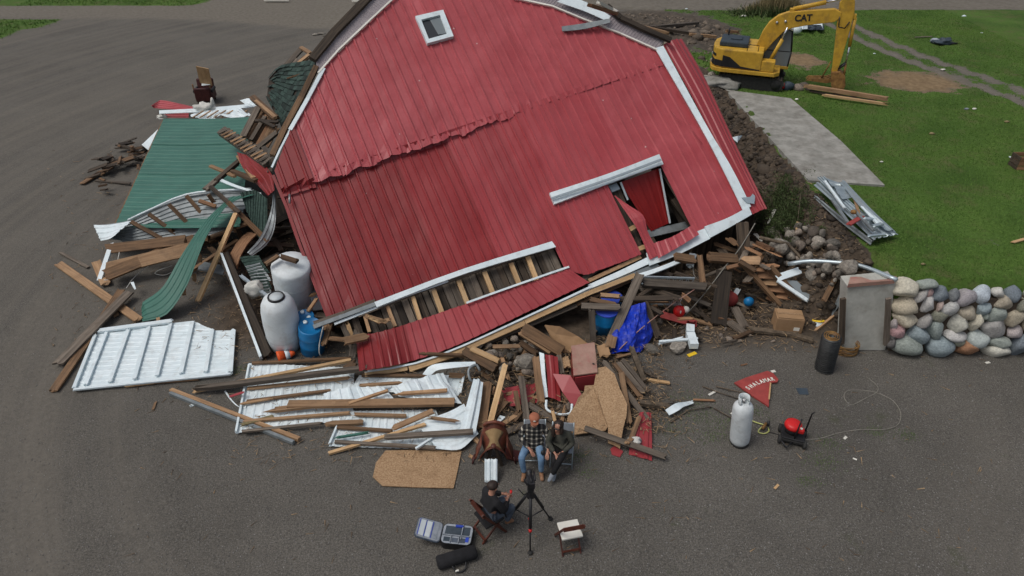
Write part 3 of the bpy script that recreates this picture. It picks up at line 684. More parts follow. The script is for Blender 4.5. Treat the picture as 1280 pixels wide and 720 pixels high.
# roof skin behind the rake, both slopes of the gambrel, running back and down
def roofpiece(a, b, d0, d1, m, name='roof_slope', lab=None, ribs=0):
    A = [W(a[0], a[1], d0), W(a[0], a[1], d1)]; B = [W(b[0], b[1], d0), W(b[0], b[1], d1)]
    o = loft(name, A, B, m, barn, ribs=ribs, along=True, nl=4, thick=.08, wr=.05)
    if lab: o['label'] = lab
    return o
G2 = [(S0, 0.0)]+GAM+[(S1, botR)]
for (a, b) in zip(G2[:-1], G2[1:]): roofpiece(a, b, -.12, -3.4, M['shing'] if a[1] > 4 else M['redB'])
# soffit along the rake, seen as a grey band outside the red
def band(pin, pout, m, name, o0=.02, o1=.05, ribs=0, lab=None, along=False):
    A = [PW(*p, o0) for p in pin]; B = [PW(*p, o1) for p in pout]
    o = loft(name, A, B, m, barn, ribs=ribs, along=along, rh=.012, thick=.02)
    if lab: o['label'] = lab
    return o
band([(398, 92), (424, 62), (462, 26), (495, -4)], [(394, 73), (418, 45), (450, 12), (476, -14)], M['soff'], 'soffit', ribs=40)
band([(641, -2), (690, 8.5), (731, 25.5), (776, 43), (822, 63)], [(658, -22), (706, -8), (752, 12), (795, 32), (832, 49)], M['soff'], 'soffit', ribs=50)
def trimline(pts, wd, t, m, name='trim', o=.05, lab=None):
    r = None
    for a, b in zip(pts[:-1], pts[1:]):
        r = board(PW(*a, o), PW(*b, o), wd, t, m, name, barn, up=WN, ns=3)
        if lab: r['label'] = lab
    return r
trimline([(398, 92), (424, 62.5), (462, 26.5), (495, -4)], .05, .05, M['cream'], 'rake_edge', .06)
trimline([(641, -2), (690, 8.5), (731, 25.5), (776, 43), (821, 63)], .05, .05, M['cream'], 'rake_edge', .06)
trimline([(391, 77), (418, 44), (450, 11), (474, -14)], .22, .16, M['dark'], 'fascia', .0)
trimline([(405, 86), (385, 124), (363, 163)], .10, .05, M['white'], 'rake_trim', .05)
trimline([(396, 85), (377, 124), (357, 161), (341, 196)], .14, .12, M['brown'], 'fascia', -.05)
trimline([(363, 163), (350, 188), (340, 210)], .05, .04, M['white'], 'rake_trim', .05)
trimline([(758, 9), (775, 24), (805, 38), (838, 52)], .16, .1, M['dark'], 'fascia', .12)
o = band([(696, 2), (731, 14), (760, 27)], [(712, -6), (740, 6), (763, 20)], M['white'], 'rake_trim', .2, .22, lab='white ridge flashing lying on the soffit')
o = loft('flashing', [PW(702, 33, .12), PW(730, 29, .15), PW(762, 23, .3)], [PW(703, 39, .12), PW(731, 36, .15), PW(763, 28, .3)], M['galvd'], barn, nl=6, thick=.02); o['label'] = 'bent grey flashing tail'
# white corner trim down the right edge and the flap of side wall beyond it
o = loft('corner_trim', [PW(819, 60, .10), PW(872, 152, .16), PW(905, 214, .12), PW(929, 263, .08)], [PW(829, 57, .10), PW(884, 158, .2), PW(915, 210, .14), PW(939, 258, .08)], M['white'], barn, nl=12, thick=.03, smooth=False)
c0 = [PW(829, 56, 0), PW(870, 130, .02), PW(905, 200, .02), PW(941, 268, .0)]
c1 = [PW(853, 49, -.45), PW(880, 95, -.45), PW(915, 170, -.4), PW(959, 261, -.15)]
cm = [a.lerp(b, .5)+WN*.12 for a, b in zip(c0, c1)]
o = loft('side_wall_panel', c0, cm, M['redC'], barn, ribs=2, nl=12, rh=.03, thick=.006); o['label'] = 'torn red side wall sheet hanging past the white corner'
o = loft('side_wall_panel', cm, c1, M['redC'], barn, ribs=2, nl=12, rh=.03, thick=.006)
slab('torn_patch', [PW(*p, .12) for p in ((927, 247), (938, 246), (941, 242), (944, 245), (943, 255), (933, 253))], .01, M['galv'], barn, up=-WN)
# window
wf = empty('window', PW(543, 32, .05)-barn.location); wf.parent = barn
q = [(519, 20), (554, 12), (567, 45), (534, 54)]; ip = [(526.5, 24.5), (550, 18.5), (559, 42), (536, 48.5)]
for k in range(4):
    a, b, c_, d = q[k], q[(k+1) % 4], ip[(k+1) % 4], ip[k]
    slab('window_frame', [PW(*p, .15) for p in (a, b, c_, d)], .12, M['white'], wf, up=-WN)
slab('pane', [PW(*p, .075) for p in ip], .01, M['glass'], wf, up=-WN)
slab('pane', [PW(*p, .09) for p in ((537, 24), (550, 18.6), (558.5, 41.5), (548, 43))], .01, M['gglass'], wf, up=-WN)
# door rail, sill trims
o = loft('door_rail', [PW(687, 241, .08), PW(760, 217, .16), PW(824, 192.5, .22)], [PW(693, 255, .08), PW(765, 228, .12), PW(829.5, 205, .16)], M['white'], barn, ribs=0, nl=8, thick=.12)
loft('door_rail', [PW(688, 247, .16), PW(762, 222, .24), PW(826, 198, .3)], [PW(690, 249, .16), PW(763, 224.5, .24), PW(827, 200.5, .3)], M['galv'], barn, nl=8, thick=.03)
o = loft('sill_trim', [PW(468, 377.5, .1), PW(576, 337, .14), PW(690, 301.5, .12)], [PW(471, 384, .1), PW(578, 343, .14), PW(695, 308.5, .12)], M['white'], barn, nl=6, thick=.05)
trimline([(392, 409), (430, 395), (471, 380)], .10, .05, M['galvd'], 'sill_trim', .02)
trimline([(392, 404), (430, 391), (469, 376)], .07, .05, M['grey'], 'sill_board', .02)
trimline([(418, 405.5), (455, 391), (500, 373), (560, 352)], .06, .05, M['white'], 'sill_trim', -.04)
trimline([(448, 396), (520, 367), (600, 338), (691, 310)], .06, .06, M['grey'], 'sill_board', -.06)
# hanging lower strip of red sheets
tp = [(445, 421), (478, 414), (512, 404), (582, 380), (650, 357), (711, 336)]; bt = [(449, 464), (480, 459), (512, 452), (570, 432), (655, 392), (737, 353)]
ot = [-.10, .05, .02, .0, .02, .05]; ob = [.55, .42, .16, .14, .14, .12]
n = 9; RA = cat([PW(*p, o) for p, o in zip(tp, ot)], 90); RB = cat([PW(*p, o) for p, o in zip(bt, ob)], 90)
for i in range(n):
    loft('metal_panel', RA[i*10:i*10+11], RB[i*10:i*10+11], M['redB'] if i < 2 else M['redC'], barn, ribs=3, along=False, rh=.022, thick=.005, wr=.02)  # bent left sheets take a deeper red to paint their shade
trimline([(583, 379), (612, 368.5), (650, 355), (690, 341), (711, 334)], .05, .04, M['white'], 'sheet_edge', .06)
# hanging right strip and torn flap
RA = [PW(817, 304, .16), PW(840, 296, .16), PW(866, 281, .16)]; RB = [PW(823, 323, .2), PW(848, 309, .2), PW(874, 293, .2)]
loft('metal_panel', RA, RB, M['redA'], barn, ribs=5, along=False, rh=.022, thick=.005)
o = loft('torn_flap', [PW(768, 244, .02), PW(786, 270, .25), PW(799, 292, .2), PW(812, 325, .1)], [PW(772, 248, .04), PW(803, 268, .32), PW(810, 290, .22), PW(825, 318, .12)], M['redA'], barn, nl=14, ribs=2, rh=.02, thick=.006, wr=.05); o['label'] = 'bent red sheet curling over the door opening'
# dark red door leaf inside the opening
o = loft('door', [PW(775, 228, -.10), PW(824, 210, -.10)], [PW(814, 289, -.75), PW(838, 278, -.75)], M['redD'], barn, ribs=4, along=False, rh=.02, thick=.02); o['label'] = 'dark red door leaf hanging inside the opening'
board(PW(824, 211, -.05), PW(837, 279, -.7), .04, .04, M['white'], 'door_edge', o if False else barn)
board(PW(775, 228, -.05), PW(784, 250, -.3), .04, .04, M['white'], 'door_edge', barn)
for (x0, y0, x1, y1, wd, o_, mm) in ((765, 236, 800, 330, .42, -.35, 'dark'), (762, 238, 772, 234, .2, -.2, 'galv'), (786, 288, 795, 283, .12, -.1, 'fresh'), (790, 315, 806, 309, .12, -.1, 'fresh'),
        (780, 300, 850, 288, .16, -1.0, 'dark'), (800, 296, 868, 280, .22, -.85, 'galvd'), (805, 316, 862, 292, .2, -.9, 'dark'), (840, 250, 874, 296, .14, -.6, 'dark'), (826, 212, 868, 283, .10, -.3, 'grey')):
    board(PW(x0, y0, o_), PW(x1, y1, o_), wd, .08, M[mm], 'frame_member', barn, up=WN, ns=3)
# bottom assembly: white channel, dark flashing, fresh sill timber
def pl(pin, pout, m, name, o0, o1, th_=.03, nl=10):
    return loft(name, [PW(*p, o0) for p in pin], [PW(*p, o1) for p in pout], m, barn, nl=nl, thick=th_)
pl([(881, 283), (910, 272), (936, 258)], [(888, 297), (914, 283), (940, 268)], M['white'], 'base_trim', .12, .12, .05)
pl([(808, 316), (845, 300), (884, 284)], [(812, 332), (848, 318), (888, 298)], M['white'], 'base_trim', .05, .08, .04)
pl([(735, 356), (775, 338), (812, 320)], [(737, 361), (777, 345), (815, 328)], M['white'], 'base_trim', .0, .02, .04)
pl([(570, 434), (655, 396), (740, 360), (820, 329)], [(571, 437), (656, 400), (742, 366), (826, 333)], M['galvd'], 'base_flashing', -.02, .0, .04)
pl([(788, 345), (820, 335), (858, 320)], [(790, 350), (824, 339), (862, 323)], M['white'], 'base_trim', .02, .05, .05)
pl([(455, 463.5), (511, 455), (570, 434.5), (655, 396), (738, 357)], [(456, 465.5), (512, 457), (571, 436.5), (656, 398), (740, 359)], M['white'], 'sheet_edge', .16, .16, .03)
for a, b, wd in (((456, 468), (509, 460), .17), ((511, 462), (571, 442), .17), ((571, 442), (655, 405), .13), ((655, 404), (735, 368), .12), ((735, 368), (792, 346), .12)):
    board(PW(*a, -.02), PW(*b, -.02), wd, .14, M['fresh'], 'sill_timber', barn, up=WN, ns=4)
board(PW(600, 433, -.1), PW(720, 383, -.1), .09, .1, M['grey'], 'sill_timber', barn, up=WN); board(PW(720, 382, -.1), PW(832, 332, -.1), .08, .1, M['brown'], 'sill_timber', barn, up=WN)
board(PW(735, 352, -.15), PW(800, 322, -.15), .1, .08, M['pine'], 'sill_timber', barn, up=WN); board(PW(728, 350, -.2), PW(798, 300, -.5), .14, .1, M['grey'], 'frame_member', barn, up=WN)
# small marks: white clip, hanging bracket
for px, py in ((362, 243), (816, 309), (480, 138)):
    pass
rod_ = tube('bracket', [PW(362, 243, .1), PW(362, 254, .1)], .03, M['steel'], barn); box_ = slab('clip', [PW(*p, .14) for p in ((813, 307), (817, 306), (819, 310), (815, 311))], .02, M['cream'], barn, up=-WN)
tube('cord', [PW(838, 136, .1), PW(845, 146, .14), PW(866, 163, .12), PW(878, 180, .12)], .008, M['redA'], barn)

# ================================================================== STONE WALL, PILLAR
wall = empty('stone_wall', (11.0, 12.95, 0), 'dry stone retaining wall of big round field stones holding up the lawn', 'stone wall')
def PWL(px, py):
    # battered face from (y 12.72, z 0) to (y 13.18, z 1.95)
    a = Vector((0, 12.72, 0)); n_ = Vector((0, -1.95, .46)).normalized(); r = ray(px, py); return CC + r*((a-CC).dot(n_)/r.dot(n_))
cols = dict(cream=(.46, .43, .34), gg=(.23, .26, .23), grey=(.27, .26, .245), pink=(.38, .25, .23), slate=(.115, .14, .16), dslate=(.12, .13, .135), gv=(.26, .24, .25), lgb=(.38, .43, .47), pale=(.45, .44, .40), olive=(.20, .20, .15), tan=(.38, .33, .24), pg=(.40, .39, .37), pt=(.40, .31, .27), lg=(.36, .36, .345), tb=(.32, .28, .21), tc=(.44, .39, .29), cg=(.37, .365, .31), pk=(.34, .20, .20), bg=(.21, .26, .275), dgg=(.20, .235, .22), pgg=(.34, .38, .36), rust=(.29, .14, .065), pc=(.47, .46, .39), pkg=(.34, .30, .29), dark=(.08, .075, .07))
SM = {k: mat('stone_'+k, tuple(x*1.0+.02 for x in c), tuple(min(1, x*1.45+.06) for x in c), 7, .85, .5, vary=.06, detail=8, dirt=(tuple(x*.5 for x in c), .6, 5), bscale=14) for k, c in cols.items()}
def stone_mesh(seed, sub=3):
    b = bmesh.new(); bmesh.ops.create_icosphere(b, subdivisions=sub, radius=1.0); r = random.Random(seed); o = Vector((r.uniform(-9, 9), r.uniform(-9, 9), r.uniform(-9, 9)))
    cuts = [Vector((r.gauss(0, 1), r.gauss(0, 1), r.gauss(0, 1))).normalized() for _ in range(11)]; dd = [r.uniform(.62, .92) for _ in cuts]
    for v in b.verts:
        for c_, d_ in zip(cuts, dd):
            k = v.co.dot(c_)-d_
            if k > 0: v.co -= c_*k*.8
        v.co *= 1+.12*mnoise.noise(v.co*1.3+o)+.03*mnoise.noise(v.co*5+o)
    me = bpy.data.meshes.new('stone'); b.to_mesh(me); b.free(); me.polygons.foreach_set('use_smooth', [True]*len(me.polygons)); return me
stones = [(700, 175, 125, 90, 'cream', 0), (805, 150, 112, 42, 'gg', 3), (772, 203, 42, 82, 'grey', -35), (812, 190, 45, 42, 'pink', 0), (868, 198, 90, 68, 'slate', -5), (940, 203, 60, 58, 'dslate', 0), (998, 218, 112, 78, 'gv', 15), (1082, 200, 92, 78, 'lgb', 0), (1160, 188, 66, 42, 'pale', -5), (1235, 200, 80, 78, 'slate', 0), (1278, 250, 60, 64, 'olive', 0),
 (703, 262, 138, 86, 'tan', -8), (808, 248, 88, 82, 'pg', 5), (864, 253, 36, 66, 'pt', 0), (914, 262, 98, 74, 'lg', -12), (1008, 283, 100, 76, 'tb', -10), (1085, 265, 88, 62, 'bg', 0), (1180, 237, 106, 70, 'tb', -12), (1155, 300, 98, 76, 'gg', -12), (1245, 313, 100, 88, 'tan', -8),
 (700, 327, 136, 76, 'tc', -8), (792, 330, 62, 86, 'grey', -30), (868, 310, 92, 58, 'olive', -8), (962, 345, 128, 92, 'cg', -10), (1052, 332, 60, 88, 'cream', -15), (1145, 363, 132, 102, 'grey', -5), (1092, 305, 30, 34, 'gg', 0),
 (658, 383, 96, 62, 'pk', 5), (762, 405, 116, 92, 'bg', -25), (850, 378, 92, 88, 'dgg', 0), (942, 407, 120, 58, 'pg', -3), (1060, 420, 118, 96, 'pgg', -30), (1174, 437, 118, 62, 'gg', 0), (1245, 385, 80, 56, 'pkg', -5), (1268, 455, 80, 100, 'slate', -5),
 (708, 455, 172, 96, 'gg', -12), (868, 463, 152, 92, 'bg', -3), (966, 440, 55, 34, 'olive', 0), (1010, 470, 138, 78, 'rust', -5), (1155, 483, 140, 62, 'pc', -3), (622, 435, 44, 62, 'dark', 0), (636, 345, 36, 46, 'pkg', 0), (628, 405, 40, 40, 'dark', 0),
 (1340, 200, 90, 70, 'lg', 0), (1330, 270, 90, 70, 'gg', 0), (1345, 350, 110, 90, 'tan', 0), (1345, 430, 110, 80, 'grey', 0), (1360, 485, 100, 60, 'pg', 0)]
WT = Vector((0, .46, 1.95)).normalized(); WNn = Vector((0, -1.95, .46)).normalized()
for i, (zx, zy, zw, zh, c_, ang) in enumerate(stones):
    p = PWL(960+zx*.25, 320+zy*.25); k = mpp(p); me = stone_mesh(i); me.materials.append(SM[c_])
    w_ = zw*.25*k*.53; h_ = zh*.25*k*.53/.80
    o = bpy.data.objects.new('stone', me); COL.objects.link(o); o.parent = wall
    R = Matrix((Vector((1, 0, 0)), WNn, WT)).transposed().to_4x4() @ Matrix.Rotation(math.radians(-ang), 4, 'Y')
    dp = (w_+h_)*.5
    o.matrix_basis = Matrix.Translation(p-wall.location-WNn*dp*.55) @ R @ Matrix.Diagonal((w_, dp, h_, 1))
# cap stones behind top edge + packed earth core
core = slab('earth_core', [Vector((9.35, 12.95, -.2)), Vector((17, 12.95, -.2)), Vector((17, 13.1, 1.5)), Vector((9.35, 13.1, 1.5))], .8, M['earth'], wall, up=(0, 1, 0))
for o_, x in enumerate(np.arange(13.6, 17, .5)):
    for zz in (.25, .8, 1.3, 1.75):
        me = stone_mesh(200+o_*4+int(zz*3), 2); me.materials.append(SM[random.choice(['grey', 'tan', 'gg', 'lg', 'tb'])]); o = bpy.data.objects.new('stone', me); COL.objects.link(o); o.parent = wall
        o.matrix_basis = Matrix.Translation(Vector((x+.1*random.random(), 12.95+zz*.23, zz))-wall.location) @ Matrix.Diagonal((.3, .3, .28, 1))
# concrete pier of the old barn wall
pA = G(1053, 430); pB = G(1113, 432)
Yp = 13.05
def pz(px, py, Y): return PY(px, py, Y)
a0 = pz(1056, 433, 13.0); a1 = pz(1109, 433, 13.0); b1 = pz(1120, 351, 13.25); b0 = pz(1059, 357, 13.25)
a0.z = a1.z = 0
pier = empty('concrete_pier', (a0+a1)/2, 'tall broken concrete wall end standing left of the stone wall', 'concrete pier')
slab('wall_end', [a0, a1, b1, b0], .42, M['pierc'], pier, up=(0, 1, 0), bev=.02)
board(pz(1110, 372, 12.92), pz(1107, 430, 12.9)-Vector((0, 0, .0)), .12, .06, M['grey'], 'edge_board', pier, up=(0, -1, 0))
slab('mortar_cap', [pz(1060, 356, 13.2)+Vector((0, 0, .02)), pz(1119, 351, 13.2)+Vector((0, 0, .02)), pz(1121, 345, 13.55), pz(1063, 346, 13.55)], .1, M['pinkw'], pier)
board(PY(1053, 372, 13.1), PY(1051, 428, 13.0), .12, .08, M['dark'], 'edge_board', pier, up=(0, -1, 0))
# ================================================================== DEBRIS HELPERS
def bd(x1, y1, z1, x2, y2, z2, wpx, t, m, label=None, group=None, cat='board', name='plank', parent=None, roll=0, jag=(.09, .09), bow=0.0, up=None, terr=False, ns=5, taper=1.0):
    a = (GT(x1, y1, z1) if terr else G(x1, y1, z1)); b = (GT(x2, y2, z2) if terr else G(x2, y2, z2))
    wd = wpx*mpp((a+b)/2)
    if parent: return board(a, b, wd, t, M[m], name, parent, roll, jag, up, bow, label, None, None, ns=ns, taper=taper)
    return board(a, b, wd, t, M[m], name, None, roll, jag, up, bow, label, cat, group, ns=ns, taper=taper)
def sh(name, ra, rb, m, label, cat='metal sheet', group=None, **k):
    return loft(name, [G(*p) for p in ra], [G(*p) for p in rb], M[m], None, label=label, cat=cat, group=group, **k)
def cyl(name, px, py, ztop, r, h, m, label, cate, prof=None, tilt=(0, 0), n=28, **k):
    """upright vessel whose top centre is seen at px,py"""
    p = G(px, py, ztop); return p

# ================================================================== LEFT SIDE: LEAN-TO ROOF AND WRECKAGE
lr = empty('fallen_roof', G(230, 215, 0), 'large flat green ribbed steel roof lying left of the barn', 'roof')
tl, tr, bl, br = G(205, 148.5, 1.3), G(316, 146, 1.9), G(143, 283, .75), G(300, 283, 1.4)
n = 7
for i in range(n):
    f0, f1 = i/n, (i+1)/n+.004
    a0_, a1_ = tl.lerp(bl, f0), tl.lerp(bl, f1); b0_, b1_ = tr.lerp(br, f0), tr.lerp(br, f1)
    w_ = random.uniform(-.01, .01)
    up_ = Vector((0, 0, w_+.012*(n-i)/n))
    loft('metal_panel', [a0_+up_, a0_.lerp(b0_, .5)+up_-Vector((0, 0, .05)), b0_+up_], [a1_+up_, a1_.lerp(b1_, .5)+up_-Vector((0, 0, .05)), b1_+up_], M['green'], lr, ribs=4, rh=.016, nl=6, thick=.006, wr=.02)
board(tl-Vector((0, 0, .06)), bl-Vector((0, 0, .06)), .1, .05, M['brown'], 'edge_board', lr); 
for f in (.2, .45, .7, .95): board(tl.lerp(tr, f)-Vector((0, 0, .2)), bl.lerp(br, f)-Vector((0, 0, .2)), .1, .12, M['brown'], 'rafter', lr)
for x, y, z in ((215, 150, 1.2), (150, 275, .7), (170, 225, .9)): p = G(x, y, z); board(Vector((p.x+.2, p.y, -.02)), p+Vector((.2, 0, -.1)), .12, .12, M['dark'], 'post', lr)
for px, py in ((232, 192), (167, 247)): pass
# curled galvanised sheet with its purlins
cs = empty('curled_sheet', G(220, 290, 0), 'long curled grey steel roof sheet underside up with brown battens', 'metal sheet')
ra = [(117, 282, .75), (160, 276, .95), (190, 262, 1.2), (240, 243, 1.6), (318, 237, 1.75)]; rb = [(125, 301, .55), (145, 299, .5), (165, 305, .45), (230, 298, .75), (292, 290, 1.2)]
loft('steel_sheet', [G(*p) for p in ra], [G(*p) for p in rb], M['galvd'], cs, ribs=9, along=True, nl=16, rh=.03, wr=.04)
loft('bright_edge', [G(117, 281, .78), G(135, 281, .9), G(165, 276, 1.05)], [G(126, 301, .62), G(138, 298, .8), G(148, 290, .95)], M['white'], cs, ribs=3, nl=6, rh=.02)
tube('rolled_edge', [G(*p) for p in ((160, 275, 1.0), (190, 261, 1.25), (238, 242, 1.68), (314, 236, 1.8))], .035, M['white'], cs, res=10)
for x1, y1, x2, y2, za, zb in ((164, 278, 202, 299, 1.08, .62), (186, 268, 223, 295, 1.3, .7), (211, 256, 243, 288, 1.55, .85), (233, 245, 257, 273, 1.7, 1.1), (260, 243, 269, 256, 1.75, 1.4), (249, 252, 270, 259, 1.6, 1.45)):
    board(G(x1, y1, za), G(x2, y2, zb), .11, .07, M['brown' if x1 != 249 else 'orange'], 'batten', cs, up=(0, -.4, 1), ns=3)
# green ribbon curling down to the ground
sh('curled_green_sheet', [(288, 246, 1.85), (262, 270, 1.6), (246, 290, 1.45), (225, 322, 1.15), (203, 359, .65), (178, 378, .28), (177, 384, .12)],
   [(318, 243, 1.95), (285, 256, 1.85), (259, 294, 1.6), (248, 320, 1.3), (233, 358, .75), (208, 393, .25), (178, 402, .05)], 'green', 'long green ribbed steel strip curling down to the gravel', ribs=4, nl=22, rh=.014, smooth=False)
sh('green_drape', [(300, 241, 2.0), (318, 238, 2.0), (334, 248, 1.9)], [(308, 262, 1.6), (322, 295, 1.1), (334, 302, 1.0)], 'shing', 'dark green sheet folded over beside the grey hanging sheet', along=False, ribs=9, rh=.02, nl=8)
sh('hanging_sheet', [(338, 218, 2.5), (341, 240, 2.1), (338, 265, 1.6), (326, 295, 1.2), (309, 316, .95)], [(342, 226, 2.4), (345, 260, 1.7), (343, 285, 1.3), (334, 305, 1.0), (315, 320, .9)], 'galvd', 'grey curved steel sheet hanging from the left barn corner', ribs=2, nl=14, rh=.02, wr=.03)
sh('red_corner_sheet', [(296, 190, 2.3), (305, 212, 2.2), (335, 245, 2.0)], [(316, 196, 2.6), (338, 215, 2.7), (343, 238, 2.4)], 'redB', 'small deep red sheet wedged at the left barn corner', ribs=3, nl=8, rh=.02)
sh('white_strip', [(272, 221, 1.95), (295, 231, 1.95), (326, 241, 1.95)], [(274, 226, 1.93), (297, 235, 1.93), (327, 243, 1.93)], 'white', 'thin white edge strip above the curled grey sheet', 'trim', nl=6, thick=.02)
# big glulam-like joists
bd(131, 346, .35, 246, 300, .75, 14, .12, 'brown', 'thick reddish brown joist lowest under the curled grey sheet', up=(0, -1, .9), name='joist', cat='joist')
bd(134, 337, .35, 250, 309, .85, 16, .10, 'pine', 'broad light brown joist lying below the curled grey sheet', up=(0, -1, .9), name='joist', cat='joist')
bd(133, 312, .6, 235, 300, 1.0, 12, .10, 'brown', 'dark brown joist tucked right against the curled grey sheet', up=(0, -1, .9), name='joist', cat='joist')
bd(125, 352, .05, 141, 304, .75, 6, .06, 'white', 'slim pale post leaning against the joist ends', cat='post', name='post')
bd(120, 327, .1, 133, 357, .08, 11, .05, 'pine', 'short light brown board standing beside the joist ends')
bd(75, 316, .03, 111, 335, .03, 4, .03, 'grey', 'thin grey stick lying alone far left on the gravel', cat='stick', name='stick')
bd(73, 330, .06, 174, 401, .06, 10, .05, 'pine', 'long light brown plank crossed by two others at far left')
bd(153, 362, .12, 66, 492, .03, 10, .05, 'brown', 'brown plank underneath the grey one at far left')
bd(163, 365, .20, 71, 458, .1, 13, .05, 'grey', 'long weathered grey plank topmost of the crossed planks')
bd(140, 375, .04, 146, 396, .04, 6, .04, 'pine', 'stubby board end beside the crossed planks')
sh('white_scrap', [(163, 353, .3), (168, 362, .3)], [(167, 352, .35), (170, 361, .35)], 'white', 'tiny white bracket on top of the crossed planks', 'scrap', nl=2)
bd(297, 265, 1.75, 248, 378, .12, 6, .07, 'fresh', 'slim pale pole leaning from wreckage down to bare ground', cat='pole', name='pole')
bd(283, 252, 1.9, 335, 303, 1.0, 6, .06, 'brown', 'splintered brown stick across the dark green drape', cat='stick', name='stick')
bd(262, 233, 1.9, 300, 268, 1.7, 5, .06, 'dark', 'dark stick poking up out of the curled sheet', cat='stick', name='stick')
bd(262, 298, 1.1, 316, 278, 1.3, 6, .06, 'pine', 'pale lath lying behind the slim pale pole', cat='lath', name='lath')
bd(232, 345, .3, 300, 300, .9, 6, .07, 'brown', 'brown lath running up under the green strip', cat='lath', name='lath')
bd(287, 345, .5, 318, 290, 1.1, 15, .04, 'orange', 'curved tan plywood offcut standing left of the white tanks', cat='plywood', name='plywood', bow=.2)
bd(281, 318, .9, 336, 448, .05, 14, .10, 'dark', 'long dark rotten beam leaning left of the white tanks', cat='beam', name='beam', up=(-.3, -.5, 1))
bd(277, 318, .95, 327, 450, .08, 3, .10, 'white', 'white edge strip running along the dark rotten beam', cat='trim', name='trim_strip')
bd(250, 333, .55, 285, 340, .5, 16, .05, 'galvd', 'grey board end in the shade behind the green strip')
for i, (x, y) in enumerate(((216, 381), (231, 366), (244, 348), (259, 298), (199, 404), (251, 325))):
    a = G(x, y-7, [.35, .5, .7, 1.2, .12, .9][i]); bd(x-1, y-8, [.4, .55, .75, 1.3, .15, 1.][i], x, y+5, [.2, .3, .5, 1.0, .03, .75][i], 4, .06, 'pine', 'short pale batten end sticking out under the green strip', 'batten ends along the green strip', 'batten', 'batten')
for i in range(5):
    sh('ribbed_scrap', [(300+i*5, 322+i*9, .9-.12*i), (322+i*3, 318+i*10, 1.0-.12*i)], [(312+i*5, 345+i*9, .6-.1*i), (336+i*2, 340+i*10, .75-.12*i)], 'galvd' if i % 2 else 'shing', 'dark ribbed steel scrap layered behind the white tanks', group='ribbed scraps behind the tanks', ribs=6, nl=4, rh=.02, wr=.1)
bd(300, 345, .8, 348, 382, .6, 4, .06, 'galv', 'pale grey pipe lying across the ribbed scraps', cat='pipe', name='pipe')
tube('string', [G(*p) for p in ((151, 306, .7), (146, 330, .5), (138, 348, .3), (130, 350, .25))], .012, M['cloth'], None, res=14, label='thin white cord dangling over the joist ends', cat='string')
tube('string', [G(*p) for p in ((190, 330, .5), (175, 340, .2), (165, 350, .15), (158, 360, .2))], .01, M['cloth'], None, res=14, label='thin pale cord trailing to the crossed planks', cat='cord')
tube('string', [G(*p) for p in ((215, 332, .3), (198, 338, .05), (194, 342, .05), (205, 344, .05), (215, 340, .1))], .01, M['cloth'], None, res=14, label='looped pale cord on the dirt under the green strip', cat='cord')
# heap of dark wood left of green roof
hp = G(158, 205, 0)
for i in range(46):
    a = random.uniform(0, 3.14); L = random.uniform(.3, 1.1); c_ = Vector((hp.x+random.gauss(0, .55), hp.y+random.gauss(0, .95), random.uniform(.03, .5)*math.exp(-((i % 7)/7)**2)))
    d = Vector((math.cos(a), math.sin(a), random.uniform(-.3, .3)))*L/2; d.z = min(d.z, c_.z*.9); d.z = max(d.z, -c_.z*.9)
    board(c_-d, c_+d, random.uniform(.07, .22), random.uniform(.02, .06), M[random.choice(['dark', 'dark', 'grey', 'brown'])], 'scrap_board', None, roll=random.uniform(-.3, .3), jag=(.1, .1), label='broken dark board in the heap left of the green roof', cat='board', group='broken boards in the heap by the green roof', ns=3)
bd(118, 226, .02, 165, 230, .06, 4, .04, 'grey', 'thin stick pointing left out of the dark wood heap', cat='stick', name='stick')
sh('white_corner_sheet', [(177, 181, .45), (199, 160, 1.0)], [(187, 189, .3), (206, 172, .9)], 'white', 'small white sheet corner peeking out left of the green roof', ribs=0, nl=4)
# behind the green roof
sh('pink_sheet', [(189, 132, .35), (200, 125, .45), (240, 133, .5), (275, 140, .5)], [(192, 135, .2), (205, 136, .3), (245, 139, .4), (275, 145, .4)], 'redA', 'faded red sheet lying behind the green roof', ribs=4, nl=8, rh=.02)
sh('pink_sheet', [(205, 142, .3), (236, 141, .3)], [(207, 147, .2), (236, 147, .2)], 'redC', 'short red sheet end under the long white strip', ribs=2, nl=3)
sh('long_white_strip', [(199, 138, .55), (260, 134.5, .7), (322, 129, .9)], [(199, 142, .5), (262, 139, .65), (322, 133, .85)], 'white', 'long white metal strip lying behind the green roof', 'trim', nl=6, thick=.03)
sh('striped_scrap', [(238, 141, .6), (262, 138, .65), (300, 135, .8)], [(240, 148, .5), (275, 148, .6), (316, 146, .8)], 'white', 'crumpled white sheeting with lath behind the green roof', 'sheeting', nl=12, wr=.2)
for i in range(7): bd(240+i*9, 148, .62, 256+i*9, 138, .78, 2, .03, 'pine', 'thin lath lying on crumpled white sheeting', 'laths on the white sheeting', 'lath', 'lath')
sh('white_offcut', [(299, 125, 1.1), (318, 121, 1.3)], [(309, 132, 1.0), (322, 130, 1.2)], 'white', 'folded white offcut beside the splintered roof timbers', nl=4, wr=.1)
blob('cloth_bundle', G(256, 134, .75), (.42, .2, .18), M['cloth'], None, 3, world=True, nz=.8, label='crumpled off white cloth on the long white strip', cat='cloth')
blob('cloth_tip', G(266, 131, .8), (.1, .1, .3), M['cloth'], None, 2, world=True, nz=.8, label='small white rag tip standing behind the cloth bundle', cat='rag')
blob('white_rag', G(203, 146, .3), (.22, .12, .08), M['cloth'], None, 3, world=True, nz=.9, label='white rag scrap at left end of the long strip', cat='rag')
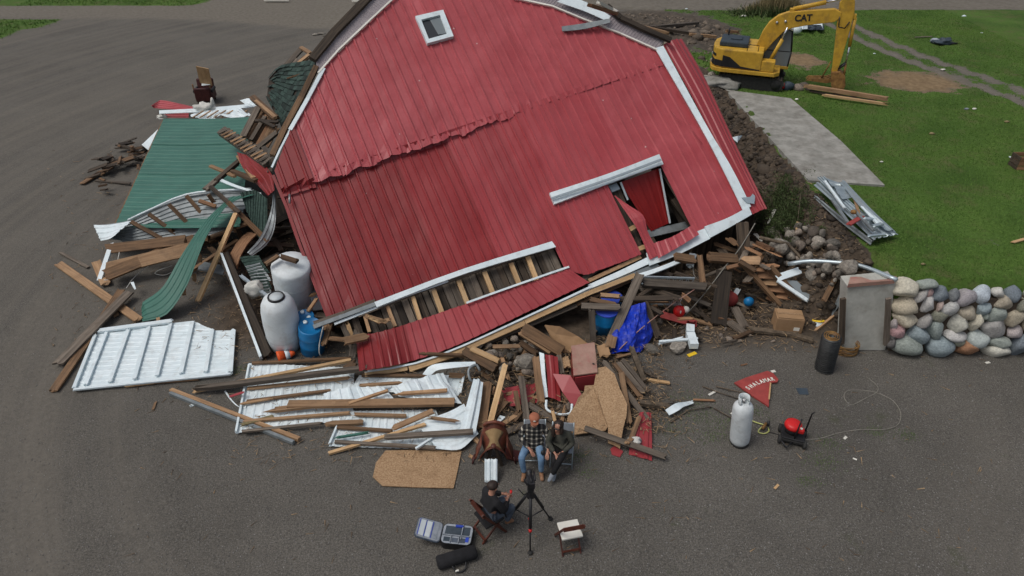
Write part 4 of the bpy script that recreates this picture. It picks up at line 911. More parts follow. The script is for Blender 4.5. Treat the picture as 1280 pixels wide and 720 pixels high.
# maroon armchair with a board in it
p = G(259, 127, 0); ch = empty('armchair', p, 'maroon armchair holding a pale board, alone behind the green roof', 'armchair', rz=.12)
box('seat', (0, .05, .30), (.78, .7, .30), M['maroon'], ch, bev=.04); box('front_panel', (0, -.30, .42), (.72, .14, .62), M['maroon'], ch, bev=.05)
box('backrest', (0, .38, .62), (.74, .14, .66), M['maroon'], ch, R=Matrix.Rotation(-.2, 3, 'X'), bev=.05)
for s in (-1, 1):
    box('armrest', (s*.38, .05, .55), (.10, .62, .14), M['black'], ch, bev=.03)
    for y in (-.28, .3): box('leg', (s*.3, y, .07), (.06, .06, .15), M['dark'], ch)
    box('arm_post', (s*.36, -.26, .78), (.06, .06, .26), M['pine'], ch, bev=.01)
b1_ = G(256, 105, 1.0); board(G(253, 84, 1.75), G(258, 105, .9), .55, .03, M['fresh'], 'pale_board', None, up=(0, -1, .3), label='pale yellow board standing up in the maroon armchair', cat='board', ns=3)
sh('white_paper', [(252, 103, .95), (262, 102, .95)], [(252, 107, .9), (263, 106, .9)], 'white', 'white sheet of paper lying in the maroon armchair', 'paper', nl=2, thick=.004)
# splintered timbers left of the gable
sr = empty('splintered_roof', G(350, 110, 0), 'dark green shingled roof piece lying left of the gable top', 'roof')
top_ = [(336, 96, 2.7), (350, 82, 3.0), (382, 76, 3.6), (398, 74, 4.1)]; bot_ = [(333, 122, 2.3), (346, 145, 2.1), (352, 158, 2.2), (360, 160, 2.7)]
def g4(f, g):
    A = cat([G(*p) for p in top_], 40); B = cat([G(*p) for p in bot_], 40); i = min(int(f*40), 39); return A[i].lerp(A[i+1], f*40-i).lerp(B[i].lerp(B[i+1], f*40-i), g)
for r in range(13):
    for c_ in range(11):
        f = (c_+.5*(r % 2))/11.5; g = r/13
        if (c_ == 0 and r % 3) or random.random() < .06: continue
        q = [g4(min(f+.088, 1), min(g+.095, 1)), g4(f, min(g+.095, 1)), g4(f, g), g4(min(f+.088, 1), g)]
        u_ = Vector((0, -.03, .05*random.random()+.02)); slab('shingle', [q[0]+u_, q[1]+u_, q[2], q[3]], .015, M['shing'], sr)
loft('deck', [G(*p)-Vector((0, 0, .05)) for p in top_], [G(*p)-Vector((0, 0, .05)) for p in bot_], M['dark'], sr, nl=8, thick=.04)
wb = empty('wall_frame', G(310, 165, 0), 'broken wooden wall frame with boards and studs beside the gable', 'wall frame')
def wbp(x1, y1, z1, x2, y2, z2, wpx, t, m, nm='stud', up=(0, -.5, 1)): bd(x1, y1, z1, x2, y2, z2, wpx, t, m, name=nm, parent=wb, up=up)
for i in range(9):
    f = i/8; wbp(306+f*26, 172+f*22-f*f*8, 1.9+f*.2, 328+f*20, 133+f*26, 2.3+f*.2, 6, .04, 'orange' if i in (2, 3, 5) else 'brown', 'sheathing_board')
wbp(304, 174, 2.05, 324, 135, 2.5, 8, .1, 'grey'); wbp(314, 178, 2.1, 333, 146, 2.5, 5, .1, 'grey'); wbp(321, 188, 2.2, 348, 166, 2.55, 6, .1, 'grey')
wbp(316, 123, 2.5, 347, 151, 2.6, 8, .12, 'brown'); wbp(320, 127, 2.6, 346, 149, 2.7, 4, .08, 'pine'); wbp(319, 152, 2.4, 350, 154, 2.6, 4, .08, 'dark'); wbp(325, 150, 2.5, 345, 160, 2.6, 4, .05, 'dark')
tb = empty('slotted_beam', G(308, 187, 0), 'notched grey beam with nailed cleats pointing left over green roof', 'beam')
A1, B1 = G(279, 166, 2.2), G(339, 208, 2.7)
board(A1, B1, .34, .16, M['grey'], 'beam', tb, up=(0, -.6, 1), jag=(.1, .1))
for i in range(13):
    c_ = A1.lerp(B1, .08+i*.07)+Vector((0, -.1, .17)); d = Vector((.13, .16, .02)); board(c_-d, c_+d, .06, .04, M['pine' if i % 3 else 'grey'], 'cleat', tb, up=(0, -.6, 1), ns=2)
bd(262, 208, 1.9, 295, 222, 2.0, 5, .06, 'pine', 'slim broken stick lying over the lower green roof', cat='stick', name='stick')
bd(256, 240, 1.8, 297, 205, 2.0, 8, .08, 'grey', 'grey rafter along the right edge of the green roof', cat='rafter', name='rafter')
bd(270, 228, 1.9, 302, 200, 2.1, 6, .08, 'dark', 'dark rafter just right of the grey rafter', cat='rafter', name='rafter')
bd(290, 215, 2.0, 322, 228, 2.2, 7, .08, 'brown', 'brown broken rafter under the notched grey beam', cat='rafter', name='rafter')
bd(298, 196, 2.1, 318, 225, 2.2, 6, .08, 'pine', 'split tan rafter under the notched grey beam', cat='rafter', name='rafter')
bd(330, 185, 2.5, 338, 218, 2.6, 6, .08, 'grey', 'short grey post at the left gable corner', cat='post', name='post')
# wooden box frame at the top
fr = empty('wooden_frame', G(365, 80, 0), 'splintered pale wooden frame standing left of gable roof kink', 'frame')
for q in ((346, 96, 2.6, 379, 60, 3.3, 7, 'grey'), (350, 99, 2.6, 388, 68, 3.3, 4, 'pine'), (376, 60, 3.3, 389, 68, 3.3, 5, 'pine'), (350, 96, 2.6, 366, 84, 3.0, 9, 'grey'), (362, 90, 2.8, 374, 74, 3.1, 7, 'grey'), (370, 84, 2.9, 384, 72, 3.1, 8, 'brown')):
    bd(*q[:7], .07, q[7], name='rail', parent=fr, up=(0, -.5, 1))
for q in ((358, 99, 2.9, 397, 87, 3.6, 7, 'brown', 'splintered brown board lying on the dark shingles'), (365, 95, 3.0, 396, 92, 3.6, 5, 'dark', 'dark split board lying on the dark shingles')):
    bd(*q[:7], .05, q[7], q[8], jag=(.3, .3))

# ------------------------------------------------------------------ tanks and barrels
def vessel(name, px, py, pbx, pby, r, m, prof, label, cat, zb=0.02, h=1.7):
    """body from the base centre seen at (pbx,pby,zb) leaning to the top centre seen at (px,py)"""
    b = G(pbx, pby, zb); t = PY(px, py, b.y+.05)
    best = None
    for k in range(200):
        y = b.y-.8+k*.01; t = PY(px, py, y)
        if best is None or abs((t-b).length-h) < best[0]: best = (abs((t-b).length-h), t)
    t = best[1]; d = (t-b).normalized(); R = d.to_track_quat('Z', 'Y').to_matrix().to_4x4()
    o = empty(name, b, label, cat); return o, Matrix.Translation(b) @ R, (t-b).length
def placed(o, M4): return M4
tk, MT, h = vessel('storage_tank', 363, 330, 374, 392, .52, 'tankw', None, 'tall white cylinder tank standing behind in the barn shadow', 'tank', h=1.95)
k = mpp(G(370, 380)); r = 22*k
lathe('body', [(.02, 0), (r*.96, 0), (r, .04), (r, h*.93), (r*.985, h*.965), (r*.93, h*.99), (r*.5, h+.01), (.02, h+.02)], M['tankw'], tk, MT)
for zz in (.35, .7): lathe('band', [(r*1.005, h*zz), (r*1.02, h*zz+.01), (r*1.02, h*zz+.03), (r*1.005, h*zz+.04)], M['whiteP'], tk, MT, caps=False)
tk, MT, h = vessel('storage_tank', 345, 371, 358, 432, .45, 'tankw', None, 'white tank with open black rimmed neck leaning beside blue barrels', 'tank', h=1.62)
r = 21*mpp(G(358, 420)); rn = 10*mpp(G(345, 380, 1.4))
lathe('body', [(.02, 0), (r*.78, 0), (r*.84, .03), (r*.97, .4), (r, .8), (r*.97, h*.74), (r*.90, h*.86), (r*.74, h*.95), (rn*1.05, h*.985)], M['tankw'], tk, MT, n=36, caps=False)
lathe('neck_ring', [(rn*.86, h*.96), (rn, h*.97), (rn*1.06, h), (rn*.98, h+.03), (rn*.86, h+.025), (rn*.86, h*.97)], M['black'], tk, MT, n=30, caps=False)
lathe('lid', [(.01, h*.985), (rn*.90, h*.985), (rn*.90, h+.012), (.01, h+.016)], M['whiteP'], tk, MT)
lathe('liquid_line', [(r*.985, .42), (r*1.0, .44)], M['whiteP'], tk, MT, caps=False)
def barrel(px, py, pbx, pby, lab, hh=.92, rp=15):
    o, MT, h = vessel('barrel', px, py, pbx, pby, .3, 'blue', None, lab, 'barrel', h=hh); r = rp*mpp(G(pbx, pby))
    lathe('drum', [(.02, 0), (r*.93, 0), (r*.98, .03), (r*.98, h*.3), (r*1.02, h*.33), (r*.98, h*.36), (r*.99, h*.63), (r*1.03, h*.66), (r*.99, h*.69), (r*.97, h*.92), (r*.9, h*.97), (r*.88, h*.955), (.02, h*.955)], M['blue'], o, MT, n=32)
    for a in (-.6, 1.9): lathe('bung', [(.01, h*.955), (.05, h*.955), (.05, h), (.01, h)], M['white'], o, MT @ Matrix.Translation((r*.55*math.cos(a), r*.55*math.sin(a), 0)))
    return o
barrel(388, 406, 391, 437, 'blue plastic barrel upright beside the leaning white tank'); barrel(380, 394, 388, 424, 'blue barrel behind, tucked under the white tank shoulder', rp=12)
tube('white_hose', [G(*p) for p in ((404, 408, .9), (400, 425, .6), (399, 440, .3), (402, 446, .05))], .015, M['cloth'], None, res=14, label='thin white hose hanging right of the blue barrel', cat='hose')
blob('sack', G(317, 362, .7), (.22, .12, .3), M['cloth'], None, 3, R=Matrix.Rotation(.7, 3, 'Y'), world=True, nz=.5, label='dirty white sack lying between dark beam and white tank', cat='sack')
box('white_bin', G(397, 375, .7), (.3, .25, .5), M['whiteP'], None, R=Matrix.Rotation(.2, 3, 'Z'), bev=.03, label='pale grey bin under the left barn corner', cat='bin')
bd(384, 392, .9, 398, 372, 1.1, 4, .05, 'pine', 'short pale stick resting on the grey bin', cat='stick', name='stick')
bd(386, 372, 1.0, 396, 367, 1.0, 4, .05, 'fresh', 'stubby pale stick just left of red wall corner', cat='stick', name='stick')
bd(332, 332, 2.0, 350, 320, 2.1, 6, .06, 'brown', 'brown board resting on the tall tank top', name='plank'); bd(348, 321, 2.1, 378, 330, 2.0, 7, .06, 'brown', 'splintered board across the tall tank top', jag=(.2, .2))
# orange cone lying
tube_names = None
cn = empty('traffic_cone', G(356, 446, .06), 'orange traffic cone with white band lying near blue barrel', 'traffic cone')
MC = Matrix.Translation(G(347, 447, .13)) @ (G(368, 441, .12)-G(347, 447, .13)).to_track_quat('Z', 'Y').to_matrix().to_4x4()
lathe('cone', [(.16, 0), (.15, .05), (.12, .18)], M['orpl'], cn, MC, caps=True); lathe('band', [(.12, .18), (.09, .29)], M['white'], cn, MC); lathe('tip', [(.09, .29), (.05, .40), (.03, .42)], M['orpl'], cn, MC)

# ================================================================== WHITE PANELS ON THE GRAVEL
def panel(name, q, label, nrib, battens, m='white', bm='white', along=True, bw=.08, edge=True, wr=.02, acr=True):
    """flat sheathing panel: q = four seen corners TL TR BR BL with heights"""
    q = [G(*p) for p in q]; o = empty(name, sum(q, Vector())/4, label, 'wall panel')
    loft('steel_sheet', [q[0], q[1]], [q[3], q[2]], M[m], o, ribs=nrib, along=along, nl=10, rh=.012, wr=wr*.4, thick=.006)
    for f in battens:
        up_ = Vector((0, 0, .035)); a = q[0].lerp(q[1], f)+up_ if acr else q[0].lerp(q[3], f)+up_; b = q[3].lerp(q[2], f)+up_ if acr else q[1].lerp(q[2], f)+up_
        board(a, b, bw, .05, M[bm], 'batten', o, ns=4)
    return o, q
o, q = panel('wall_panel', [(120, 415, .06), (294, 413, .06), (291, 467, .06), (91, 488, .06)], 'white ribbed wall panel with white battens lying front left', 12, (), wr=.03)
for x1, y1, x2, y2, wd in ((120, 418, 92, 488, 4), (134, 415, 107, 484, 4), (161, 412, 137, 480, 4.5), (187, 408, 168, 476, 4.5), (214, 404, 196, 472, 4.5), (241, 402, 226, 469, 5), (266, 412, 257, 467, 4.5), (292, 412, 288, 467, 6)):
    bd(x1, y1, .09, x2, y2, .09, wd, .045, 'white', parent=o, name='batten')
bd(120, 415, .10, 217, 402, .12, 7, .05, 'white', parent=o, name='top_rail'); bd(91, 488, .08, 291, 468, .08, 3, .04, 'white', parent=o, name='bottom_rail')
loft('steel_sheet', [G(122, 414, .07), G(241, 401, .07)], [G(120, 418, .065), G(270, 414, .065)], M['white'], o, ribs=2, nl=10, rh=.015)
bd(153, 482, .03, 252, 474, .03, 4, .03, 'pine', 'thin tan board tucked under the front of white panel'); 
bd(155, 483, .04, 196, 478, .04, 5, .03, 'fresh', 'short pale board end under the white panel front')
oA, qA = panel('wall_panel', [(312, 454, .05), (443, 460, .05), (441, 524, .05), (295, 542, .05)], 'white panel under the pole heap, left of centre', 13, (), along=False)
for x1, y1, x2, y2, mm in ((313, 455, 440, 449, 'brown'), (308, 487, 439, 473, 'pine'), (307, 503, 415, 489, 'brown'), (303, 528, 440, 517, 'pine'), (298, 541, 405, 530, 'grey')): bd(x1, y1, .09, x2, y2, .10, 4, .05, mm, parent=oA, name='purlin', jag=(.1, .1))
bd(312, 454, .08, 295, 542, .08, 2.5, .04, 'white', parent=oA, name='edge_strip')
oB, qB = panel('wall_panel', [(449, 469, .05), (581, 469, .05), (573, 495, .05), (438, 487, .05)], 'small white panel piece beneath the bent white sheet', 13, (), along=False)
bd(452, 470, .09, 545, 471, .09, 4, .05, 'brown', parent=oB, name='purlin'); bd(560, 470, .1, 582, 471, .1, 6, .06, 'pine', parent=oB, name='purlin'); bd(580, 470, .09, 575, 494, .09, 2.5, .05, 'white', parent=oB, name='edge_strip')
oC, qC = panel('wall_panel', [(430, 514, .05), (545, 512, .05), (561, 562, .05), (411, 558, .05)], 'white panel lowest in the middle heap with brown purlins', 14, (), along=False)
for x1, y1, x2, y2, mm in ((442, 519, 512, 521, 'pine'), (421, 535, 492, 540, 'brown'), (416, 553, 548, 561, 'grey')): bd(x1, y1, .1, x2, y2, .1, 4.5, .05, mm, parent=oC, name='purlin', jag=(.1, .1))
bd(422, 532, .08, 411, 558, .08, 2.5, .04, 'white', parent=oC, name='edge_strip')
sh('bent_white_sheet', [(488, 487, .22), (510, 477, .34), (554, 466, .3)], [(498, 495, .2), (530, 500, .3), (577, 506, .18)], 'white', 'crumpled white sheet bulging over the middle heap', along=False, ribs=5, nl=10, rh=.02, wr=.12)
sh('flat_white_sheet', [(405, 492, .16), (440, 484, .2), (478, 482, .2)], [(402, 506, .14), (450, 503, .14), (496, 502, .16)], 'white', 'torn white sheet left of the crumpled one', along=False, ribs=6, nl=8, rh=.02, wr=.06)
sh('smooth_white_sheet', [(520, 528, .18), (560, 515, .24), (580, 505, .26)], [(545, 560, .14), (575, 562, .1), (598, 542, .12)], 'white', 'smooth white sheet fanning out at the heap front', ribs=3, nl=10, rh=.02, wr=.05)
sh('channel_sheet', [(592, 473, .55), (582, 510, .40), (574, 541, .2)], [(604, 478, .5), (600, 510, .38), (594, 543, .18)], 'white', 'upright folded white channel right of the middle heap', ribs=1, nl=10, rh=.06)
sh('white_curl', [(528, 468, .25), (538, 457, .42), (560, 453, .5), (594, 452, .5)], [(538, 470, .25), (546, 463, .4), (565, 460, .5), (595, 457, .45)], 'white', 'curled white flashing strip under the red lower sheets', 'flashing', nl=12)
tube('steel_hoop', [G(*p) for p in ((598, 478, .4), (588, 475, .55), (586, 462, .7), (595, 456, .7), (600, 464, .6))], .03, M['galvd'], None, res=12, label='bent grey hoop beside the white channel', cat='hoop')
for q in ((238, 491, .05, 440, 451, .35, 5, .06, 'fresh', 'long pale yellow pole topmost across the white panels', (.2, .02)),
          (238, 489, .12, 460, 462, .4, 7, .10, 'grey', 'long splintered grey pole beside the pale yellow one', (.5, .02)),
          (428, 465, .25, 447, 454, .4, 12, .06, 'brown', 'broken brown board end where the long poles meet', (.1, .1)),
          (325, 516, .12, 420, 505, .2, 7, .07, 'pine', 'splintered tan end of the long middle board', (.5, .0)),
          (360, 507, .18, 569, 504, .24, 12, .07, 'pine', 'long straight tan board across the middle heap', (.02, .02)),
          (214, 489, .02, 375, 551, .06, 5, .08, 'pine', 'long tan pole lying diagonally on bare gravel', (.02, .02)),
          (213, 493, .02, 368, 555, .04, 4, .08, 'galvd', 'long grey metal angle alongside the diagonal tan pole', (.02, .02)),
          (410, 568, .03, 533, 531, .2, 4.5, .05, 'fresh', 'slim pale lath crossing the heap front', (.05, .05)),
          (435, 506, .24, 486, 489, .3, 4, .05, 'pine', 'short tan lath above the long middle board', (.05, .05)),
          (489, 494, .30, 560, 489, .34, 5, .05, 'pine', 'tan lath with forked end on the crumpled sheet', (.3, .05)),
          (480, 548, .22, 592, 541, .25, 7, .07, 'grey', 'dark grey board along the heap front edge', (.1, .02)),
          (489, 537, .2, 545, 513, .28, 8, .04, 'pine', 'tan board slanting under the long middle board', (.1, .1)),
          (530, 522, .3, 577, 528, .3, 4, .04, 'pine', 'forked splinter lying on the smooth white sheet', (.3, .3)),
          (405, 531, .08, 455, 529, .1, 7, .06, 'pine', 'short tan offcut between the two lower panels', (.3, .1)),
          (414, 549, .13, 464, 541, .15, 3, .04, 'green', 'short green strip lying on the lowest panel', (.2, .2)),
          (438, 440, .25, 620, 447, .3, 4, .06, 'brown', 'long brown lath under the red lower sheets', (.2, .2)),
          (449, 483, .15, 510, 479, .25, 4, .05, 'pine', 'tan lath on the small white panel piece', (.1, .3)),
          (300, 506, .1, 345, 498, .14, 3, .04, 'pine', 'short thin lath on the left white panel', (.1, .3)),
          (520, 562, .15, 541, 548, .18, 3, .05, 'white', 'white strip sticking out at the heap front', (.0, .1))):
    bd(*q[:8], q[8], q[9], jag=q[10], cat='board')
sh('strap', [(280, 489, .04), (288, 500, .06), (297, 508, .04), (307, 510, .08)], [(282, 488, .04), (292, 502, .06), (302, 510, .04), (308, 506, .08)], 'white', 'curled white plastic strap on gravel beside the left panel', 'strap', nl=10)
bd(236, 509, .01, 246, 504, .01, 4, .01, 'white', 'small white chip lying on gravel near the diagonal pole', cat='scrap', name='scrap'); bd(191, 514, .01, 195, 502, .01, 3, .02, 'pine', 'tiny tan stick on bare gravel at left', cat='stick', name='stick')
bd(284, 497, .2, 306, 490, .22, 4, .012, 'redC', 'small red paint flake on the splintered pole', cat='scrap', name='scrap')
slab('strand_board', [G(*p, .035) for p in ((482, 563), (528, 562), (577, 563), (572, 588), (567, 610), (520, 609), (478, 607), (466, 596), (470, 578))], .02, M['osb'], None, label='tan strand board sheet lying flat on the gravel', cat='strand board')
bd(300, 532, .11, 345, 520, .11, 5, .03, 'leafy', 'rotten straw stuck on the left panel edge', cat='straw', name='straw')
# ================================================================== WRECKAGE UNDER AND IN FRONT OF THE BARN
U = (0, -.6, 1)
for q in ((800, 343, 1.15, 757, 440, .05, 11, .16, 'grey', 'thick grey beam leaning left of the blue tarp', 'beam'),
          (739, 385, .9, 741, 427, .1, 7, .12, 'grey', 'short upright grey post left of the leaning beam', 'post'),
          (803, 376, .85, 822, 424, .05, 9, .12, 'dark', 'dark leaning post crossing behind the blue tarp', 'post'),
          (800, 355, .9, 882, 361, .8, 10, .16, 'grey', 'long level grey beam deep under the barn', 'beam'),
          (792, 377, .6, 838, 377, .6, 4.5, .08, 'brown', 'thin level brown rail just above the blue tarp', 'rail'),
          (725, 384, .8, 776, 386, .8, 8, .12, 'grey', 'level grey timber above the left blue drum', 'timber'),
          (735, 375, .9, 772, 383, .8, 6, .1, 'brown', 'brown timber resting above the level grey one', 'timber'),
          (738, 389, .6, 770, 399, .5, 7, .1, 'grey', 'lowest grey timber beside the left blue drum', 'timber'),
          (750, 370, .9, 776, 372, .9, 5, .1, 'pine', 'pale timber end near the barn sill', 'timber'),
          (905, 338, 1.0, 897, 408, .03, 19, .07, 'dark', 'broad dark plank standing upright under barn right corner', 'plank'),
          (926, 276, 1.9, 929, 324, 1.0, 13, .18, 'dark', 'dark square post right under the barn corner', 'post'),
          (840, 322, 1.35, 868, 327, 1.2, 10, .14, 'brown', 'brown beam end high under the white base trim', 'beam'),
          (883, 323, 1.3, 922, 326, 1.1, 12, .14, 'brown', 'level brown beam left of the dark square post', 'beam'),
          (873, 318, 1.3, 878, 356, .8, 7, .1, 'brown', 'hanging brown stub under the white base trim', 'timber'),
          (824, 393, .25, 872, 406, .1, 9, .05, 'redpaint', 'red painted board lying below the red buoy', 'board'),
          (851, 368, .5, 889, 383, .3, 5, .05, 'grey', 'pale grey lath right above the red buoy', 'lath'),
          (862, 399, .1, 892, 407, .05, 6, .04, 'pine', 'tan lath end right of the red painted board', 'lath'),
          (917, 384, .2, 931, 411, .04, 11, .05, 'grey', 'short grey board at foot of broad dark plank', 'board'),
          (905, 399, .1, 931, 418, .03, 11, .05, 'grey', 'grey board lying lowest beside the broad dark plank', 'board'),
          (935, 413, .05, 1000, 420, .05, 8, .08, 'bark', 'rough brown log lying in front of the cardboard box', 'log'),
          (983, 418, .04, 1018, 428, .04, 7, .08, 'bark', 'short dark log end near the wire roll', 'log'),
          (1016, 414, .1, 1056, 382, .7, 8, .06, 'pine', 'tan plank leaning against the concrete pier', 'plank'),
          (1028, 378, .9, 1048, 340, 1.4, 6, .06, 'brown', 'brown board standing behind the leaning tan plank', 'board'),
          (822, 428, .15, 873, 424, .2, 3.5, .04, 'white', 'thin white stick lying across the white block post', 'stick'),
          (822, 431, .1, 856, 422, .15, 2.5, .04, 'white', 'thinner white stick beneath the white block post', 'stick'),
          (652, 410, .75, 704, 441, .2, 15, .08, 'brown', 'wide brown broken board leaning under the sill', 'board'),
          (647, 414, .7, 690, 442, .2, 7, .08, 'pine', 'tan timber left of the wide brown board', 'timber'),
          (647, 427, .45, 672, 444, .15, 7, .08, 'brown', 'short brown timber above the rubble stones', 'timber'),
          (586, 435, .55, 625, 453, .35, 7, .08, 'fresh', 'short pale timber beneath the red lower sheets', 'timber'),
          (578, 438, .45, 621, 463, .25, 11, .08, 'brown', 'brown board below the short pale timber', 'board'),
          (614, 434, .5, 652, 433, .5, 5, .05, 'pine', 'level tan lath above the rubble stones', 'lath'),
          (632, 455, .55, 611, 536, .12, 7, .06, 'fresh', 'pale upright timber behind the saddle', 'timber'),
          (608, 476, .35, 600, 537, .08, 15, .05, 'brown', 'broad brown board left of the pale upright timber', 'board'),
          (598, 485, .3, 594, 530, .1, 7, .05, 'grey', 'grey board edge right of the white channel', 'board'),
          (651, 470, .4, 660, 537, .05, 8, .05, 'grey', 'upright grey board behind the seated man', 'board'),
          (644, 487, .35, 649, 517, .2, 6, .05, 'brown', 'short brown board crossing the red flat sheet', 'board'),
          (669, 445, .5, 677, 507, .15, 9, .06, 'brown', 'brown board left of the white edged red sheet', 'board'),
          (657, 505, .15, 694, 527, .08, 9, .05, 'grey', 'grey board lying right behind the man', 'board'),
          (629, 543, .05, 657, 531, .1, 9, .05, 'grey', 'flat grey board between saddle and man', 'board'),
          (624, 535, .08, 650, 517, .15, 6, .05, 'pine', 'tan lath slanting behind the saddle', 'lath'),
          (640, 528, .1, 652, 512, .2, 9, .04, 'brown', 'brown shingle board beside the upright grey one', 'board'),
          (616, 522, .05, 634, 500, .2, 9, .04, 'brown', 'brown offcut right of the pale upright timber', 'board'),
          (690, 512, .25, 697, 540, .08, 4, .04, 'fresh', 'slim pale stake behind the woman', 'stake'),
          (753, 451, .45, 811, 528, .08, 7, .05, 'grey', 'long grey board slanting over the broken plywood', 'board'),
          (776, 464, .45, 787, 532, .1, 7, .05, 'pine', 'tan board crossing the broken plywood', 'board'),
          (771, 452, .4, 806, 494, .08, 6, .05, 'grey', 'grey lath right of the broken plywood', 'lath'),
          (777, 449, .42, 811, 491, .08, 5, .05, 'grey', 'outer grey lath of the bundle by the plywood', 'lath'),
          (766, 453, .42, 800, 497, .1, 5, .05, 'brown', 'brown lath of the bundle by the plywood', 'lath'),
          (788, 433, .35, 806, 480, .08, 6, .08, 'bark', 'dead brown stem curving below the blue tarp', 'stem'),
          (796, 505, .1, 838, 511, .06, 7, .1, 'bark', 'short rotten log right of the broken plywood', 'log'),
          (729, 535, .35, 833, 572, .08, 7, .06, 'grey', 'long grey board in front of the broken plywood', 'board'),
          (802, 474, .04, 840, 480, .04, 4, .04, 'fresh', 'small pale splinter lying on gravel below the tarp', 'splinter'),
          (791, 548, .1, 782, 556, .3, 6, .04, 'pine', 'small tan board end over the red sheet', 'board'),
          (785, 560, .05, 800, 520, .25, 6, .05, 'brown', 'brown board crossing the lower red sheet', 'board'),
          (866, 500, .02, 896, 501, .03, 3, .02, 'orange', 'thin orange stick by the torn white flashing', 'stick'),
          (590, 545, .05, 600, 556, .02, 5, .04, 'pine', 'short tan board left of the saddle', 'board'),
          (585, 569, .02, 594, 574, .02, 4, .03, 'pine', 'pale stub by the strand board corner', 'board')):
    bd(*q[:8], q[8], q[9], cat=q[10], name=q[10], up=U if q[2] > .2 else None)
# orange split wall boards right of the post
pw_ = empty('split_wall', G(965, 360, .5), 'tilted wall piece of split orange brown boards above the cardboard box', 'wall piece')
for i in range(7):
    f = i/6; bd(925+f*50, 326+f*50, 1.25-f*.9, 953+f*50, 326+f*54, 1.35-f*.9, 12, .04, 'orange' if i % 3 else 'pine', name='board', parent=pw_, jag=(.2, .15), up=U)
bd(924, 327, 1.25, 976, 385, .25, 5, .12, 'brown', name='frame_rail', parent=pw_, up=U); bd(922, 328, 1.3, 944, 341, 1.1, 6, .12, 'brown', name='frame_rail', parent=pw_, up=U)
bd(958, 334, 1.25, 1005, 388, .35, 6, .2, 'brown', name='frame_rail', parent=pw_, up=U); bd(1003, 389, .35, 1039, 375, .55, 10, .2, 'brown', name='frame_rail', parent=pw_, up=U)
wfr = empty('window_frame', G(990, 355, .9), 'broken white window frame with grey screen lying on the stone rubble', 'window frame')
bd(968, 349, 1.1, 1001, 338, 1.2, 9, .05, 'white', parent=wfr, name='frame_bar', up=U); bd(970, 350, 1.12, 1010, 377, .75, 4.5, .05, 'white', parent=wfr, name='frame_bar', up=U)
slab('screen', [G(*p) for p in ((981, 350, 1.02), (996, 351, 1.02), (1017, 371, .8), (1011, 376, .75))], .02, M['gglass'], wfr)
tube('bent_pipe', [G(985, 330, 1.4), G(1010, 326.5, 1.6), G(1045, 328, 1.75), G(1078, 333, 1.85), G(1121, 350, 2.0)], .055, M['galv'], None, res=14, label='long bent pale pipe running over rubble to the pier', cat='pipe')
slab('screen_panel', [G(*p) for p in ((1036, 362, .95), (1054, 346, 1.3), (1056, 372, 1.0), (1040, 395, .5))], .02, M['galvd'], None, label='grey mesh screen standing left of the concrete pier', cat='screen')
# cardboard box, bucket
p = G(982, 411, .03); cb = empty('cardboard_box', p, 'brown cardboard box standing on dirt under the orange boards', 'box', rz=-.15)
k = mpp(p); box('body', (0, 0, 12*k), (33*k, 22*k, 22*k), M['card'], cb, bev=.02); box('top_flap', (0, -.02, 23.8*k), (30*k, 19*k, .02), M['card'], cb); box('tape', (0, -.02, 24.6*k), (30*k, .06, .006), M['osb'], cb); box('shipping_label', (9*k, -11.1*k, 9*k), (.14, .006, .1), M['cream'], cb)
def bucket(px, py, r, h, m, ml, lab, z=.02):
    p = G(px, py, z); o = empty('bucket', p, lab, 'bucket'); k = mpp(p)
    MM = Matrix.Translation(p) @ Matrix.Rotation(-.25, 4, 'X')
    lathe('pail', [(r*.85, 0), (r*.92, h*.5), (r, h)], M[m], o, MM); lathe('lid', [(r*1.05, h*.96), (r*1.06, h), (r*.9, h+.03), (r*.86, h+.01), (.01, h+.01)], M[ml], o, MM); return o
bucket(1019, 413, .19, .32, 'white', 'yel', 'white bucket with yellow lid beside the cardboard box')
p = G(936, 377, .3); blob('blue_motor', p, (.14, .12, .14), M['blue'], None, 2, world=True, label='small blue round motor in the shade behind orange boards', cat='motor')
for q in ((917, 372, .1, 924, 360, .3, 6, 'white', 'white panel scrap right of the broad dark plank'),): bd(*q[:7], .03, q[7], q[8], cat='scrap', name='scrap')
lathe('cable_reel', [(.02, 0), (.2, 0), (.2, .03), (.1, .04), (.1, .14), (.2, .15), (.2, .18), (.02, .18)], M['redpaint'], None, Matrix.Translation(G(911, 372, .2)) @ Matrix.Rotation(1.2, 4, 'X'), label='small red and white cable reel behind the broad dark plank', cat='cable reel')
# buoy, white block post, tarp, drums
p = G(849, 389, .35); by = empty('buoy', p, 'round red buoy with white cap lying on the barn dirt', 'buoy')
blob('ball', p-by.location, (.155, .145, .165), M['redpl'], by, 3); blob('cap', Vector((.17, .02, .04)), (.10, .09, .10), M['cream'], by, 2); blob('mark', Vector((0, -.135, .07)), (.02, .02, .06), M['cream'], by, 1)
tube('buoy_ring', [p+Vector((-.03, 0, .17)), p+Vector((0, 0, .24)), p+Vector((.04, 0, .17))], .014, M['steel'], by)
wp = empty('white_block_post', G(865, 437, 0), 'white blocky post lying with red end right of tarp', 'post')
board(G(867, 436, .1), G(862, 421, .1), .21, .16, M['white'], 'block', wp); board(G(862, 420, .1), G(862, 411, .1), .2, .16, M['white'], 'block', wp); bd(864, 407, .15, 863, 402, .15, 10, .1, 'redpaint', name='red_end', parent=wp)
gridn = 14; P = []
tp_ = [(783, 386), (808, 384)]
L_ = cat([G(787, 383, .75), G(778, 402, .55), G(763, 420, .35), G(757, 443, .03)], gridn); R_ = cat([G(807, 382, .7), G(812, 398, .5), G(815, 420, .2), G(800, 441, .03)], gridn)
P = np.array([[tuple(a.lerp(b, j/16)) for j in range(17)] for a, b in zip(L_, R_)])
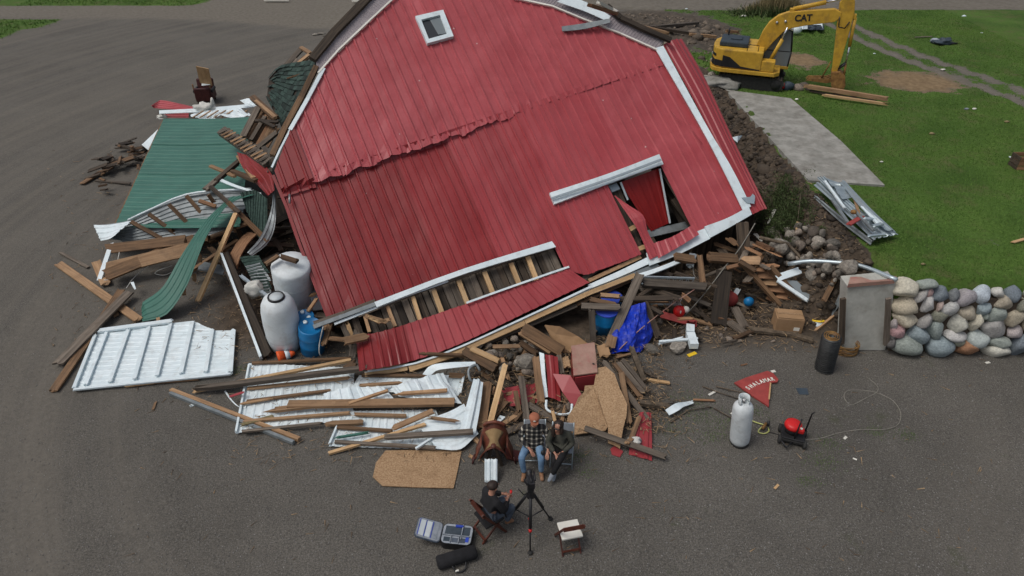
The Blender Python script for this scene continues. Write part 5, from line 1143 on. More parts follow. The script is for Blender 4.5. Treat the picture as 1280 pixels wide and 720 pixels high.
Hh = np.array([[.22*math.sin(math.pi*j/16)+.12*mnoise.noise(Vector((P[i, j][0]*5, P[i, j][1]*3, 2)))+.07*mnoise.noise(Vector((P[i, j][0]*13, P[i, j][1]*9, 5))) for j in range(17)] for i in range(len(P))])
sheet('tarpaulin', P, M['tarp'], None, Hh, .01, 'crumpled bright blue tarpaulin bundled under the barn sill', 'tarpaulin')
for x, y, lab in ((762, 385, 'blue drum half hidden left behind the leaning beam'), (756, 402, 'dark blue drum lowest behind the leaning beam')):
    p = G(x, y+12, .0); o = empty('drum', p, lab, 'drum'); lathe('body', [(.02, 0), (.27, 0), (.28, .3), (.29, .32), (.28, .34), (.28, .6), (.27, .66), (.02, .66)], M['blue'], o, Matrix.Translation(p)); lathe('rim', [(.275, .645), (.29, .65), (.29, .68), (.27, .68)], M['padb'], o, Matrix.Translation(p))
# open web steel joists lost in the dark
for (x1, y1, z1, x2, y2, z2, lab) in ((803, 347, 1.0, 868, 349, 1.0, 'upper dull steel web joist deep under the barn'), (810, 372, .6, 852, 373, .6, 'lower dull steel web joist deep under the barn')):
    a, b = G(x1, y1, z1), G(x2, y2, z2); o = empty('web_joist', (a+b)/2, lab, 'joist'); board(a, b, .04, .05, M['galv'], 'chord', o); d = Vector((0, 0, -.22)); board(a+d, b+d, .04, .04, M['galv'], 'chord', o)
    for i in range(16): f = i/16; board(a.lerp(b, f)+d*(i % 2), a.lerp(b, f+1/16)+d*(1-i % 2), .02, .02, M['galv'], 'web_bar', o, ns=1)
tube('service_wire', [G(*q) for q in ((944, 279, 1.9), (925, 310, 1.4), (905, 335, 1.1), (890, 355, .8), (865, 385, .3), (842, 408, .05))], .014, M['cable'], None, res=24, label='grey electric wire hanging from the white barn corner', cat='wire')
tube('red_rope', [G(*q) for q in ((868, 362, .9), (838, 382, .7), (800, 412, .5), (774, 437, .25))], .012, M['pinkw'], None, res=14, label='thin reddish rope stretched across the blue tarp', cat='rope')
tube('twine', [G(*q) for q in ((866, 324, 1.2), (868, 345, .9), (878, 352, .8), (868, 362, .8), (856, 366, .7))], .014, M['cable'], None, res=14, label='pale twine tangled under the base trim', cat='twine')
bd(861, 335, 1.1, 866, 318, 1.3, 9, .08, 'galvd', 'grey metal box end hanging below the base trim', cat='metal box', name='metal_box', up=U)
bd(862, 377, .6, 850, 367, .8, 6, .05, 'orange', 'bent rusty shovel blade above the red buoy', cat='blade', name='blade', up=U)
# plywood leaning piece, cabinet, red sheets
slab('tan_plywood', [G(*p) for p in ((681, 406, .75), (700, 408, .75), (722, 420, .5), (736, 430, .35), (722, 441, .15), (704, 440, .15), (690, 424, .4))], .03, M['card'], None, label='broad tan plywood leaning under the sill, left of cabinet', cat='plywood')
bd(766, 418, .4, 762, 436, .3, 12, .04, 'pine', 'tan offcut between cabinet and blue tarp', cat='plywood', name='plywood', up=U); bd(752, 430, .3, 757, 448, .2, 14, .04, 'card', 'light tan offcut right behind the cabinet', cat='plywood', name='plywood', up=U)
bd(704, 446, .3, 708, 462, .25, 12, .04, 'osb', 'strand board offcut left of the cabinet', cat='strand board', name='strand_board', up=U)
bd(698, 444, .35, 703, 470, .2, 6, .05, 'grey', 'grey board squeezed left of the cabinet', up=U)
cbn = empty('cabinet', G(731, 492, 0), 'red box cabinet with worn pink top standing in the rubble', 'cabinet')
c_t = [G(714, 433, .75), G(743, 428.5, .78), G(747, 466, .62), G(717, 470, .6)]
slab('top', [c+Vector((0, 0, .02)) for c in c_t], .03, M['pinkw'], cbn); cen = sum(c_t, Vector())/4
ins = [c.lerp(cen, .03) for c in c_t]; slab('body', ins, .52, M['redB'], cbn); slab('front_panel', [ins[2]+Vector((-.03, -.02, -.04)), ins[3]+Vector((.03, -.02, -.04)), ins[3]+Vector((.03, -.02, -.46)), ins[2]+Vector((-.03, -.02, -.46))], .02, M['redC'], cbn, up=(0, -1, 0))
blob('latch', (c_t[1].lerp(c_t[2], .75)+Vector((-.08, 0, .04)))-cbn.location, (.03, .02, .015), M['black'], cbn, 1)
sh('red_sheet', [(681, 443, .55), (684, 470, .35), (685, 496, .2)], [(697, 446, .5), (699, 472, .3), (701, 502, .15)], 'redB', 'white edged deep red sheet standing left of the cabinet', ribs=1, nl=8, rh=.02)
sh('white_edge', [(674, 440, .6), (677, 470, .4), (681, 497, .2)], [(680, 442, .6), (682, 470, .4), (685, 496, .2)], 'white', 'white strip edging the deep red sheet', 'trim', nl=6, thick=.03)
slab('red_triangle', [G(*p) for p in ((691, 467, .45), (713, 469, .5), (727, 493, .3), (717, 509, .1), (703, 490, .3))], .01, M['redC'], None, label='triangular red sheet folded in front of the cabinet', cat='metal sheet')
sh('red_flat_sheet', [(620, 486, .12), (645, 483, .16), (671, 479, .12)], [(621, 508, .08), (645, 507, .12), (673, 503, .08)], 'redC', 'flat red sheet lying on rubble behind the seated man', along=True, ribs=2, nl=8, rh=.015, wr=.03)
sh('red_front_sheet', [(800, 515, .2), (789, 545, .12), (786, 568, .03)], [(814, 516, .12), (815, 548, .08), (815, 576, .02)], 'redC', 'red sheet lying at the right end of the rubble', ribs=2, nl=8, rh=.02)
slab('red_offcut', [G(*p, .03) for p in ((763, 561), (770, 556), (779, 564), (775, 571), (765, 568))], .02, M['redC'], None, label='small red offcut under the plywood tip', cat='metal scrap')
blob('white_tatter', G(793, 551, .14), (.14, .1, .04), M['cloth'], None, 2, world=True, nz=.9, label='torn white tatter on the lower red sheet', cat='rag')
slab('broken_strand_board', [G(*p) for p in ((731, 482, .50), (746, 481, .5), (748, 496, .42), (754, 515, .3), (761, 531, .2), (757, 538, .15), (738, 540, .12), (719, 543, .1), (707, 532, .15), (710, 520, .22), (718, 508, .3), (723, 497, .4), (730, 490, .45))], .025, M['osb'], None, label='left jagged piece of broken strand board beside the woman', cat='strand board')
slab('broken_strand_board', [G(*p) for p in ((746, 460, .62), (757, 458, .62), (768, 467, .6), (775, 486, .5), (784, 505, .4), (783, 520, .3), (779, 535, .22), (775, 560, .1), (768, 556, .12), (760, 553, .12), (760, 533, .25), (753, 515, .35), (748, 500, .45), (742, 484, .5))], .025, M['osb'], None, label='right taller jagged piece of broken strand board', cat='strand board')
sh('small_white_triangle', [(615, 534, .08), (625, 519, .12)], [(619, 533, .08), (632, 521, .12)], 'white', 'small white sheet triangle right of the saddle timber', ribs=0, nl=2)
tube('white_tub_rim', [G(*p) for p in ((683, 500, .3), (684, 512, .2), (700, 518, .18), (713, 516, .2), (715, 505, .3))], .03, M['white'], None, res=16, label='curved white rim pipe behind the woman', cat='pipe')
# torn flashing with green branch
sh('torn_flashing', [(831, 513, .15), (843, 505, .2), (852, 502, .2), (867, 499, .12)], [(836, 520, .1), (848, 513, .15), (855, 508, .15), (868, 503, .1)], 'white', 'torn white flashing curling on gravel right of rubble', 'flashing', nl=14, wr=.12)
for i in range(12):
    a = G(772+random.uniform(0, 70), 485+random.uniform(-20, 28), .03); b = a+Vector((random.uniform(.2, .9)*random.choice((-1, 1)), random.uniform(-.4, .4), random.uniform(.02, .25)))
    tube('twig', [a, a.lerp(b, .5)+Vector((0, .05, .03)), b], [.012, .009, .004], M['bark'], None, label='thin bare twig in the brush right of the rubble', cat='twig', group='twigs right of the rubble')
for q in ((877, 487, .02, 925, 500, .3), (860, 485, .02, 900, 480, .1), (888, 520, .02, 915, 528, .02)):
    pass
for q, lab in ((((838, 528), (860, 513), (890, 509), (880, 507)), 'curved bare twig below the torn white flashing'), (((878, 483), (900, 491), (924, 499)), 'long thin twig reaching to the gas tank top'), (((895, 483), (920, 489), (940, 494)), 'short twig touching the red triangular sign'), (((892, 510), (915, 523), (919, 528)), 'slim twig left of the gas tank foot')):
    tube('twig', [G(*p, .04) for p in q], [.016, .012, .01, .006][:len(q)], M['bark'], None, label=lab, cat='twig')
# rubble stones (real individuals) ------------------------------------------------
RM = [stone_mesh(300+i, 2) for i in range(8)]
for m_ in RM: m_.materials.append(M['stone']); m_.polygons.foreach_set('use_smooth', [False]*len(m_.polygons))
RM2 = [stone_mesh(330+i, 2) for i in range(5)]
rb = mat('rubble_stone', (.13, .105, .085), (.28, .235, .19), 6, .9, .5, vary=.4, dirt=((.08, .06, .045), .7, 4), bscale=12)
for m_ in RM2: m_.materials.append(rb)
def rubble(poly, n, s0, s1, z0, lab, grp, meshes, terr=True, zr=.0):
    xs = [p[0] for p in poly]; ys = [p[1] for p in poly]; c = 0
    def ins(x, y):
        r = False
        for i in range(len(poly)):
            (a, b), (c_, d) = poly[i], poly[i-1]
            if (b > y) != (d > y) and x < (c_-a)*(y-b)/(d-b)+a: r = not r
        return r
    while c < n:
        x = random.uniform(min(xs), max(xs)); y = random.uniform(min(ys), max(ys))
        if not ins(x, y): continue
        p = GT(x, y, z0) if terr else G(x, y, z0); s = random.uniform(s0, s1)*random.uniform(.6, 1.2); p.z += random.uniform(0, zr)
        o = bpy.data.objects.new('rubble_stone', random.choice(meshes)); COL.objects.link(o); o.location = p; o.rotation_euler = (random.random()*6, random.random()*6, random.random()*6)
        o.scale = (s, s*random.uniform(.65, 1), s*random.uniform(.55, .9)); tag(o, lab, 'stone', grp); c += 1
rubble([(963, 290), (1010, 285), (1050, 325), (1060, 350), (1050, 365), (1000, 345), (960, 330)], 110, .07, .19, .05, 'rough tan field stone in the rubble left of the concrete pier', 'stones in the rubble by the pier', RM+RM2, zr=.25)
rubble([(955, 325), (985, 328), (1040, 345), (1050, 370), (1020, 380), (985, 350)], 34, .08, .17, .7, 'rough tan field stone in the rubble left of the concrete pier', 'stones in the rubble by the pier', RM+RM2, terr=False, zr=.1)
rubble([(600, 425), (650, 428), (690, 445), (665, 470), (620, 470), (585, 450)], 46, .07, .2, .08, 'dusty rubble stone below the red lower sheets', 'stones under the lower sheets', RM+RM2, terr=False, zr=.2)
rubble([(590, 455), (700, 460), (780, 445), (800, 480), (790, 530), (700, 520), (600, 500)], 50, .05, .12, .02, 'small dusty stone between the broken boards', 'small stones in the front rubble', RM2, terr=False)
rubble([(800, 405), (1000, 385), (1040, 420), (960, 428), (820, 440)], 45, .04, .12, .02, 'small stone lying on the dirt under the barn corner', 'small stones under the barn corner', RM2, terr=False)
for q, s in (((975, 309, 1.3), (.42, .3, .26)), ((1040, 305, 1.9), (.22, .18, .15)), ((1024, 302, 1.7), (.22, .17, .14)), ((1035, 322, 1.4), (.25, .2, .17)), ((1062, 333, 1.9), (.3, .25, .2)), ((660, 452, .3), (.28, .24, .22)), ((816, 437, .1), (.22, .16, .12)), ((847, 434, .1), (.3, .2, .15))):
    o = bpy.data.objects.new('boulder', random.choice(RM)); COL.objects.link(o); o.location = G(*q); o.scale = s; o.rotation_euler = (0, 0, random.random()*3)
    tag(o, {975: 'large squared tan stone under the leafless brush', 1040: 'round brown stone at bank foot below metal stack', 1024: 'mid sized stone at bank foot beside the brush', 1035: 'flat tan stone above the window frame', 1062: 'pale stone on the bank right behind the pier', 660: 'large speckled grey stone below the sill timber', 816: 'tan stone at foot of the blue tarp', 847: 'brown stone left of the white block post'}[q[0]], 'stone')
# loose boards filling the dark under the barn and the heaps
def filler(poly, n, z0, z1, mats, lab, grp, L=(.5, 1.6), wd=(.08, .22), tilt=.3, ang=(0, 3.14)):
    xs = [p[0] for p in poly]; ys = [p[1] for p in poly]; c = 0
    while c < n:
        x = random.uniform(min(xs), max(xs)); y = random.uniform(min(ys), max(ys)); r = False
        for i in range(len(poly)):
            (a, b), (c_, d) = poly[i], poly[i-1]
            if (b > y) != (d > y) and x < (c_-a)*(y-b)/(d-b)+a: r = not r
        if not r: continue
        p = G(x, y, random.uniform(z0, z1)); a = random.uniform(*ang); l = random.uniform(*L)/2; d = Vector((math.cos(a), math.sin(a), random.uniform(-tilt, tilt)))*l
        if p.z-abs(d.z) < .02: d.z = math.copysign(max(p.z-.02, 0), d.z)
        board(p-d, p+d, random.uniform(*wd), random.uniform(.03, .07), M[random.choice(mats)], 'broken_board', None, roll=random.uniform(-.5, .5), jag=(.12, .12), label=lab, cat='board', group=grp, ns=3); c += 1
filler([(760, 355), (880, 310), (940, 300), (960, 330), (900, 345), (800, 385)], 18, .5, 1.0, ['dark', 'dark', 'grey', 'dark'], 'broken board jammed beneath the barn bottom edge', 'boards jammed beneath the barn edge')  # mostly dark timber: the cavity's shade put into the boards' colour
filler([(905, 300), (945, 290), (975, 325), (950, 345), (915, 335)], 16, .9, 1.4, ['brown', 'orange', 'grey'], 'splintered board below the right barn corner', 'splintered boards below the barn corner', L=(.4, 1.1))
filler([(590, 440), (640, 430), (700, 440), (760, 400), (790, 440), (800, 500), (700, 520), (600, 520)], 34, .03, .12, ['grey', 'brown', 'dark', 'pine'], 'broken board scattered in the rubble below the barn', 'boards in the front rubble', L=(.3, 1.0), wd=(.05, .14), tilt=.12)
filler([(590, 445), (640, 432), (700, 445), (770, 430), (815, 470), (800, 510), (700, 525), (600, 520)], 70, .02, .10, ['grey', 'dark', 'dark', 'brown', 'pine'], 'small split lath in the rubble below the barn', 'split laths in the front rubble', L=(.2, .7), wd=(.025, .07), tilt=.12)
filler([(800, 345), (930, 320), (1000, 370), (960, 400), (820, 400)], 30, .03, .4, ['grey', 'dark', 'dark', 'brown', 'orange'], 'small split lath in the wreck under the barn right end', 'split laths under the barn end', L=(.25, .8), wd=(.025, .08), tilt=.3)
filler([(820, 385), (1000, 370), (1045, 390), (1030, 425), (830, 430)], 26, .02, .12, ['grey', 'brown', 'dark'], 'loose board piece on the dirt under the barn corner', 'board pieces on the barn dirt', L=(.25, .9), wd=(.04, .12), tilt=.05)
filler([(400, 392), (440, 385), (450, 430), (430, 440), (405, 420)], 10, .2, .8, ['grey', 'brown', 'pine'], 'broken board under the lower left barn corner', 'boards under the lower left corner', L=(.4, .9))
filler([(310, 250), (345, 240), (390, 330), (340, 330), (300, 310)], 40, .1, .8, ['dark'], 'dark board added to deepen the shadow beside the left barn wall', 'added shade boards left of the barn', L=(.5, 1.5), wd=(.12, .34))  # dark boards added to stand in for the barn's shade here
filler([(250, 285), (300, 290), (310, 330), (270, 340), (240, 320)], 14, .2, .7, ['dark', 'brown', 'brown'], 'brown board in the tangle under the green drape', 'boards under the green drape', L=(.5, 1.4))
# upright timbers at the lower left barn corner
bd(428, 404, .75, 445, 444, .05, 7, .1, 'grey', 'grey post standing under the lower left barn corner', cat='post', name='post', up=U)
bd(434, 402, .8, 443, 428, .3, 5, .08, 'fresh', 'fresh lath in front of the grey corner post', cat='lath', name='lath', up=U)
bd(442, 400, .7, 452, 440, .1, 9, .06, 'dark', 'dark board right of the grey corner post', up=U)
for q in ((455, 395, 486, 404, 5, 'pine', 'tan broken brace at left end of the wall gap'), (459, 396, 476, 404, 4, 'fresh', 'short fresh brace at left end of wall gap'), (470, 404, 490, 399, 4, 'pine', 'forked tan splinter at left end of wall gap')):
    a, b = PW(q[0], q[1], .12), PW(q[2], q[3], .12); board(a, b, q[4]*mpp(a), .06, M[q[5]], 'brace', None, label=q[6], cat='brace', jag=(.1, .1), up=WN)
# splinters as stuff
sv_, sf_ = [], []
def splinters(poly, n, z, lab, name):
    V = []; F = []; c = 0; xs = [p[0] for p in poly]; ys = [p[1] for p in poly]
    for _ in range(n):
        p = G(random.uniform(min(xs), max(xs)), random.uniform(min(ys), max(ys)), 0); zz = Hz(p.x, p.y)
        p.z = zz+random.uniform(.01, z); a = random.uniform(0, 6.3); l = random.uniform(.02, .11); d = Vector((math.cos(a), math.sin(a), random.uniform(-.2, .3)))*l; s = Vector((-math.sin(a), math.cos(a), 0))*random.uniform(.004, .013); u = Vector((0, 0, .012))
        i = len(V); V += [p-d-s, p-d+s, p+d, p-d+u, p+d+u*.5]; F += [(i, i+1, i+2), (i+3, i+1, i), (i+3, i+4, i+1), (i+1, i+4, i+2), (i, i+2, i+4), (i, i+4, i+3)]
    me = bpy.data.meshes.new(name); me.from_pydata([tuple(v) for v in V], [], F); o = mo(name, me, island_mat(name+'_wood', (.12, .08, .05), (.46, .32, .18)), world=False); tag(o, lab, 'splinters', kind='stuff')
splinters([(575, 425), (830, 545)], 2200, .22, 'fine splintered wood and lath bits heaped between the boards below the barn', 'heap_splinters')
splinters([(760, 300), (1010, 430)], 1300, .12, 'fine splintered wood in the wreck under the barn right end', 'wreck_splinters')
splinters([(240, 240), (420, 440)], 900, .15, 'fine splintered wood in the wreck left of the barn wall', 'left_splinters')
splinters([(290, 440), (870, 580)], 900, .12, 'small wood splinters strewn over the gravel in front of the barn', 'wood_splinters')
splinters([(790, 370), (1060, 440)], 500, .08, 'small wood splinters on the dirt under the barn corner', 'corner_splinters')
splinters([(60, 180), (330, 460)], 350, .04, 'sparse small splinters on the gravel around the green roof', 'side_splinters')
splinters([(150, 430), (1250, 700)], 260, .008, 'scattered tiny chips over the open gravel yard', 'yard_chips')

# ================================================================== PEOPLE
def person(loc, rz, label, J, cfg):
    """J: joint positions in the figure's space, facing -Y"""
    o = empty('person', loc, label, 'person', rz=rz); j = J; o.scale = (cfg.get('scale', 1),)*3
    V = []; E = []
    def add(p, r, par=None):
        V.append((*p, r) if not isinstance(r, tuple) else (*p, *r)); 
        if par is not None: E.append((par, len(V)-1))
        return len(V)-1
    pe = add(j['pelvis'], .12); sp = add(j['waist'], .11, pe); chs = add(j['chest'], .12, sp); nk = add(j['neck'], .052, chs); h0 = add(j['jaw'], .07, nk); h1 = add(j['brow'], .092, h0); add(j['crown'], .065, h1)
    for s in 'LR':
        a = add(j['sh'+s], .055, chs); b = add(j['el'+s], .040, a); c = add(j['wr'+s], .026, b); d = Vector(j['wr'+s])-Vector(j['el'+s]); d.normalize(); pl_ = Vector(j['wr'+s])+d*.07; e = add(tuple(pl_), .034, c)
        sd = d.cross(Vector((0, 0, 1))).normalized()
        for k in range(4):
            f0 = pl_+d*.035+sd*(k-1.5)*.021; f = add(tuple(f0), .0105, e); ln = (.036, .044, .041, .030)[k]; f1 = f0+d*ln+Vector((0, 0, -.012)); g = add(tuple(f1), .009, f); add(tuple(f1+d*ln*.6+Vector((0, 0, -.022))), .007, g)
        t0 = Vector(j['wr'+s])+d*.03-sd*.036; t = add(tuple(t0), .012, c); add(tuple(t0+d*.035-sd*.018+Vector((0, 0, -.01))), .009, t)
        a = add(j['hip'+s], .075, pe); b = add(j['kn'+s], .05, a); add(j['an'+s], .038, b)
    skin('body', V, E, M['skin'], o, 1)
    # clothes
    V2 = [(j['pelvis'][0], j['pelvis'][1]+.01, j['pelvis'][2]+.03, .205), (*j['waist'], .185, .165), (*j['chest'], .185, .15), (*j['neck'][:2], j['neck'][2]-.035, .085)]
    V2.append((j['pelvis'][0], j['pelvis'][1]-.09, j['pelvis'][2]+.05, .17)); E2 = [(0, 1), (1, 2), (2, 3), (0, 4)]
    for s in 'LR':
        n0 = len(V2); V2 += [(*j['sh'+s], .085), (*j['el'+s], .068), (*(Vector(j['el'+s]).lerp(Vector(j['wr'+s]), .9)), .05)]; E2 += [(2, n0), (n0, n0+1), (n0+1, n0+2)]
    skin('jacket', V2, E2, M[cfg['top']], o, 2)
    V3 = [(j['pelvis'][0], j['pelvis'][1], j['pelvis'][2]-.03, .12)]; E3 = []
    for s in 'LR':
        n0 = len(V3); V3 += [(*j['hip'+s], .10), (*(Vector(j['hip'+s]).lerp(Vector(j['kn'+s]), .5)), .093), (*j['kn'+s], .076), (*(Vector(j['kn'+s]).lerp(Vector(j['an'+s]), .5)), .066), (*j['an'+s], .058)]; E3 += [(0, n0)]+[(n0+i, n0+i+1) for i in range(4)]
    skin('trousers', V3, E3, M[cfg['leg']], o, 2)
    for s in 'LR':
        a = Vector(j['an'+s]); t = Vector(j['toe'+s]); d = (t-a); d.z = 0; d.normalize(); b = a+Vector((0, 0, -.055))
        skin('boot', [(*(a+Vector((0, 0, .03))), .058), (*b, .055), (*(b-d*.045), .046), (*(b+d*.09), .048, .042), (*t, .038, .03)], [(0, 1), (1, 2), (1, 3), (3, 4)], M[cfg['shoe']], o, 2)
    # face
    C = (Vector(j['jaw'])+Vector(j['brow']))/2; f = Vector(cfg.get('look', (0, -1, -.1))).normalized(); sd = f.cross(Vector((0, 0, 1))).normalized(); up = sd.cross(f)
    R = Matrix((sd, -f, up)).transposed()
    def fp(x, y, z): return C+sd*x+f*y+up*z
    blob('nose', fp(0, .102, -.005), (.013, .018, .022), M['skin'], o, 2, R=R); blob('mouth', fp(0, .088, -.052), (.024, .008, .007), M['cap'], o, 1, R=R)
    for s in (-1, 1):
        blob('ear', fp(s*.088, 0, .005), (.012, .02, .03), M['skin'], o, 1, R=R); blob('eye', fp(s*.032, .084, .028), (.012, .008, .007), M['black'], o, 1, R=R)
    return o, fp, R
def sit(kw):
    J = dict(pelvis=(0, 0, .52), waist=(0, -.01, .70), chest=(0, -.03, .88), neck=(0, -.04, 1.06), jaw=(0, -.06, 1.14), brow=(0, -.05, 1.24), crown=(0, -.04, 1.31),
             shL=(.19, -.03, .97), shR=(-.19, -.03, .97), elL=(.28, -.10, .72), elR=(-.28, -.10, .72), wrL=(.17, -.33, .64), wrR=(-.17, -.33, .64),
             hipL=(.10, -.05, .50), hipR=(-.10, -.05, .50), knL=(.17, -.46, .50), knR=(-.17, -.46, .50), anL=(.17, -.50, .12), anR=(-.17, -.50, .12), toeL=(.18, -.67, .035), toeR=(-.18, -.67, .035))
    J.update(kw); return J
# man in the plaid jacket
pm = Vector((.44, 9.58, 0))
o, fp, R = person(pm, 0.0, 'man in black and white plaid jacket, jeans and rust cap seated beside the woman', sit(dict(knR=(-.26, -.44, .50), anR=(-.20, -.50, .12), toeR=(-.24, -.67, .035), knL=(.14, -.46, .50), anL=(.15, -.48, .12), toeL=(.17, -.65, .035), elR=(-.29, -.08, .72), wrR=(-.10, -.30, .60), elL=(.30, -.12, .74), wrL=(.27, -.36, .62))), dict(top='plaid', leg='denim', shoe='bootm', look=(0, -1, -.05), scale=.98))
blob('cap', fp(0, -.005, .065), (.108, .118, .075), M['cap'], o, 3, R=R); slab('cap_brim', [tuple(fp(x, y, .045-(.02 if y > .12 else 0))) for x, y in ((-.085, .06), (-.075, .14), (-.03, .175), (.03, .175), (.075, .14), (.085, .06))], .01, M['cap'], o, world=False); blob('cap_badge', fp(0, .113, .075), (.028, .01, .02), M['cream'], o, 2, R=R)
blob('grey_beard', fp(0, .05, -.055), (.06, .05, .035), M['padg'], o, 2, R=R)
# woman
pw2 = Vector((1.0, 9.5, 0))
o, fp, R = person(pw2, -.12, 'woman with long dark hair, sunglasses, olive jacket, black trousers sitting with crossed legs', sit(dict(waist=(-.02, -.02, .69), chest=(-.04, -.06, .86), neck=(-.07, -.10, 1.02), jaw=(-.09, -.13, 1.09), brow=(-.09, -.12, 1.19), crown=(-.08, -.10, 1.26), shL=(.13, -.06, .94), shR=(-.22, -.08, .94), elL=(.24, -.12, .70), elR=(-.28, -.18, .72), wrL=(.02, -.33, .62), wrR=(-.12, -.38, .64),
    knL=(.0, -.50, .60), anL=(-.14, -.60, .24), toeL=(-.22, -.74, .16), knR=(-.12, -.47, .50), anR=(-.10, -.46, .12), toeR=(-.12, -.62, .035))), dict(top='olive', leg='blackc', shoe='padg', look=(-.35, -1, .1), scale=.95))
blob('hair', fp(0, -.045, .045), (.108, .108, .10), M['hair'], o, 3, R=R, nz=.15)
skin('long_hair', [(*fp(.06, -.03, .05), .055), (*fp(.09, .0, -.05), .05), (*fp(.085, .03, -.14), .045), (*fp(.07, .05, -.25), .03), (*fp(-.06, -.03, .05), .05), (*fp(-.09, .0, -.05), .045), (*fp(-.085, .02, -.14), .035)], [(0, 1), (1, 2), (2, 3), (0, 4), (4, 5), (5, 6)], M['hair'], o, 2)
blob('sunglasses', fp(0, .088, .026), (.07, .015, .018), M['black'], o, 2, R=R)
# seated interviewer, seen from behind
pi_ = G(613, 641, .5); pi_.z = 0
o, fp, R = person(pi_, math.radians(125), 'man in black jacket and dark jeans seated facing the couple, seen from behind', sit(dict(knL=(.10, -.44, .5), knR=(-.12, -.42, .5), anL=(.12, -.38, .12), anR=(-.08, -.30, .12), toeL=(.13, -.54, .035), toeR=(-.10, -.46, .035), elR=(-.26, -.14, .72), wrR=(-.08, -.32, .72), elL=(.26, -.14, .72), wrL=(.08, -.34, .70), jaw=(0, -.08, 1.13), brow=(0, -.07, 1.23), crown=(0, -.05, 1.30))), dict(top='blackc', leg='denimd', shoe='bootm', look=(0, -1, -.1), scale=1.0))
blob('hair', fp(0, -.018, .045), (.096, .105, .08), M['hair'], o, 3, R=R)
blob('red_phone', (.0, -.42, .74), (.03, .05, .02), M['redpl'], None, 1, label='small red phone held by the man in black', cat='phone'); ph = [x for x in COL.objects if x.name.startswith('red_phone')][0]; ph.location = Matrix.Translation(pi_) @ Matrix.Rotation(math.radians(125), 4, 'Z') @ Vector((.0, -.46, .76)); ph.name = 'phone'
blob('mug', pm+Vector((.17, -.40, .60)), (.045, .045, .06), M['black'], None, 2, world=True, label='black tumbler with pale lid standing on the plaid man knee', cat='tumbler')
# grey metal folding chairs under the couple
def folding_chair(loc, rz, m, ms, lab, grp, tube_r=.013, seat_w=.42, wood=False):
    o = empty('folding_chair', loc, lab, 'chair', grp, rz=rz)
    box('seat', (0, -.02, .44), (seat_w, .40, .035 if not wood else .045), M[ms], o, bev=.012)
    for s in (-1, 1):
        if wood:
            for nm, a, b in (('back_post', (s*.21, -.26, .0), (s*.21, .24, .86)), ('leg', (s*.18, .24, 0), (s*.18, -.18, .43))):
                board(Vector(a), Vector(b), .045, .025, M[m], nm, None, up=(1, 0, 0)); q = COL.objects[-1]; q.parent = o
        else:
            rod('leg', (s*.23, -.26, 0), (s*.23, .14, .50), tube_r, M[m], o); rod('back_post', (s*.23, .14, .50), (s*.22, .24, .86), tube_r, M[m], o); rod('leg', (s*.20, .26, 0), (s*.20, -.10, .44), tube_r, M[m], o)
    if wood:
        for z, y, h in ((.80, .20, .08), ): board(Vector((-.21, y, z)), Vector((.21, y, z)), h, .025, M[m], 'backrest', None, up=(0, 1, .5)); q = COL.objects[-1]; q.parent = o
        board(Vector((-.21, -.16, .16)), Vector((.21, -.16, .16)), .04, .02, M[m], 'stretcher', None); COL.objects[-1].parent = o
        board(Vector((-.18, .20, .08)), Vector((.18, .20, .08)), .04, .02, M[m], 'stretcher', None); COL.objects[-1].parent = o
    else:
        box('backrest', (0, .215, .75), (.42, .02, .20), M[ms], o, R=Matrix.Rotation(-.25, 3, 'X'), bev=.008); rod('stretcher', (-.2, .19, .10), (.2, .19, .10), tube_r*.9, M[m], o); rod('stretcher', (-.23, -.20, .075), (.23, -.20, .075), tube_r*.9, M[m], o)
    return o
folding_chair(pm+Vector((.03, .05, 0)), 0, 'galv', 'padg', 'grey metal folding chair under the plaid jacket man', 'grey metal folding chairs').scale = (.97,)*3
folding_chair(pw2+Vector((.02, .05, 0)), -.1, 'galv', 'padg', 'grey metal folding chair under the woman', 'grey metal folding chairs').scale = (.97,)*3
folding_chair(pi_+Vector((-.04, -.03, 0)), math.radians(125), 'mahog', 'blackc', 'dark wooden folding chair under the man in black', 'dark wooden folding chairs', wood=True)
p = G(712, 672, .2); p.z = 0; folding_chair(p, math.radians(192), 'mahog', 'cream', 'empty dark wooden folding chair with cream seat', 'dark wooden folding chairs', wood=True).scale = (.92,)*3
# tripod with camera
pt = G(662, 664, 0); tr = empty('tripod', pt, 'black video tripod standing in front of the seated couple', 'tripod')
ht = 1.32
for a in (-90, 33, 147):
    c_, s_ = math.cos(math.radians(a)), math.sin(math.radians(a)); R0 = .47
    lg = tube('leg', [Vector((c_*.06, s_*.06, ht-.28)), Vector((c_*(.06+(R0-.06)*.55), s_*(.06+(R0-.06)*.55), (ht-.28)*.45+.02))], .030, M['black'], tr, 8, True, None, False)
    tube('lower_leg', [Vector((c_*(.06+(R0-.06)*.5), s_*(.06+(R0-.06)*.5), (ht-.28)*.5)), Vector((c_*R0, s_*R0, .03))], .015, M['black'], tr, 8, True, None, False)
    blob('foot', (c_*R0, s_*R0, .035), (.05, .05, .035), M['rubber'], tr, 2); rod('spreader', (0, 0, .42), (c_*.3, s_*.3, .42), .012, M['black'], tr)
blob('hub', (0, -.05, .44), (.035, .035, .03), M['redpl'], tr, 2); rod('red_band', (0, -.30, .47), (0, -.315, .43), .033, M['redpl'], tr)
lathe('head', [(.02, ht-.34), (.07, ht-.32), (.08, ht-.26), (.05, ht-.2), (.06, ht-.16), (.06, ht-.06), (.02, ht-.05)], M['black'], tr, Matrix.Identity(4), world=False); box('plate', (0, 0, ht-.04), (.09, .2, .025), M['black'], tr); tube('pan_handle', [Vector((.02, -.05, ht-.1)), Vector((-.12, -.12, ht-.12)), Vector((-.22, -.1, ht+.02))], .011, M['black'], tr, 6, True, None, False)
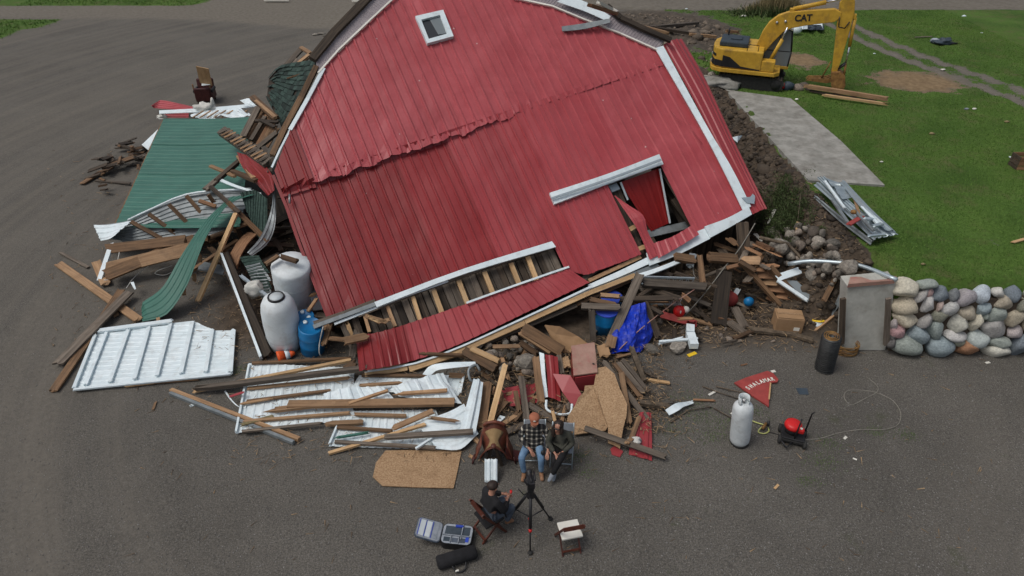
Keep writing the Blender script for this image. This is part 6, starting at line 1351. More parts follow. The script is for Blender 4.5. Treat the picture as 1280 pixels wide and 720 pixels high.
cm_ = empty('video_camera', pt+Vector((0, 0, ht-.025)), 'black video camera mounted on the tripod', 'camera', rz=.1)
box('body', (0, 0, .09), (.13, .2, .15), M['black'], cm_, bev=.015); lathe('lens', [(.045, 0), (.045, .1), (.055, .11), (.055, .16), (.03, .16)], M['black'], cm_, Matrix.Translation((0, .1, .09)) @ Matrix.Rotation(-math.pi/2, 4, 'X'), world=False)
rod('top_handle', (0, -.08, .2), (0, .09, .2), .014, M['black'], cm_); rod('handle_post', (0, -.07, .15), (0, -.07, .2), .012, M['black'], cm_); box('monitor', (-.09, -.06, .17), (.02, .12, .08), M['black'], cm_, R=Matrix.Rotation(.5, 3, 'Z')); rod('microphone', (.07, -.05, .19), (.07, .16, .19), .017, M['black'], cm_)
# camera case, open
pc = G(572, 675, 0); cs_ = empty('camera_case', pc, 'open camera backpack with grey dividers lying left of the man in black', 'camera case', rz=-.12)
k = mpp(pc)
def rrect(w_, h_, r, n=4): return [(sx*(w_/2-r)+r*math.cos(a), sy*(h_/2-r)+r*math.sin(a)) for sx, sy, a0 in ((1, 1, 0), (-1, 1, 90), (-1, -1, 180), (1, -1, 270)) for a in [math.radians(a0+90*i/n) for i in range(n+1)]]
WW, HH2 = .56, .42
slab('shell', [Vector((x, y, .17)) for x, y in rrect(WW, HH2, .09)], .17, M['black'], cs_, world=False); slab('lining', [Vector((x, y, .176)) for x, y in rrect(WW-.02, HH2-.02, .08)], .03, M['padg'], cs_, world=False)
for x, y, sx, sy, mm in ((-.08, .07, .30, .17, 'hood'), (.16, .07, .13, .17, 'hood'), (-.17, -.12, .12, .09, 'hood'), (-.02, -.13, .11, .09, 'denimd'), (.12, -.13, .1, .09, 'denimd'), (.20, -.1, .06, .1, 'padb')): box('compartment', (x, y, .178), (sx, sy, .012), M[mm], cs_, bev=.004)
for x, y, sx, sy in ((-.01, -.045, .5, .015), (.085, .04, .015, .3), (-.10, -.12, .012, .14), (.05, -.12, .012, .14)): box('divider', (x, y, .19), (sx, sy, .04), M['padg'], cs_)
box('blue_flap', (.02, .15, .20), (.14, .04, .03), M['padb'], cs_)
LR = Matrix.Translation((-.28, 0, .16)) @ Matrix.Rotation(.28, 4, 'Y') @ Matrix.Translation((-.25, 0, 0))
ld = slab('lid', [Vector((x, y, 0)) for x, y in rrect(.48, HH2, .07)], .03, M['denimd'], cs_, world=False, M4=LR)
ldl = slab('lid_lining', [Vector((x, y, .008)) for x, y in rrect(.45, HH2-.03, .06)], .01, M['padg'], cs_, world=False, M4=LR)
for x in (-.13, -.01, .12): slab('pocket', [Vector((x+a, b, .014)) for a, b in ((-.05, -.16), (.045, -.16), (.045, .16), (-.05, .16))], .008, M['whiteP'] if x < .1 else M['padg'], cs_, world=False, M4=LR)
for x in (-.19, -.07, .055): slab('pocket_edge', [Vector((x+a, b, .018)) for a, b in ((-.006, -.17), (.006, -.17), (.006, .17), (-.006, .17))], .008, M['padb'], cs_, world=False, M4=LR)
pb = G(571, 697, .1); bg_ = empty('tripod_bag', Vector((pb.x, pb.y, 0)), 'long black carrying bag lying in front of the camera case', 'bag', rz=.34)
lathe('body', [(.01, -.36), (.10, -.36), (.125, -.33), (.125, .33), (.10, .36), (.01, .36)], M['blackc'], bg_, Matrix.Translation((0, 0, .115)) @ Matrix.Rotation(math.pi/2, 4, 'Y') @ Matrix.Diagonal((.9, 1.05, 1, 1)), n=16, world=False)
tube('carry_handle', [Vector(v) for v in ((-.12, -.12, .1), (-.08, -.22, .04), (.02, -.25, .03), (.10, -.21, .04), (.13, -.12, .1))], .016, M['black'], bg_, 6, True, 10, False); box('buckle', (-.06, -.22, .05), (.06, .03, .02), M['cream'], bg_)
# saddle on its stand
ps = G(618, 572, 0); sdl = empty('saddle', ps, 'brown leather horse saddle with tan seat propped left of the man', 'saddle')
def sadgrid(n, m_, f): return np.array([[f(i/(n-1), j/(m_-1)) for j in range(m_)] for i in range(n)])
def sf(u, v, top=.0, w0=.26, dr=.34):
    y = .34-u*.66; ang = (v-.5)*2; zc = .50+.16*(1-abs(0))*((2*u-1)**2)+(.10 if u < .12 else 0)*(1-abs(ang))
    return (ps.x+math.sin(ang*1.35)*w0*(1+.15*math.cos(u*6)), ps.y+y, zc+top-abs(ang)**1.6*dr)
sheet('fender', sadgrid(14, 17, lambda u, v: sf(u, v)), M['leath'], sdl, None, .02, smooth=True)
sheet('seat', sadgrid(12, 9, lambda u, v: sf(.12+u*.66, .5+(v-.5)*(.30+.25*abs(2*u-1)), .022)), M['seat'], sdl, None, .012, smooth=True)
tube('cantle', [Vector((ps.x+math.sin(a)*.22, ps.y+.30, .60+.13*math.cos(a))) for a in np.linspace(-1.4, 1.4, 9)], .035, M['leath'], sdl, 8); rod_ = tube('horn', [ps+Vector((0, -.30, .62)), ps+Vector((0, -.34, .74))], [.03, .025], M['leath'], sdl); lathe('horn_cap', [(.01, 0), (.055, 0), (.05, .02), (.01, .025)], M['leath'], sdl, Matrix.Translation(ps+Vector((0, -.35, .74))) @ Matrix.Rotation(.3, 4, 'X'))
for s in (-1, 1):
    sheet('stirrup_fender', np.array([[tuple(ps+Vector((s*(.27+.03*i), -.05+.1*j-.03*i, .42-.07*i))) for j in range(4)] for i in range(5)]), M['leath'], sdl, None, .02, smooth=True); tube('stirrup', [ps+Vector((s*.40, -.12, .16)), ps+Vector((s*.44, -.2, .05)), ps+Vector((s*.44, -.05, .05)), ps+Vector((s*.40, -.05, .16))], .018, M['maroon'], sdl, 6)
slab('skirt', [ps+Vector(v) for v in ((.22, .1, .2), (.55, .12, .06), (.50, -.12, .04), (.25, -.12, .12))], .03, M['maroon'], sdl)
for i, (dx, dy) in enumerate(((-.16, .2), (.16, .2), (-.16, -.2), (.16, -.2))): bp_ = board(Vector((ps.x+dx, ps.y+dy, 0)), Vector((ps.x+dx*.3, ps.y+dy, .5)), .06, .04, M['dark'], 'stand_leg', sdl)
pp = G(614, 585, .25); cl_ = empty('chaps', Vector((pp.x, pp.y, 0)), 'folded white chaps with tan cuffs hanging in front of saddle', 'chaps')
for s in (-1, 1): sheet('leg_panel', np.array([[(pp.x+s*.065+(j-3)*.021, pp.y+.10-.30*(i/7), .40-.34*i/7+.012*math.cos(j*1.5)) for j in range(7)] for i in range(8)]), M['white'], cl_, None, .012, smooth=True)
for s in (-1, 1): box('cuff', (s*.055, -.10, .03), (.1, .05, .06), M['pinkw'], cl_, bev=.01)
# ================================================================== RIGHT SIDE YARD
# propane tank
pt_ = G(924, 553, 0); gt = empty('gas_tank', pt_, 'tall grey white gas cylinder standing upright on the gravel', 'gas tank')
k = mpp(pt_); r = 12.2*k; h = 1.16
MT = Matrix.Translation(pt_) @ Matrix.Rotation(-.11, 4, 'Y')
lathe('foot_ring', [(r*.93, 0), (r*.95, .07)], M['rubber'], gt, MT); lathe('body', [(r*.80, .04), (r*.97, .10), (r, .18), (r, h*.5), (r, h*.86), (r*.93, h*.93), (r*.72, h*.985), (r*.4, h*1.01), (.01, h*1.015)], M['propane'], gt, MT, n=36)
lathe('weld_band', [(r*1.0, h*.80), (r*1.012, h*.805), (r*1.0, h*.81)], M['propane'], gt, MT, n=36, caps=False)
b_ = []
for a in np.linspace(.9, 5.5, 16): b_.append(Vector((math.cos(a-1.57)*r*.48, math.sin(a-1.57)*r*.48, 0)))
P = np.array([[tuple(MT @ (v+Vector((0, 0, z)))) for v in b_] for z in (h*.97, h*1.05, h*1.16)]); sheet('collar', P, M['propane'], gt, None, .012, smooth=True)
lathe('valve', [(.03, h), (.03, h+.07), (.045, h+.075), (.045, h+.11), (.01, h+.12)], M['steel'], gt, MT)
# torch hose
tc_ = empty('torch_hose', G(955, 528, 0), 'pale yellow gas hose with small torch lying by the tank', 'hose')
tube('hose', [G(*q) for q in ((940, 526, .05), (948, 529, .03), (955, 531, .04))], .014, M['hose'], tc_, res=8)
tube('hose', [G(*q) for q in ((960, 534, .05), (961, 539, .03), (955, 542, .03), (948, 540, .03), (950, 536, .05), (955, 532, .08))], .014, M['hose'], tc_, res=20)
tube('torch', [G(953, 536, .08), G(958, 529, .12)], .035, M['rusty'], tc_); tube('torch_grip', [G(960, 533, .12), G(961, 526, .22)], .03, M['black'], tc_)
# small red engine cart
pm_ = G(989, 549, 0); mw = empty('engine_mower', pm_, 'small red engine on a black wheeled frame with handles beside the tank', 'mower', rz=-.35)
box('deck', (0, 0, .17), (.46, .40, .05), M['black'], mw, bev=.015); box('skirt', (0, 0, .12), (.48, .42, .08), M['rubber'], mw, bev=.02)
lathe('engine_block', [(.02, 0), (.14, 0), (.15, .1), (.12, .14), (.02, .15)], M['black'], mw, Matrix.Translation((-.03, .04, .19)), world=False)
lathe('engine_cover', [(.17, 0), (.18, .04), (.17, .09), (.12, .12), (.02, .125)], M['redpl'], mw, Matrix.Translation((-.04, .05, .32)), world=False)
box('fuel_tank', (.10, -.07, .37), (.16, .12, .11), M['redpl'], mw, bev=.03); blob('fuel_cap', (.11, -.08, .44), (.03, .03, .02), M['cream'], mw, 2)
for x in (-.25, .25):
    for y in (-.17, .17): lathe('wheel', [(.02, -.03), (.085, -.03), (.095, 0), (.085, .03), (.02, .03)], M['rubber'], mw, Matrix.Translation((x, y, .095)) @ Matrix.Rotation(math.pi/2, 4, 'Y'), n=18, world=False)
tube('handle', [Vector(v) for v in ((.24, .15, .2), (.27, .24, .62), (.30, .22, .7))], .016, M['black'], mw, 6, True, None, False); tube('handle', [Vector(v) for v in ((.02, -.17, .2), (.05, -.12, .62), (.06, -.05, .68))], .016, M['black'], mw, 6, True, None, False)
tube('lower_rail', [Vector(v) for v in ((-.25, -.2, .12), (-.1, -.36, .08), (.0, -.2, .12))], .025, M['black'], mw, 6, True, None, False)
tube('ground_cable', [G(*q, .012) for q in ((1003, 550), (1025, 548), (1050, 541), (1075, 537), (1105, 537), (1122, 531), (1126, 518), (1120, 505), (1108, 496), (1088, 489), (1062, 488), (1055, 494), (1058, 502), (1065, 506), (1080, 499), (1096, 490), (1096, 482), (1083, 471))], .009, M['cable'], None, res=90, label='thin pale cable looping over the gravel right of the mower', cat='cable')
tube('starter_cord', [G(*q, .01) for q in ((978, 545), (965, 541), (958, 540))], .012, M['rubber'], None, res=6, label='dark cord between mower and torch hose', cat='cord')
# red triangular sign board
sp_ = [(918, 478), (932, 472), (959, 463.5), (966, 466), (973, 474), (972, 477), (964, 478), (962, 486), (961, 508), (957, 505), (940, 494)]
sg = empty('broken_sign', G(945, 485, 0), 'broken red triangular board with white lettering on gravel', 'sign')
slab('board', [G(*p, .06) for p in sp_], .04, M['redpaint'], sg)
a, b = G(933, 486.5, .066), G(968, 473.5, .066)
# the word follows the board, a little arched
wd_ = 'SHALAMAR'
for i, c_ in enumerate(wd_):
    f = (i+.5)/8; p = a.lerp(b, f)+Vector((0, .06*math.sin(math.pi*f), 0)); d = (b-a).normalized(); an_ = math.atan2(d.y, d.x)+.25*math.cos(math.pi*f)
    text('letter', c_, .125, M['cream'], sg, Matrix.Translation(p-sg.location) @ Matrix.Rotation(an_, 4, 'Z') @ Matrix.Diagonal((.92, 1.25, 1, 1)), .003, bold=.004)
board(G(961, 500, .05), G(963, 479, .05), .03, .03, M['fresh'], 'splintered_edge', sg, jag=(.02, .02))
slab('rubber_mat', [G(*p, .02) for p in ((995, 485), (1009, 485), (1011, 493), (999, 493))], .015, M['hood'], None, label='small black mat scrap lying on open gravel', cat='mat')
for q in ((860, 445, 870, 441, 5, 'yel', 'small yellow scrap on the gravel right of the tarp'), (886, 494, 895, 489, 3, 'cream', 'curled cream bark strip left of the tank'), (914, 518, 918, 515, 3, 'cream', 'white chip touching the gas tank side'), (1055, 549, 1058, 546, 3, 'cream', 'white chip on gravel right of the mower'), (968, 611, 973, 606, 3, 'fresh', 'pale chip on the open gravel far in front of tank'), (1232, 454, 1237, 453, 3, 'cream', 'white chip by the foot of stone wall'), (964, 465, 969, 464, 4, 'cream', 'white chip beside top of the red sign'), (926, 457, 934, 455, 2, 'orange', 'thin orange splinter above the red sign'), (1066, 573, 1071, 575, 2, 'cream', 'small white sliver below the looping cable')):
    bd(q[0], q[1], .012, q[2], q[3], .012, q[4], .012, q[5], q[6], cat='chip', name='chip', ns=1, jag=(0, 0))
# wire roll and rusty coil
pw3 = G(1030, 461, 0); wr_ = empty('wire_roll', pw3, 'upright roll of grey wire fencing standing left of the concrete pier', 'wire roll'); kk = mpp(pw3); rr_ = 11.5*kk
WMx = Matrix.Translation(pw3) @ Matrix.Rotation(-.08, 4, 'Y')
lathe('roll', [(rr_*.93, .02), (rr_*.94, 1.0), (rr_*.5, 1.01), (rr_*.45, .9)], M['wire'], wr_, WMx, n=24)
for i in range(18): lathe('wire_ring', [(rr_*.95, .03+i*.056), (rr_*1.01, .038+i*.056), (rr_*.95, .046+i*.056)], M['wire'], wr_, WMx, n=24, caps=False)
for i in range(3): lathe('spiral', [(rr_*(.35+.2*i), 1.0), (rr_*(.35+.2*i), 1.03), (rr_*(.39+.2*i), 1.03), (rr_*(.39+.2*i), 1.0)], M['rusty'], wr_, WMx, n=20, caps=False)
pc_ = G(1059, 434, .15); co = empty('barbed_coil', Vector((pc_.x, pc_.y, 0)), 'rusty barbed wire coil at the foot of the concrete pier', 'wire coil')
for i in range(14):
    a = i*.45; tube('wire_loop', [pc_+Vector((math.cos(t)*(.26+.02*math.sin(i)), math.sin(t)*(.2+.02*math.cos(i*2)), -.12+.018*i+.02*math.sin(3*t+i))) for t in np.linspace(a, a+6.28, 22)], .010, M['rusty'], co, 4)
# stack of galvanised sheets
st_ = empty('sheet_stack', GT(1072, 262), 'heap of grey galvanised sheets and gutter sliding off the lawn edge', 'metal stack')
def gsh(ra, rb, m, nm='sheet', ribs=2, **k): return loft(nm, [G(*p) for p in ra], [G(*p) for p in rb], M[m], st_, ribs=ribs, nl=8, thick=.01, **k)
gsh([(1021, 222, 2.3), (1060, 262, 2.25), (1098, 298, 2.1)], [(1031, 221, 2.35), (1075, 262, 2.3), (1123, 293, 2.05)], 'galv', ribs=3, rh=.04)
gsh([(1017, 231, 2.2), (1052, 262, 2.15), (1092, 300, 2.1)], [(1026, 228, 2.25), (1062, 262, 2.2), (1100, 297, 2.15)], 'galv', ribs=1, rh=.05)
gsh([(1031, 223, 2.4), (1052, 228, 2.4)], [(1053, 250, 2.35), (1073, 247, 2.35)], 'galv', ribs=3, rh=.03, wr=.1)
gsh([(1017, 247, 2.05), (1050, 277, 2.0), (1088, 306, 1.95)], [(1021, 245, 2.1), (1056, 274, 2.05), (1092, 301, 2.0)], 'galvd', 'gutter', ribs=1, rh=.06)
gsh([(1050, 228, 2.45), (1082, 266, 2.4), (1108, 288, 2.2)], [(1056, 226, 2.45), (1090, 262, 2.4), (1120, 290, 2.15)], 'galv', ribs=1, rh=.05)
for q in ((1030, 226, 1056, 262, 3, 'white'), (1060, 282, 1078, 271, 6, 'redpaint'), (1066, 262, 1092, 290, 4, 'galvd'), (1076, 258, 1100, 284, 4, 'white'), (1080, 275, 1096, 273, 6, 'galv'), (1090, 284, 1104, 280, 5, 'galv'), (1085, 296, 1108, 294, 4, 'galv'), (1040, 250, 1060, 280, 4, 'galvd'), (1065, 240, 1074, 270, 3, 'pine')):
    bd(q[0], q[1], 2.4, q[2], q[3], 2.3, q[4], .04, q[5], name='strip', parent=st_)
blob('rusty_cap', G(1067, 265, 2.5)-st_.location, (.08, .08, .06), M['rusty'], st_, 2)
slab('torn_steel', [G(*p) for p in ((914, 172, 1.5), (922, 170, 1.6), (928, 169, 1.6), (922, 178, 1.45))], .015, M['galv'], None, label='small torn steel scrap on the dug bank', cat='metal scrap')
for q in ((969, 262, 960, 280, 4, 'cream', 'small pale fabric scrap hanging in the brush'), (997, 278, 995, 290, 4, 'fresh', 'broken pale branch end shining in the brush'), (944, 293, 952, 302, 5, 'cream', 'pale torn wood splinter under the side sheet'), (942, 234, 946, 236, 4, 'pinkw', 'small pink chip on the earth beside side wall')):
    a = GT(q[0], q[1], .35); b = GT(q[2], q[3], .3); board(a, b, q[4]*mpp(a), .03, M[q[5]], 'scrap', None, label=q[6], cat='scrap', taper=.4)
# leafless brush by the barn corner
bs = empty('brush', GT(975, 280), 'tangled half dead green brush leaning on the bank by barn corner', 'shrub')
V = []; F = []; tips = []
for i in range(170):
    x = random.gauss(972, 20); y = random.gauss(272, 17)
    if x < 942: continue
    a = GT(x, y, 0); d = Vector((random.uniform(-.8, .8), random.uniform(-.6, .4), random.uniform(.15, .8))); b = a+d*random.uniform(.5, 1.1); m_ = a.lerp(b, .5)+Vector((random.uniform(-.15, .15),)*3)
    pts = [a, m_, b]; r0 = random.uniform(.006, .018); tips.append((a, m_, b))
    n0 = len(V); ax = [a, m_, b]
    for j, p in enumerate(ax):
        for q in range(3): V.append(p+Vector((math.cos(q*2.1), math.sin(q*2.1), 0))*r0*(1-.4*j))
    for j in range(2):
        for q in range(3): s = n0+j*3; F.append((s+q, s+(q+1) % 3, s+3+(q+1) % 3, s+3+q))
tag(mk('stems', V, F, M['bark'], bs), kind='stuff')
n = 22000; P3 = np.zeros((n, 3))
for i in range(n):
    a, m_, b = random.choice(tips); p = a.lerp(m_, random.random()) if random.random() < .4 else m_.lerp(b, random.random()); P3[i] = (p.x+random.gauss(0, .06), p.y+random.gauss(0, .06), p.z+random.gauss(0, .06))
sz = rng.uniform(.01, .034, n)[:, None]; d1 = rng.normal(size=(n, 3)); d1 /= np.linalg.norm(d1, axis=1, keepdims=True); d2 = np.cross(d1, rng.normal(size=(n, 3))); d2 /= np.linalg.norm(d2, axis=1, keepdims=True)
Vl = np.stack([P3-d1*sz, P3+d2*sz*.5, P3+d1*sz, P3-d2*sz*.5], 1).reshape(-1, 3); me = fast('leaves', Vl-np.array(bs.location), np.arange(4*n).reshape(-1, 4), M['leaf'])
tag(mo('leaves', me, None, bs, world=False), kind='stuff')
tube('long_branch', [G(950, 297, 1.7), G(985, 305, 1.5), G(1008, 330, 1.2), G(1024, 352, 1.0), G(1029, 367, .8)], [.05, .045, .04, .035, .03], M['bark'], None, n=7, label='long dead branch arching down over the rubble', cat='branch', res=None)
tube('branch_break', [G(1024, 352, 1.05), G(1030, 368, .85)], [.03, .008], M['fresh'], None, label='pale split tip of the dead branch', cat='branch')
tube('thin_branch', [GT(996, 292, .1), GT(998, 268, .4), GT(1001, 243, .5)], .012, M['bark'], None, label='slim bare branch pointing up the bank', cat='branch')
tube('dark_branch', [G(1009, 310, 1.3), G(1011, 288, 1.7)], .03, M['bark'], None, label='short dark branch standing in the rubble', cat='branch')

# ------------------------------------------------------------------ excavator
ex0 = GT(937, 103); AZ = math.radians(-20)
ex = empty('excavator', ex0, 'yellow tracked excavator with rusty grapple bucket parked on the lawn', 'excavator', rz=AZ); ex.scale = (.90, .82, .95)
# tracks
for s in (-1, 1):
    y = s*.82; prof = [(-1.35, .12), (-1.2, .0), (1.2, .0), (1.38, .12), (1.42, .28), (1.3, .46), (1.15, .52), (-1.1, .52), (-1.3, .46), (-1.42, .28)]
    prism('track', prof, y-.24, y+.24, M['rubber'], ex, bev=.02)
    V = []; F = []
    pts = []; per = [Vector((a, 0, b)) for a, b in prof]+[Vector((prof[0][0], 0, prof[0][1]))]
    for a, b in zip(per[:-1], per[1:]):
        nn = max(1, int((b-a).length/.11))
        for i in range(nn): pts.append((a.lerp(b, i/nn), (b-a).normalized()))
    for p, d in pts:
        n_ = Vector((d.z, 0, -d.x)); i = len(V)
        for dy in (-.26, .26): V += [p-d*.04+Vector((0, y+dy, 0)), p+d*.04+Vector((0, y+dy, 0)), p+d*.02+n_*.035+Vector((0, y+dy, 0)), p-d*.02+n_*.035+Vector((0, y+dy, 0))]
        F += [(i, i+1, i+2, i+3), (i+7, i+6, i+5, i+4)]+[(i+q, i+4+q, i+4+(q+1) % 4, i+(q+1) % 4) for q in range(4)]
    o = mk('track_shoes', V, F, M['rusty'] if False else M['earth'], ex, Matrix.Identity(4), False, False); o['kind'] = 'stuff'
    for x in (-1.1, 1.1): lathe('sprocket', [(.02, -.02), (.2, -.02), (.2, .02), (.02, .02)], M['rubber'], ex, Matrix.Translation((x, y+s*.24, .27)) @ Matrix.Rotation(math.pi/2, 4, 'X'), n=16, world=False)
box('undercarriage', (0, 0, .40), (1.2, 1.3, .34), M['rubber'], ex, bev=.03); lathe('slew_ring', [(.02, 0), (.55, 0), (.55, .12), (.02, .12)], M['black'], ex, Matrix.Translation((0, 0, .55)), world=False)
# house
hp_ = [(-1.72, -.8), (-1.60, -1.05), (-1.3, -1.2), (.35, -1.2), (.35, 1.15), (-1.3, 1.15), (-1.62, 1.0), (-1.78, .6), (-1.82, 0), (-1.78, -.5)]
slab('deck', [Vector((x, y, .80)) for x, y in [(-1.78, -.8), (-1.65, -1.1), (-1.3, -1.26), (.95, -1.26), (1.15, -1.0), (1.15, 1.2), (-1.3, 1.2), (-1.68, 1.05), (-1.86, .5), (-1.88, 0)]], .16, M['yellow'], ex, world=False, bev=.02)
slab('engine_housing', [Vector((x, y, 1.56)) for x, y in hp_], .76, M['yellow'], ex, world=False, bev=.05)
tail = [p for p in hp_ if p[0] < -1.2]
def rearband(z0, z1, m, nm, pad, pts): 
    P = np.array([[(x*1.0, y, z0) for x, y in pts], [(x, y, z1) for x, y in pts]]); c = np.array([-1.0, 0, 0]); Q = P.copy(); d = P-c; d[..., 2] = 0; d /= np.linalg.norm(d, axis=2, keepdims=True); Q += d*pad
    me_ = sheet(nm, Q, M[m], None, None, .02); me_.parent = ex; return me_
rp = [(-.1, -1.2), (-1.3, -1.2), (-1.60, -1.05), (-1.72, -.8), (-1.78, -.5), (-1.82, 0), (-1.78, .6), (-1.62, 1.0), (-1.3, 1.15)]
rearband(.86, 1.10, 'black', 'lower_stripe', .02, rp[1:]); rearband(1.22, 1.32, 'black', 'upper_stripe', .02, rp[2:]); prism('side_stripe', [(-1.3, .86), (.3, .83), (.3, .86), (-.5, .93), (-1.0, 1.26), (-1.3, 1.32)], -1.225, -1.20, M['black'], ex)
text('lettering', '320', .19, M['cream'], ex, Matrix(((0, 0, -1, -1.86), (-1, 0, 0, .35), (0, 1, 0, .98), (0, 0, 0, 1))), .004, bold=.006); text('lettering', 'CAT', .20, M['cream'], ex, Matrix(((-.26, 0, -.96, -1.75), (-.96, 0, .26, -.78), (0, 1, 0, .98), (0, 0, 0, 1))) @ Matrix.Translation((0, 0, .02)), .004, bold=.008)
slab('hood_cover', [Vector((x, y, 1.76)) for x, y in ((-1.55, -.75), (-.35, -.75), (-.35, .7), (-1.55, .7))], .2, M['hood'], ex, world=False, bev=.05)
box('hood_ridge', (-.9, 0, 1.78), (.5, .5, .05), M['hood'], ex, bev=.02); rod('exhaust', (-1.3, .55, 1.7), (-1.3, .55, 2.05), .035, M['black'], ex); box('tool_box', (.1, -.95, 1.3), (.5, .45, .5), M['yellow'], ex, bev=.04); box('step_box', (.62, -.95, 1.02), (.55, .5, .44), M['yellow'], ex, bev=.04)
rod('hand_rail', (-.35, -1.1, 1.56), (-.35, -1.1, 1.80), .014, M['black'], ex); rod('hand_rail', (.1, -1.1, 1.56), (.1, -1.1, 1.80), .014, M['black'], ex); rod('hand_rail', (-.35, -1.1, 1.80), (.1, -1.1, 1.80), .014, M['black'], ex)
# cab on the left side
cb_ = [(.10, .86), (1.22, .86), (1.24, 1.5), (1.10, 2.32), (.9, 2.40), (.12, 2.40)]
cabx = empty('cab', (.22, -.12, -.12)); cabx.parent = ex
for y in (.28, 1.14):
    for (x0, z0), (x1, z1) in zip(cb_, cb_[1:]+cb_[:1]): rod('cab_frame', (x0, y, z0), (x1, y, z1), .035, M['black'], cabx)
    prism('cab_glass', [(x*.97+.02, z*.985+.02) for x, z in cb_], y-.008, y+.008, M['gglass'] if y < .5 else M['glass'], cabx); rod('cab_frame', (.15, y, 1.5), (1.2, y, 1.5), .02, M['black'], cabx); rod('cab_frame', (.66, y, 1.5), (.66, y, 2.35), .02, M['black'], cabx)
for x0, z0 in cb_: rod('cab_frame', (x0, .28, z0), (x0, 1.14, z0), .035, M['black'], cabx)
slab('windscreen', [Vector(v) for v in ((1.235, .3, .92), (1.235, 1.12, .92), (1.245, 1.12, 1.5), (1.245, .3, 1.5))], .01, M['gglass'], cabx, up=(-1, 0, 0), world=False); slab('windscreen', [Vector(v) for v in ((1.245, .3, 1.5), (1.245, 1.12, 1.5), (1.11, 1.12, 2.3), (1.11, .3, 2.3))], .01, M['gglass'], cabx, up=(-1, 0, 0), world=False)
slab('rear_wall', [Vector(v) for v in ((.11, .3, .88), (.11, 1.12, .88), (.12, 1.12, 2.38), (.12, .3, 2.38))], .02, M['black'], cabx, up=(1, 0, 0), world=False)
slab('roof', [Vector(v) for v in ((.08, .24, 2.44), (.95, .24, 2.44), (1.12, .24, 2.38), (1.12, 1.18, 2.38), (.95, 1.18, 2.44), (.08, 1.18, 2.44))], .05, M['cream'], cabx, world=False); box('operator_seat', (.55, .72, 1.2), (.4, .45, .5), M['padg'], cabx, bev=.05); box('cab_sill', (.66, .7, .84), (1.2, .95, .12), M['yellow'], cabx, bev=.02)
# boom
bt_ = [(-.12, 1.02), (-.05, 1.5), (.12, 2.15), (.30, 2.52), (.62, 2.82), (1.0, 2.98), (1.9, 3.12), (2.75, 3.22), (3.02, 3.12), (3.05, 2.92), (2.85, 2.74), (1.9, 2.55), (1.25, 2.38), (.95, 2.20), (.65, 1.8), (.25, 1.15), (.12, .95)]
prism('boom', bt_, -.19, .13, M['yellow'], ex, bev=.025)
text('lettering', 'CAT', .34, M['black'], ex, Matrix(((1, 0, 0, 1.62), (0, 0, -1, -.205), (0, 1, 0, 2.80), (0, 0, 0, 1))) @ Matrix.Rotation(math.radians(7), 4, 'Z'), .004, bold=.012)
for p in ((.95, 2.62), (.62, 2.55)): rod('pin', (p[0], -.24, p[1]), (p[0], .18, p[1]), .055, M['steel'], ex)
for y in (-.36, .30):
    rod('boom_cylinder', (.62, y, .95), (.98, y*.9, 1.95), .08, M['yellow'], ex, 10); rod('cylinder_rod', (.95, y*.9, 1.9), (1.08, y*.85, 2.42), .04, M['chrome'], ex)
box('boom_foot', (.15, -.03, 1.0), (.5, .62, .35), M['rubber'], ex, bev=.03)
rod('stick_cylinder', (1.15, -.03, 3.08), (2.35, -.03, 3.42), .085, M['yellow'], ex, 10); rod('cylinder_rod', (2.3, -.03, 3.41), (3.05, -.03, 3.62), .042, M['chrome'], ex); box('cylinder_bracket', (1.12, -.03, 3.03), (.2, .2, .16), M['yellow'], ex, bev=.02)
stk = [(2.92, 3.05), (2.86, 3.45), (3.02, 3.72), (3.25, 3.78), (3.42, 3.55), (3.52, 3.1), (3.52, 2.2), (3.50, 1.2), (3.46, .78), (3.26, .76), (3.18, 1.3), (3.06, 2.1), (2.96, 2.7)]
prism('stick', stk, -.15, .09, M['yellow'], ex, bev=.025)
rod('bucket_cylinder', (3.60, -.03, 2.95), (3.68, -.03, 1.85), .07, M['yellow'], ex, 10); rod('cylinder_rod', (3.68, -.03, 1.88), (3.72, -.03, 1.2), .038, M['chrome'], ex); box('cylinder_bracket', (3.55, -.03, 2.98), (.16, .16, .2), M['yellow'], ex, bev=.02)
for y in (-.14, .08): rod('linkage', (3.72, y, 1.2), (3.48, y, .95), .04, M['black'], ex); rod('linkage', (3.72, y, 1.2), (3.78, y, .72), .04, M['rusty'], ex)
for (a, b) in (((2.98, -.16, 3.0), (3.05, -.3, 2.6)), ((3.05, -.3, 2.6), (3.3, -.22, 2.55)), ((3.3, -.22, 2.55), (3.42, -.17, 2.8))): tube('hose', [Vector(a), Vector(b)], .022, M['black'], ex, 6, True, None, False)
bk_ = empty('bucket', (3.55, 0, .45)); bk_.parent = ex
prism('side_plate', [(-.32, .38), (.02, .42), (.26, .26), (.34, -.02), (.22, -.34), (-.05, -.36), (-.2, -.1)], -.38, -.34, M['rusty'], bk_); prism('side_plate', [(-.32, .38), (.02, .42), (.26, .26), (.34, -.02), (.22, -.34), (-.05, -.36), (-.2, -.1)], .34, .38, M['rusty'], bk_)
P = np.array([[(x, y, z) for x, z in ((-.32, .38), (.02, .42), (.26, .26), (.34, -.02), (.26, -.3))] for y in (-.34, -.1, .1, .34)]); o = sheet('shell', P, M['rusty'], None, None, .04); o.parent = bk_; o.matrix_basis = Matrix.Translation(P.reshape(-1, 3).mean(0))
for i in range(6): y = -.34+i*.136; prism('tooth', [(.30, -.02), (.37, -.05), (.30, -.42), (.22, -.44), (.24, -.2)], y-.035, y+.035, M['rusty'], bk_)
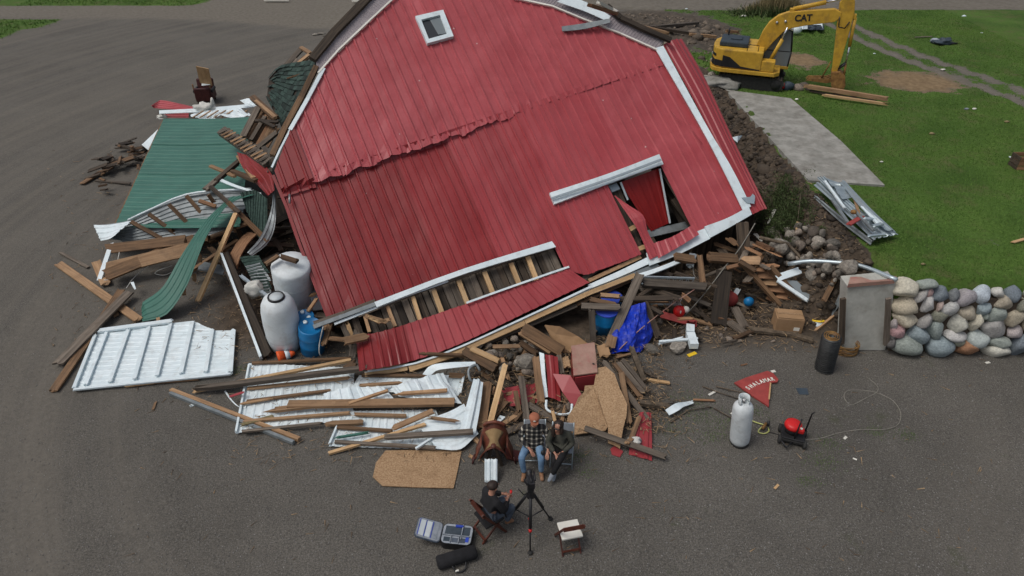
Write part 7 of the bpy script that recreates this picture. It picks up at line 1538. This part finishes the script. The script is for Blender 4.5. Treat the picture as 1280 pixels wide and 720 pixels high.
for y in (-.22, .05, .30): prism('thumb', [(-.32, .12), (-.15, .22), (-.45, .08), (-.8, .05), (-1.15, .02), (-1.25, -.08), (-1.1, -.05), (-.75, -.07), (-.4, -.08), (-.2, -.02)], y-.035, y+.035, M['rusty'], bk_)
rod('thumb_bar', (-.7, -.25, .0), (-.7, .33, .0), .04, M['rusty'], bk_); rod('thumb_link', (-.62, 0, .05), (-.42, 0, .75), .03, M['rusty'], bk_)
# things round the excavator
for q in ((1002, 109, .18, 1115, 127, .12, 5, .14, 'pine', 'long split tan beam lying in front of the excavator bucket', 'beam'), (1022, 119, .08, 1112, 132, .08, 3.5, .08, 'fresh', 'slim pale beam lying nearest on the lawn', 'beam'), (1010, 114, .05, 1100, 128, .05, 4, .05, 'dark', 'dark board between the two beams on the lawn', 'board')):
    bd(*q[:8], q[8], q[9], cat=q[10], name=q[10], terr=True, jag=(.3, .3))
for i, x in enumerate((1045, 1068, 1090)): p = GT(x, 118+i*4, .03); board(p, p+Vector((.03, .25, 0)), .12, .06, M['dark'], 'spacer', None, label=('left', 'middle', 'right')[i]+' dark spacer block between the two lawn beams', cat='block', ns=1)
blob('red_can', GT(972, 107, .15), (.32, .18, .16), M['redpl'], None, 2, world=True, nz=.3, label='red plastic can squashed beside the excavator track', cat='can')
blob('dark_scrap', GT(985, 108, .12), (.22, .2, .18), M['hood'], None, 2, world=True, nz=.6, label='blue black scrap beside the red plastic can', cat='scrap')
for i, (x, y, s) in enumerate(((998, 110, .25), (1005, 107, .2), (1012, 111, .18))):
    o = bpy.data.objects.new('soil_lump', RM2[i]); COL.objects.link(o); o.location = GT(x, y, .05); o.scale = (s, s, s*.7); tag(o, ('largest', 'middle', 'smallest')[i]+' soil lump in front of the excavator track', 'soil lump')
blob('concrete_lump', GT(898, 103, .15), (.9, .5, .22), M['concrete'], None, 3, world=True, nz=.7, label='broken grey concrete lump at top end of the bank', cat='concrete')
for i, (x, y) in enumerate(((884, 98), (890, 94), (886, 106))):
    o = bpy.data.objects.new('pale_stone', RM[i]); COL.objects.link(o); o.location = GT(x, y, .08); o.scale = (.22, .2, .15); tag(o, 'pale stone lying '+('left', 'behind', 'in front')[i]+' of the concrete lump by the excavator', 'stone')
# white junk behind the boom, shrub by the road, scattered litter
jk = empty('debris_pile', GT(1012, 32), 'white and dark debris pile on grass behind the boom', 'debris')
sheet('white_sheet', np.array([[tuple(GT(998+i*6, 36-j*4, .1+.12*math.sin(i*1.3+j))) for j in range(3)] for i in range(6)]), M['white'], jk, None, .03); sheet('dark_sheet', np.array([[tuple(GT(1010+i*5, 37-j*3, .16+.12*math.sin(i*2.3+j))) for j in range(3)] for i in range(5)]), M['hood'], jk, None, .03)
blob('white_drum', GT(996, 37, .25)-jk.location, (.25, .2, .22), M['white'], jk, 2)
rs_ = empty('roadside_shrub', GT(968, 14), 'dry straw shrub with dark base by the far road', 'shrub')
def tuft(parent, px, py, n, sx, sy, h0, h1, m, nm, wdt=.02):
    c_ = GT(px, py); x = rng.normal(c_.x, sx, n); y = rng.normal(c_.y, sy, n); z = np.array([Hz(a, b) for a, b in zip(x, y)]); h = rng.uniform(h0, h1, n)*np.exp(-((x-c_.x)/sx/1.6)**2); a = rng.uniform(0, 6.28, n)
    V = np.stack([np.stack([x-np.cos(a)*wdt, y-np.sin(a)*wdt, z], -1), np.stack([x+np.cos(a)*wdt, y+np.sin(a)*wdt, z], -1), np.stack([x+rng.normal(0, .15, n), y+rng.normal(0, .15, n), z+h], -1)], 1).reshape(-1, 3)-np.array(parent.location)
    return mo(nm, fast(nm, V, np.arange(3*n).reshape(-1, 3), M[m]), None, parent, world=False)
tuft(rs_, 972, 15, 1400, .9, .35, .6, 1.4, 'leafy', 'dry_stalks', .025); tuft(rs_, 968, 17, 1800, 1.3, .4, .2, .6, 'leaf', 'foliage', .04)
db = empty('dark_bundle', GT(1177, 55), 'dark blue black bundle of cloth lying alone on far lawn', 'bundle')
blob('cloth', Vector((0, 0, .12)), (.42, .28, .16), M['hood'], db, 3, nz=.8); blob('cloth_fold', Vector((-.3, .05, .15)), (.2, .15, .1), M['padg'], db, 2, nz=.8); blob('cloth_tail', Vector((.4, -.08, .06)), (.25, .15, .07), M['black'], db, 2, nz=.6)
bd(1143, 47, .04, 1166, 46, .04, 2, .03, 'grey', 'thin grey stick lying left of the dark bundle', terr=True, cat='stick', name='stick')
cr_ = empty('crate', GT(1281, 209), 'orange wooden crate cut by the right picture edge', 'crate')
for i, z in enumerate((.05, .2, .35)): box('slat', (0, -.2, z), (.8, .03, .12), M['orange'], cr_); box('slat', (0, .2, z), (.8, .03, .12), M['orange'], cr_); box('end_board', (-.4, 0, z), (.03, .42, .12), M['dark'], cr_)
bd(1261, 196, .03, 1271, 201, .03, 2, .03, 'white', 'short white pipe lying left of the orange crate', terr=True, cat='pipe', name='pipe')
bd(1264, 304, .03, 1282, 299, .03, 4, .03, 'fresh', 'pale board cut by the right picture edge below crate', terr=True)
lit = ((1205, 20, 'white', .25, 'white litter flake on far lawn near the road'), (1227, 41, 'white', .12, 'small white litter dot on far right lawn'), (1179, 87, 'cream', .2, 'cream litter flake on the two track lane'), (1093, 67, 'white', .12, 'white litter dot left of the two track lane'), (1218, 136, 'cream', .16, 'pale stone piece right of the bare patch'), (1208, 136, 'padg', .18, 'grey stone piece right of the bare patch'), (1259, 152, 'leafy', .18, 'straw coloured scrap on the right lawn'), (1165, 167, 'leafy', .22, 'straw coloured tuft on the middle lawn'), (1102, 202, 'cream', .1, 'cream dot near the slab tip'), (996, 124, 'cream', .14, 'cream chip at upper slab corner'), (930, 20, 'cream', .3, 'curved cream bark strip near the far road'), (1154, 330, 'leafy', .12, 'dry straw tuft above the stone wall'), (858, 11, 'white', .15, 'white litter dot behind the spoil mound'), (1083, 298, 'cream', .1, 'cream chip right of the metal stack'))
for x, y, m_, s, lab in lit: blob('litter', GT(x, y, .03), (s*.5, s*.3, s*.2), M[m_], None, 2, world=True, nz=.6, label=lab, cat='litter')
# roof side remains above the right rake and spoil logs
for q in ((735, 8, 6.9, 772, 20, 6.4, 9, 'orange', 'orange torn roof board at the top right rake'), (745, 4, 6.9, 765, 14, 6.6, 5, 'cream', 'pale torn insulation piece at the top right rake'), (762, 12, 6.5, 772, 18, 6.4, 4, 'cream', 'white lump at the top right rake')):
    bd(*q[:7], .08, q[7], q[8], cat='debris', name='roof_debris', jag=(.2, .2))
for q in ((800, 37, .12, 875, 30, .12, 4, 'grey', 'long grey log on spoil mound near its crest'), (815, 36, .1, 880, 46, .1, 4, 'dark', 'long dark log lower on the spoil mound'), (860, 44, .1, 898, 48, .1, 3, 'pine', 'pale log at right end of the spoil mound'), (905, 40, .1, 925, 42, .1, 3, 'brown', 'short brown log right of the spoil mound'), (800, 34, .15, 838, 44, .15, 4, 'pine', 'tan split log near the barn rake')):
    bd(*q[:7], .12, q[7], q[8], cat='log', name='log', terr=True, jag=(.3, .3))
for q in ((330, 1, 362, 1, 4, 'cream', 'pale pallet board by the far road behind the barn'), (440, 2, 460, 2, 3, 'cream', 'small pale board by the far road left of the rake')):
    bd(q[0], q[1], .1, q[2], q[3], .1, q[4], .1, q[5], q[6], terr=True)
for i, (x, y) in enumerate(((395, 43), (402, 42), (408, 44))): blob('road_stone', GT(x, y, .03), (.22, .12, .06), M['stone'], None, 2, world=True, nz=.5, label=('left', 'middle', 'right')[i]+' flat pale stone in gravel behind the roof kink', cat='stone')
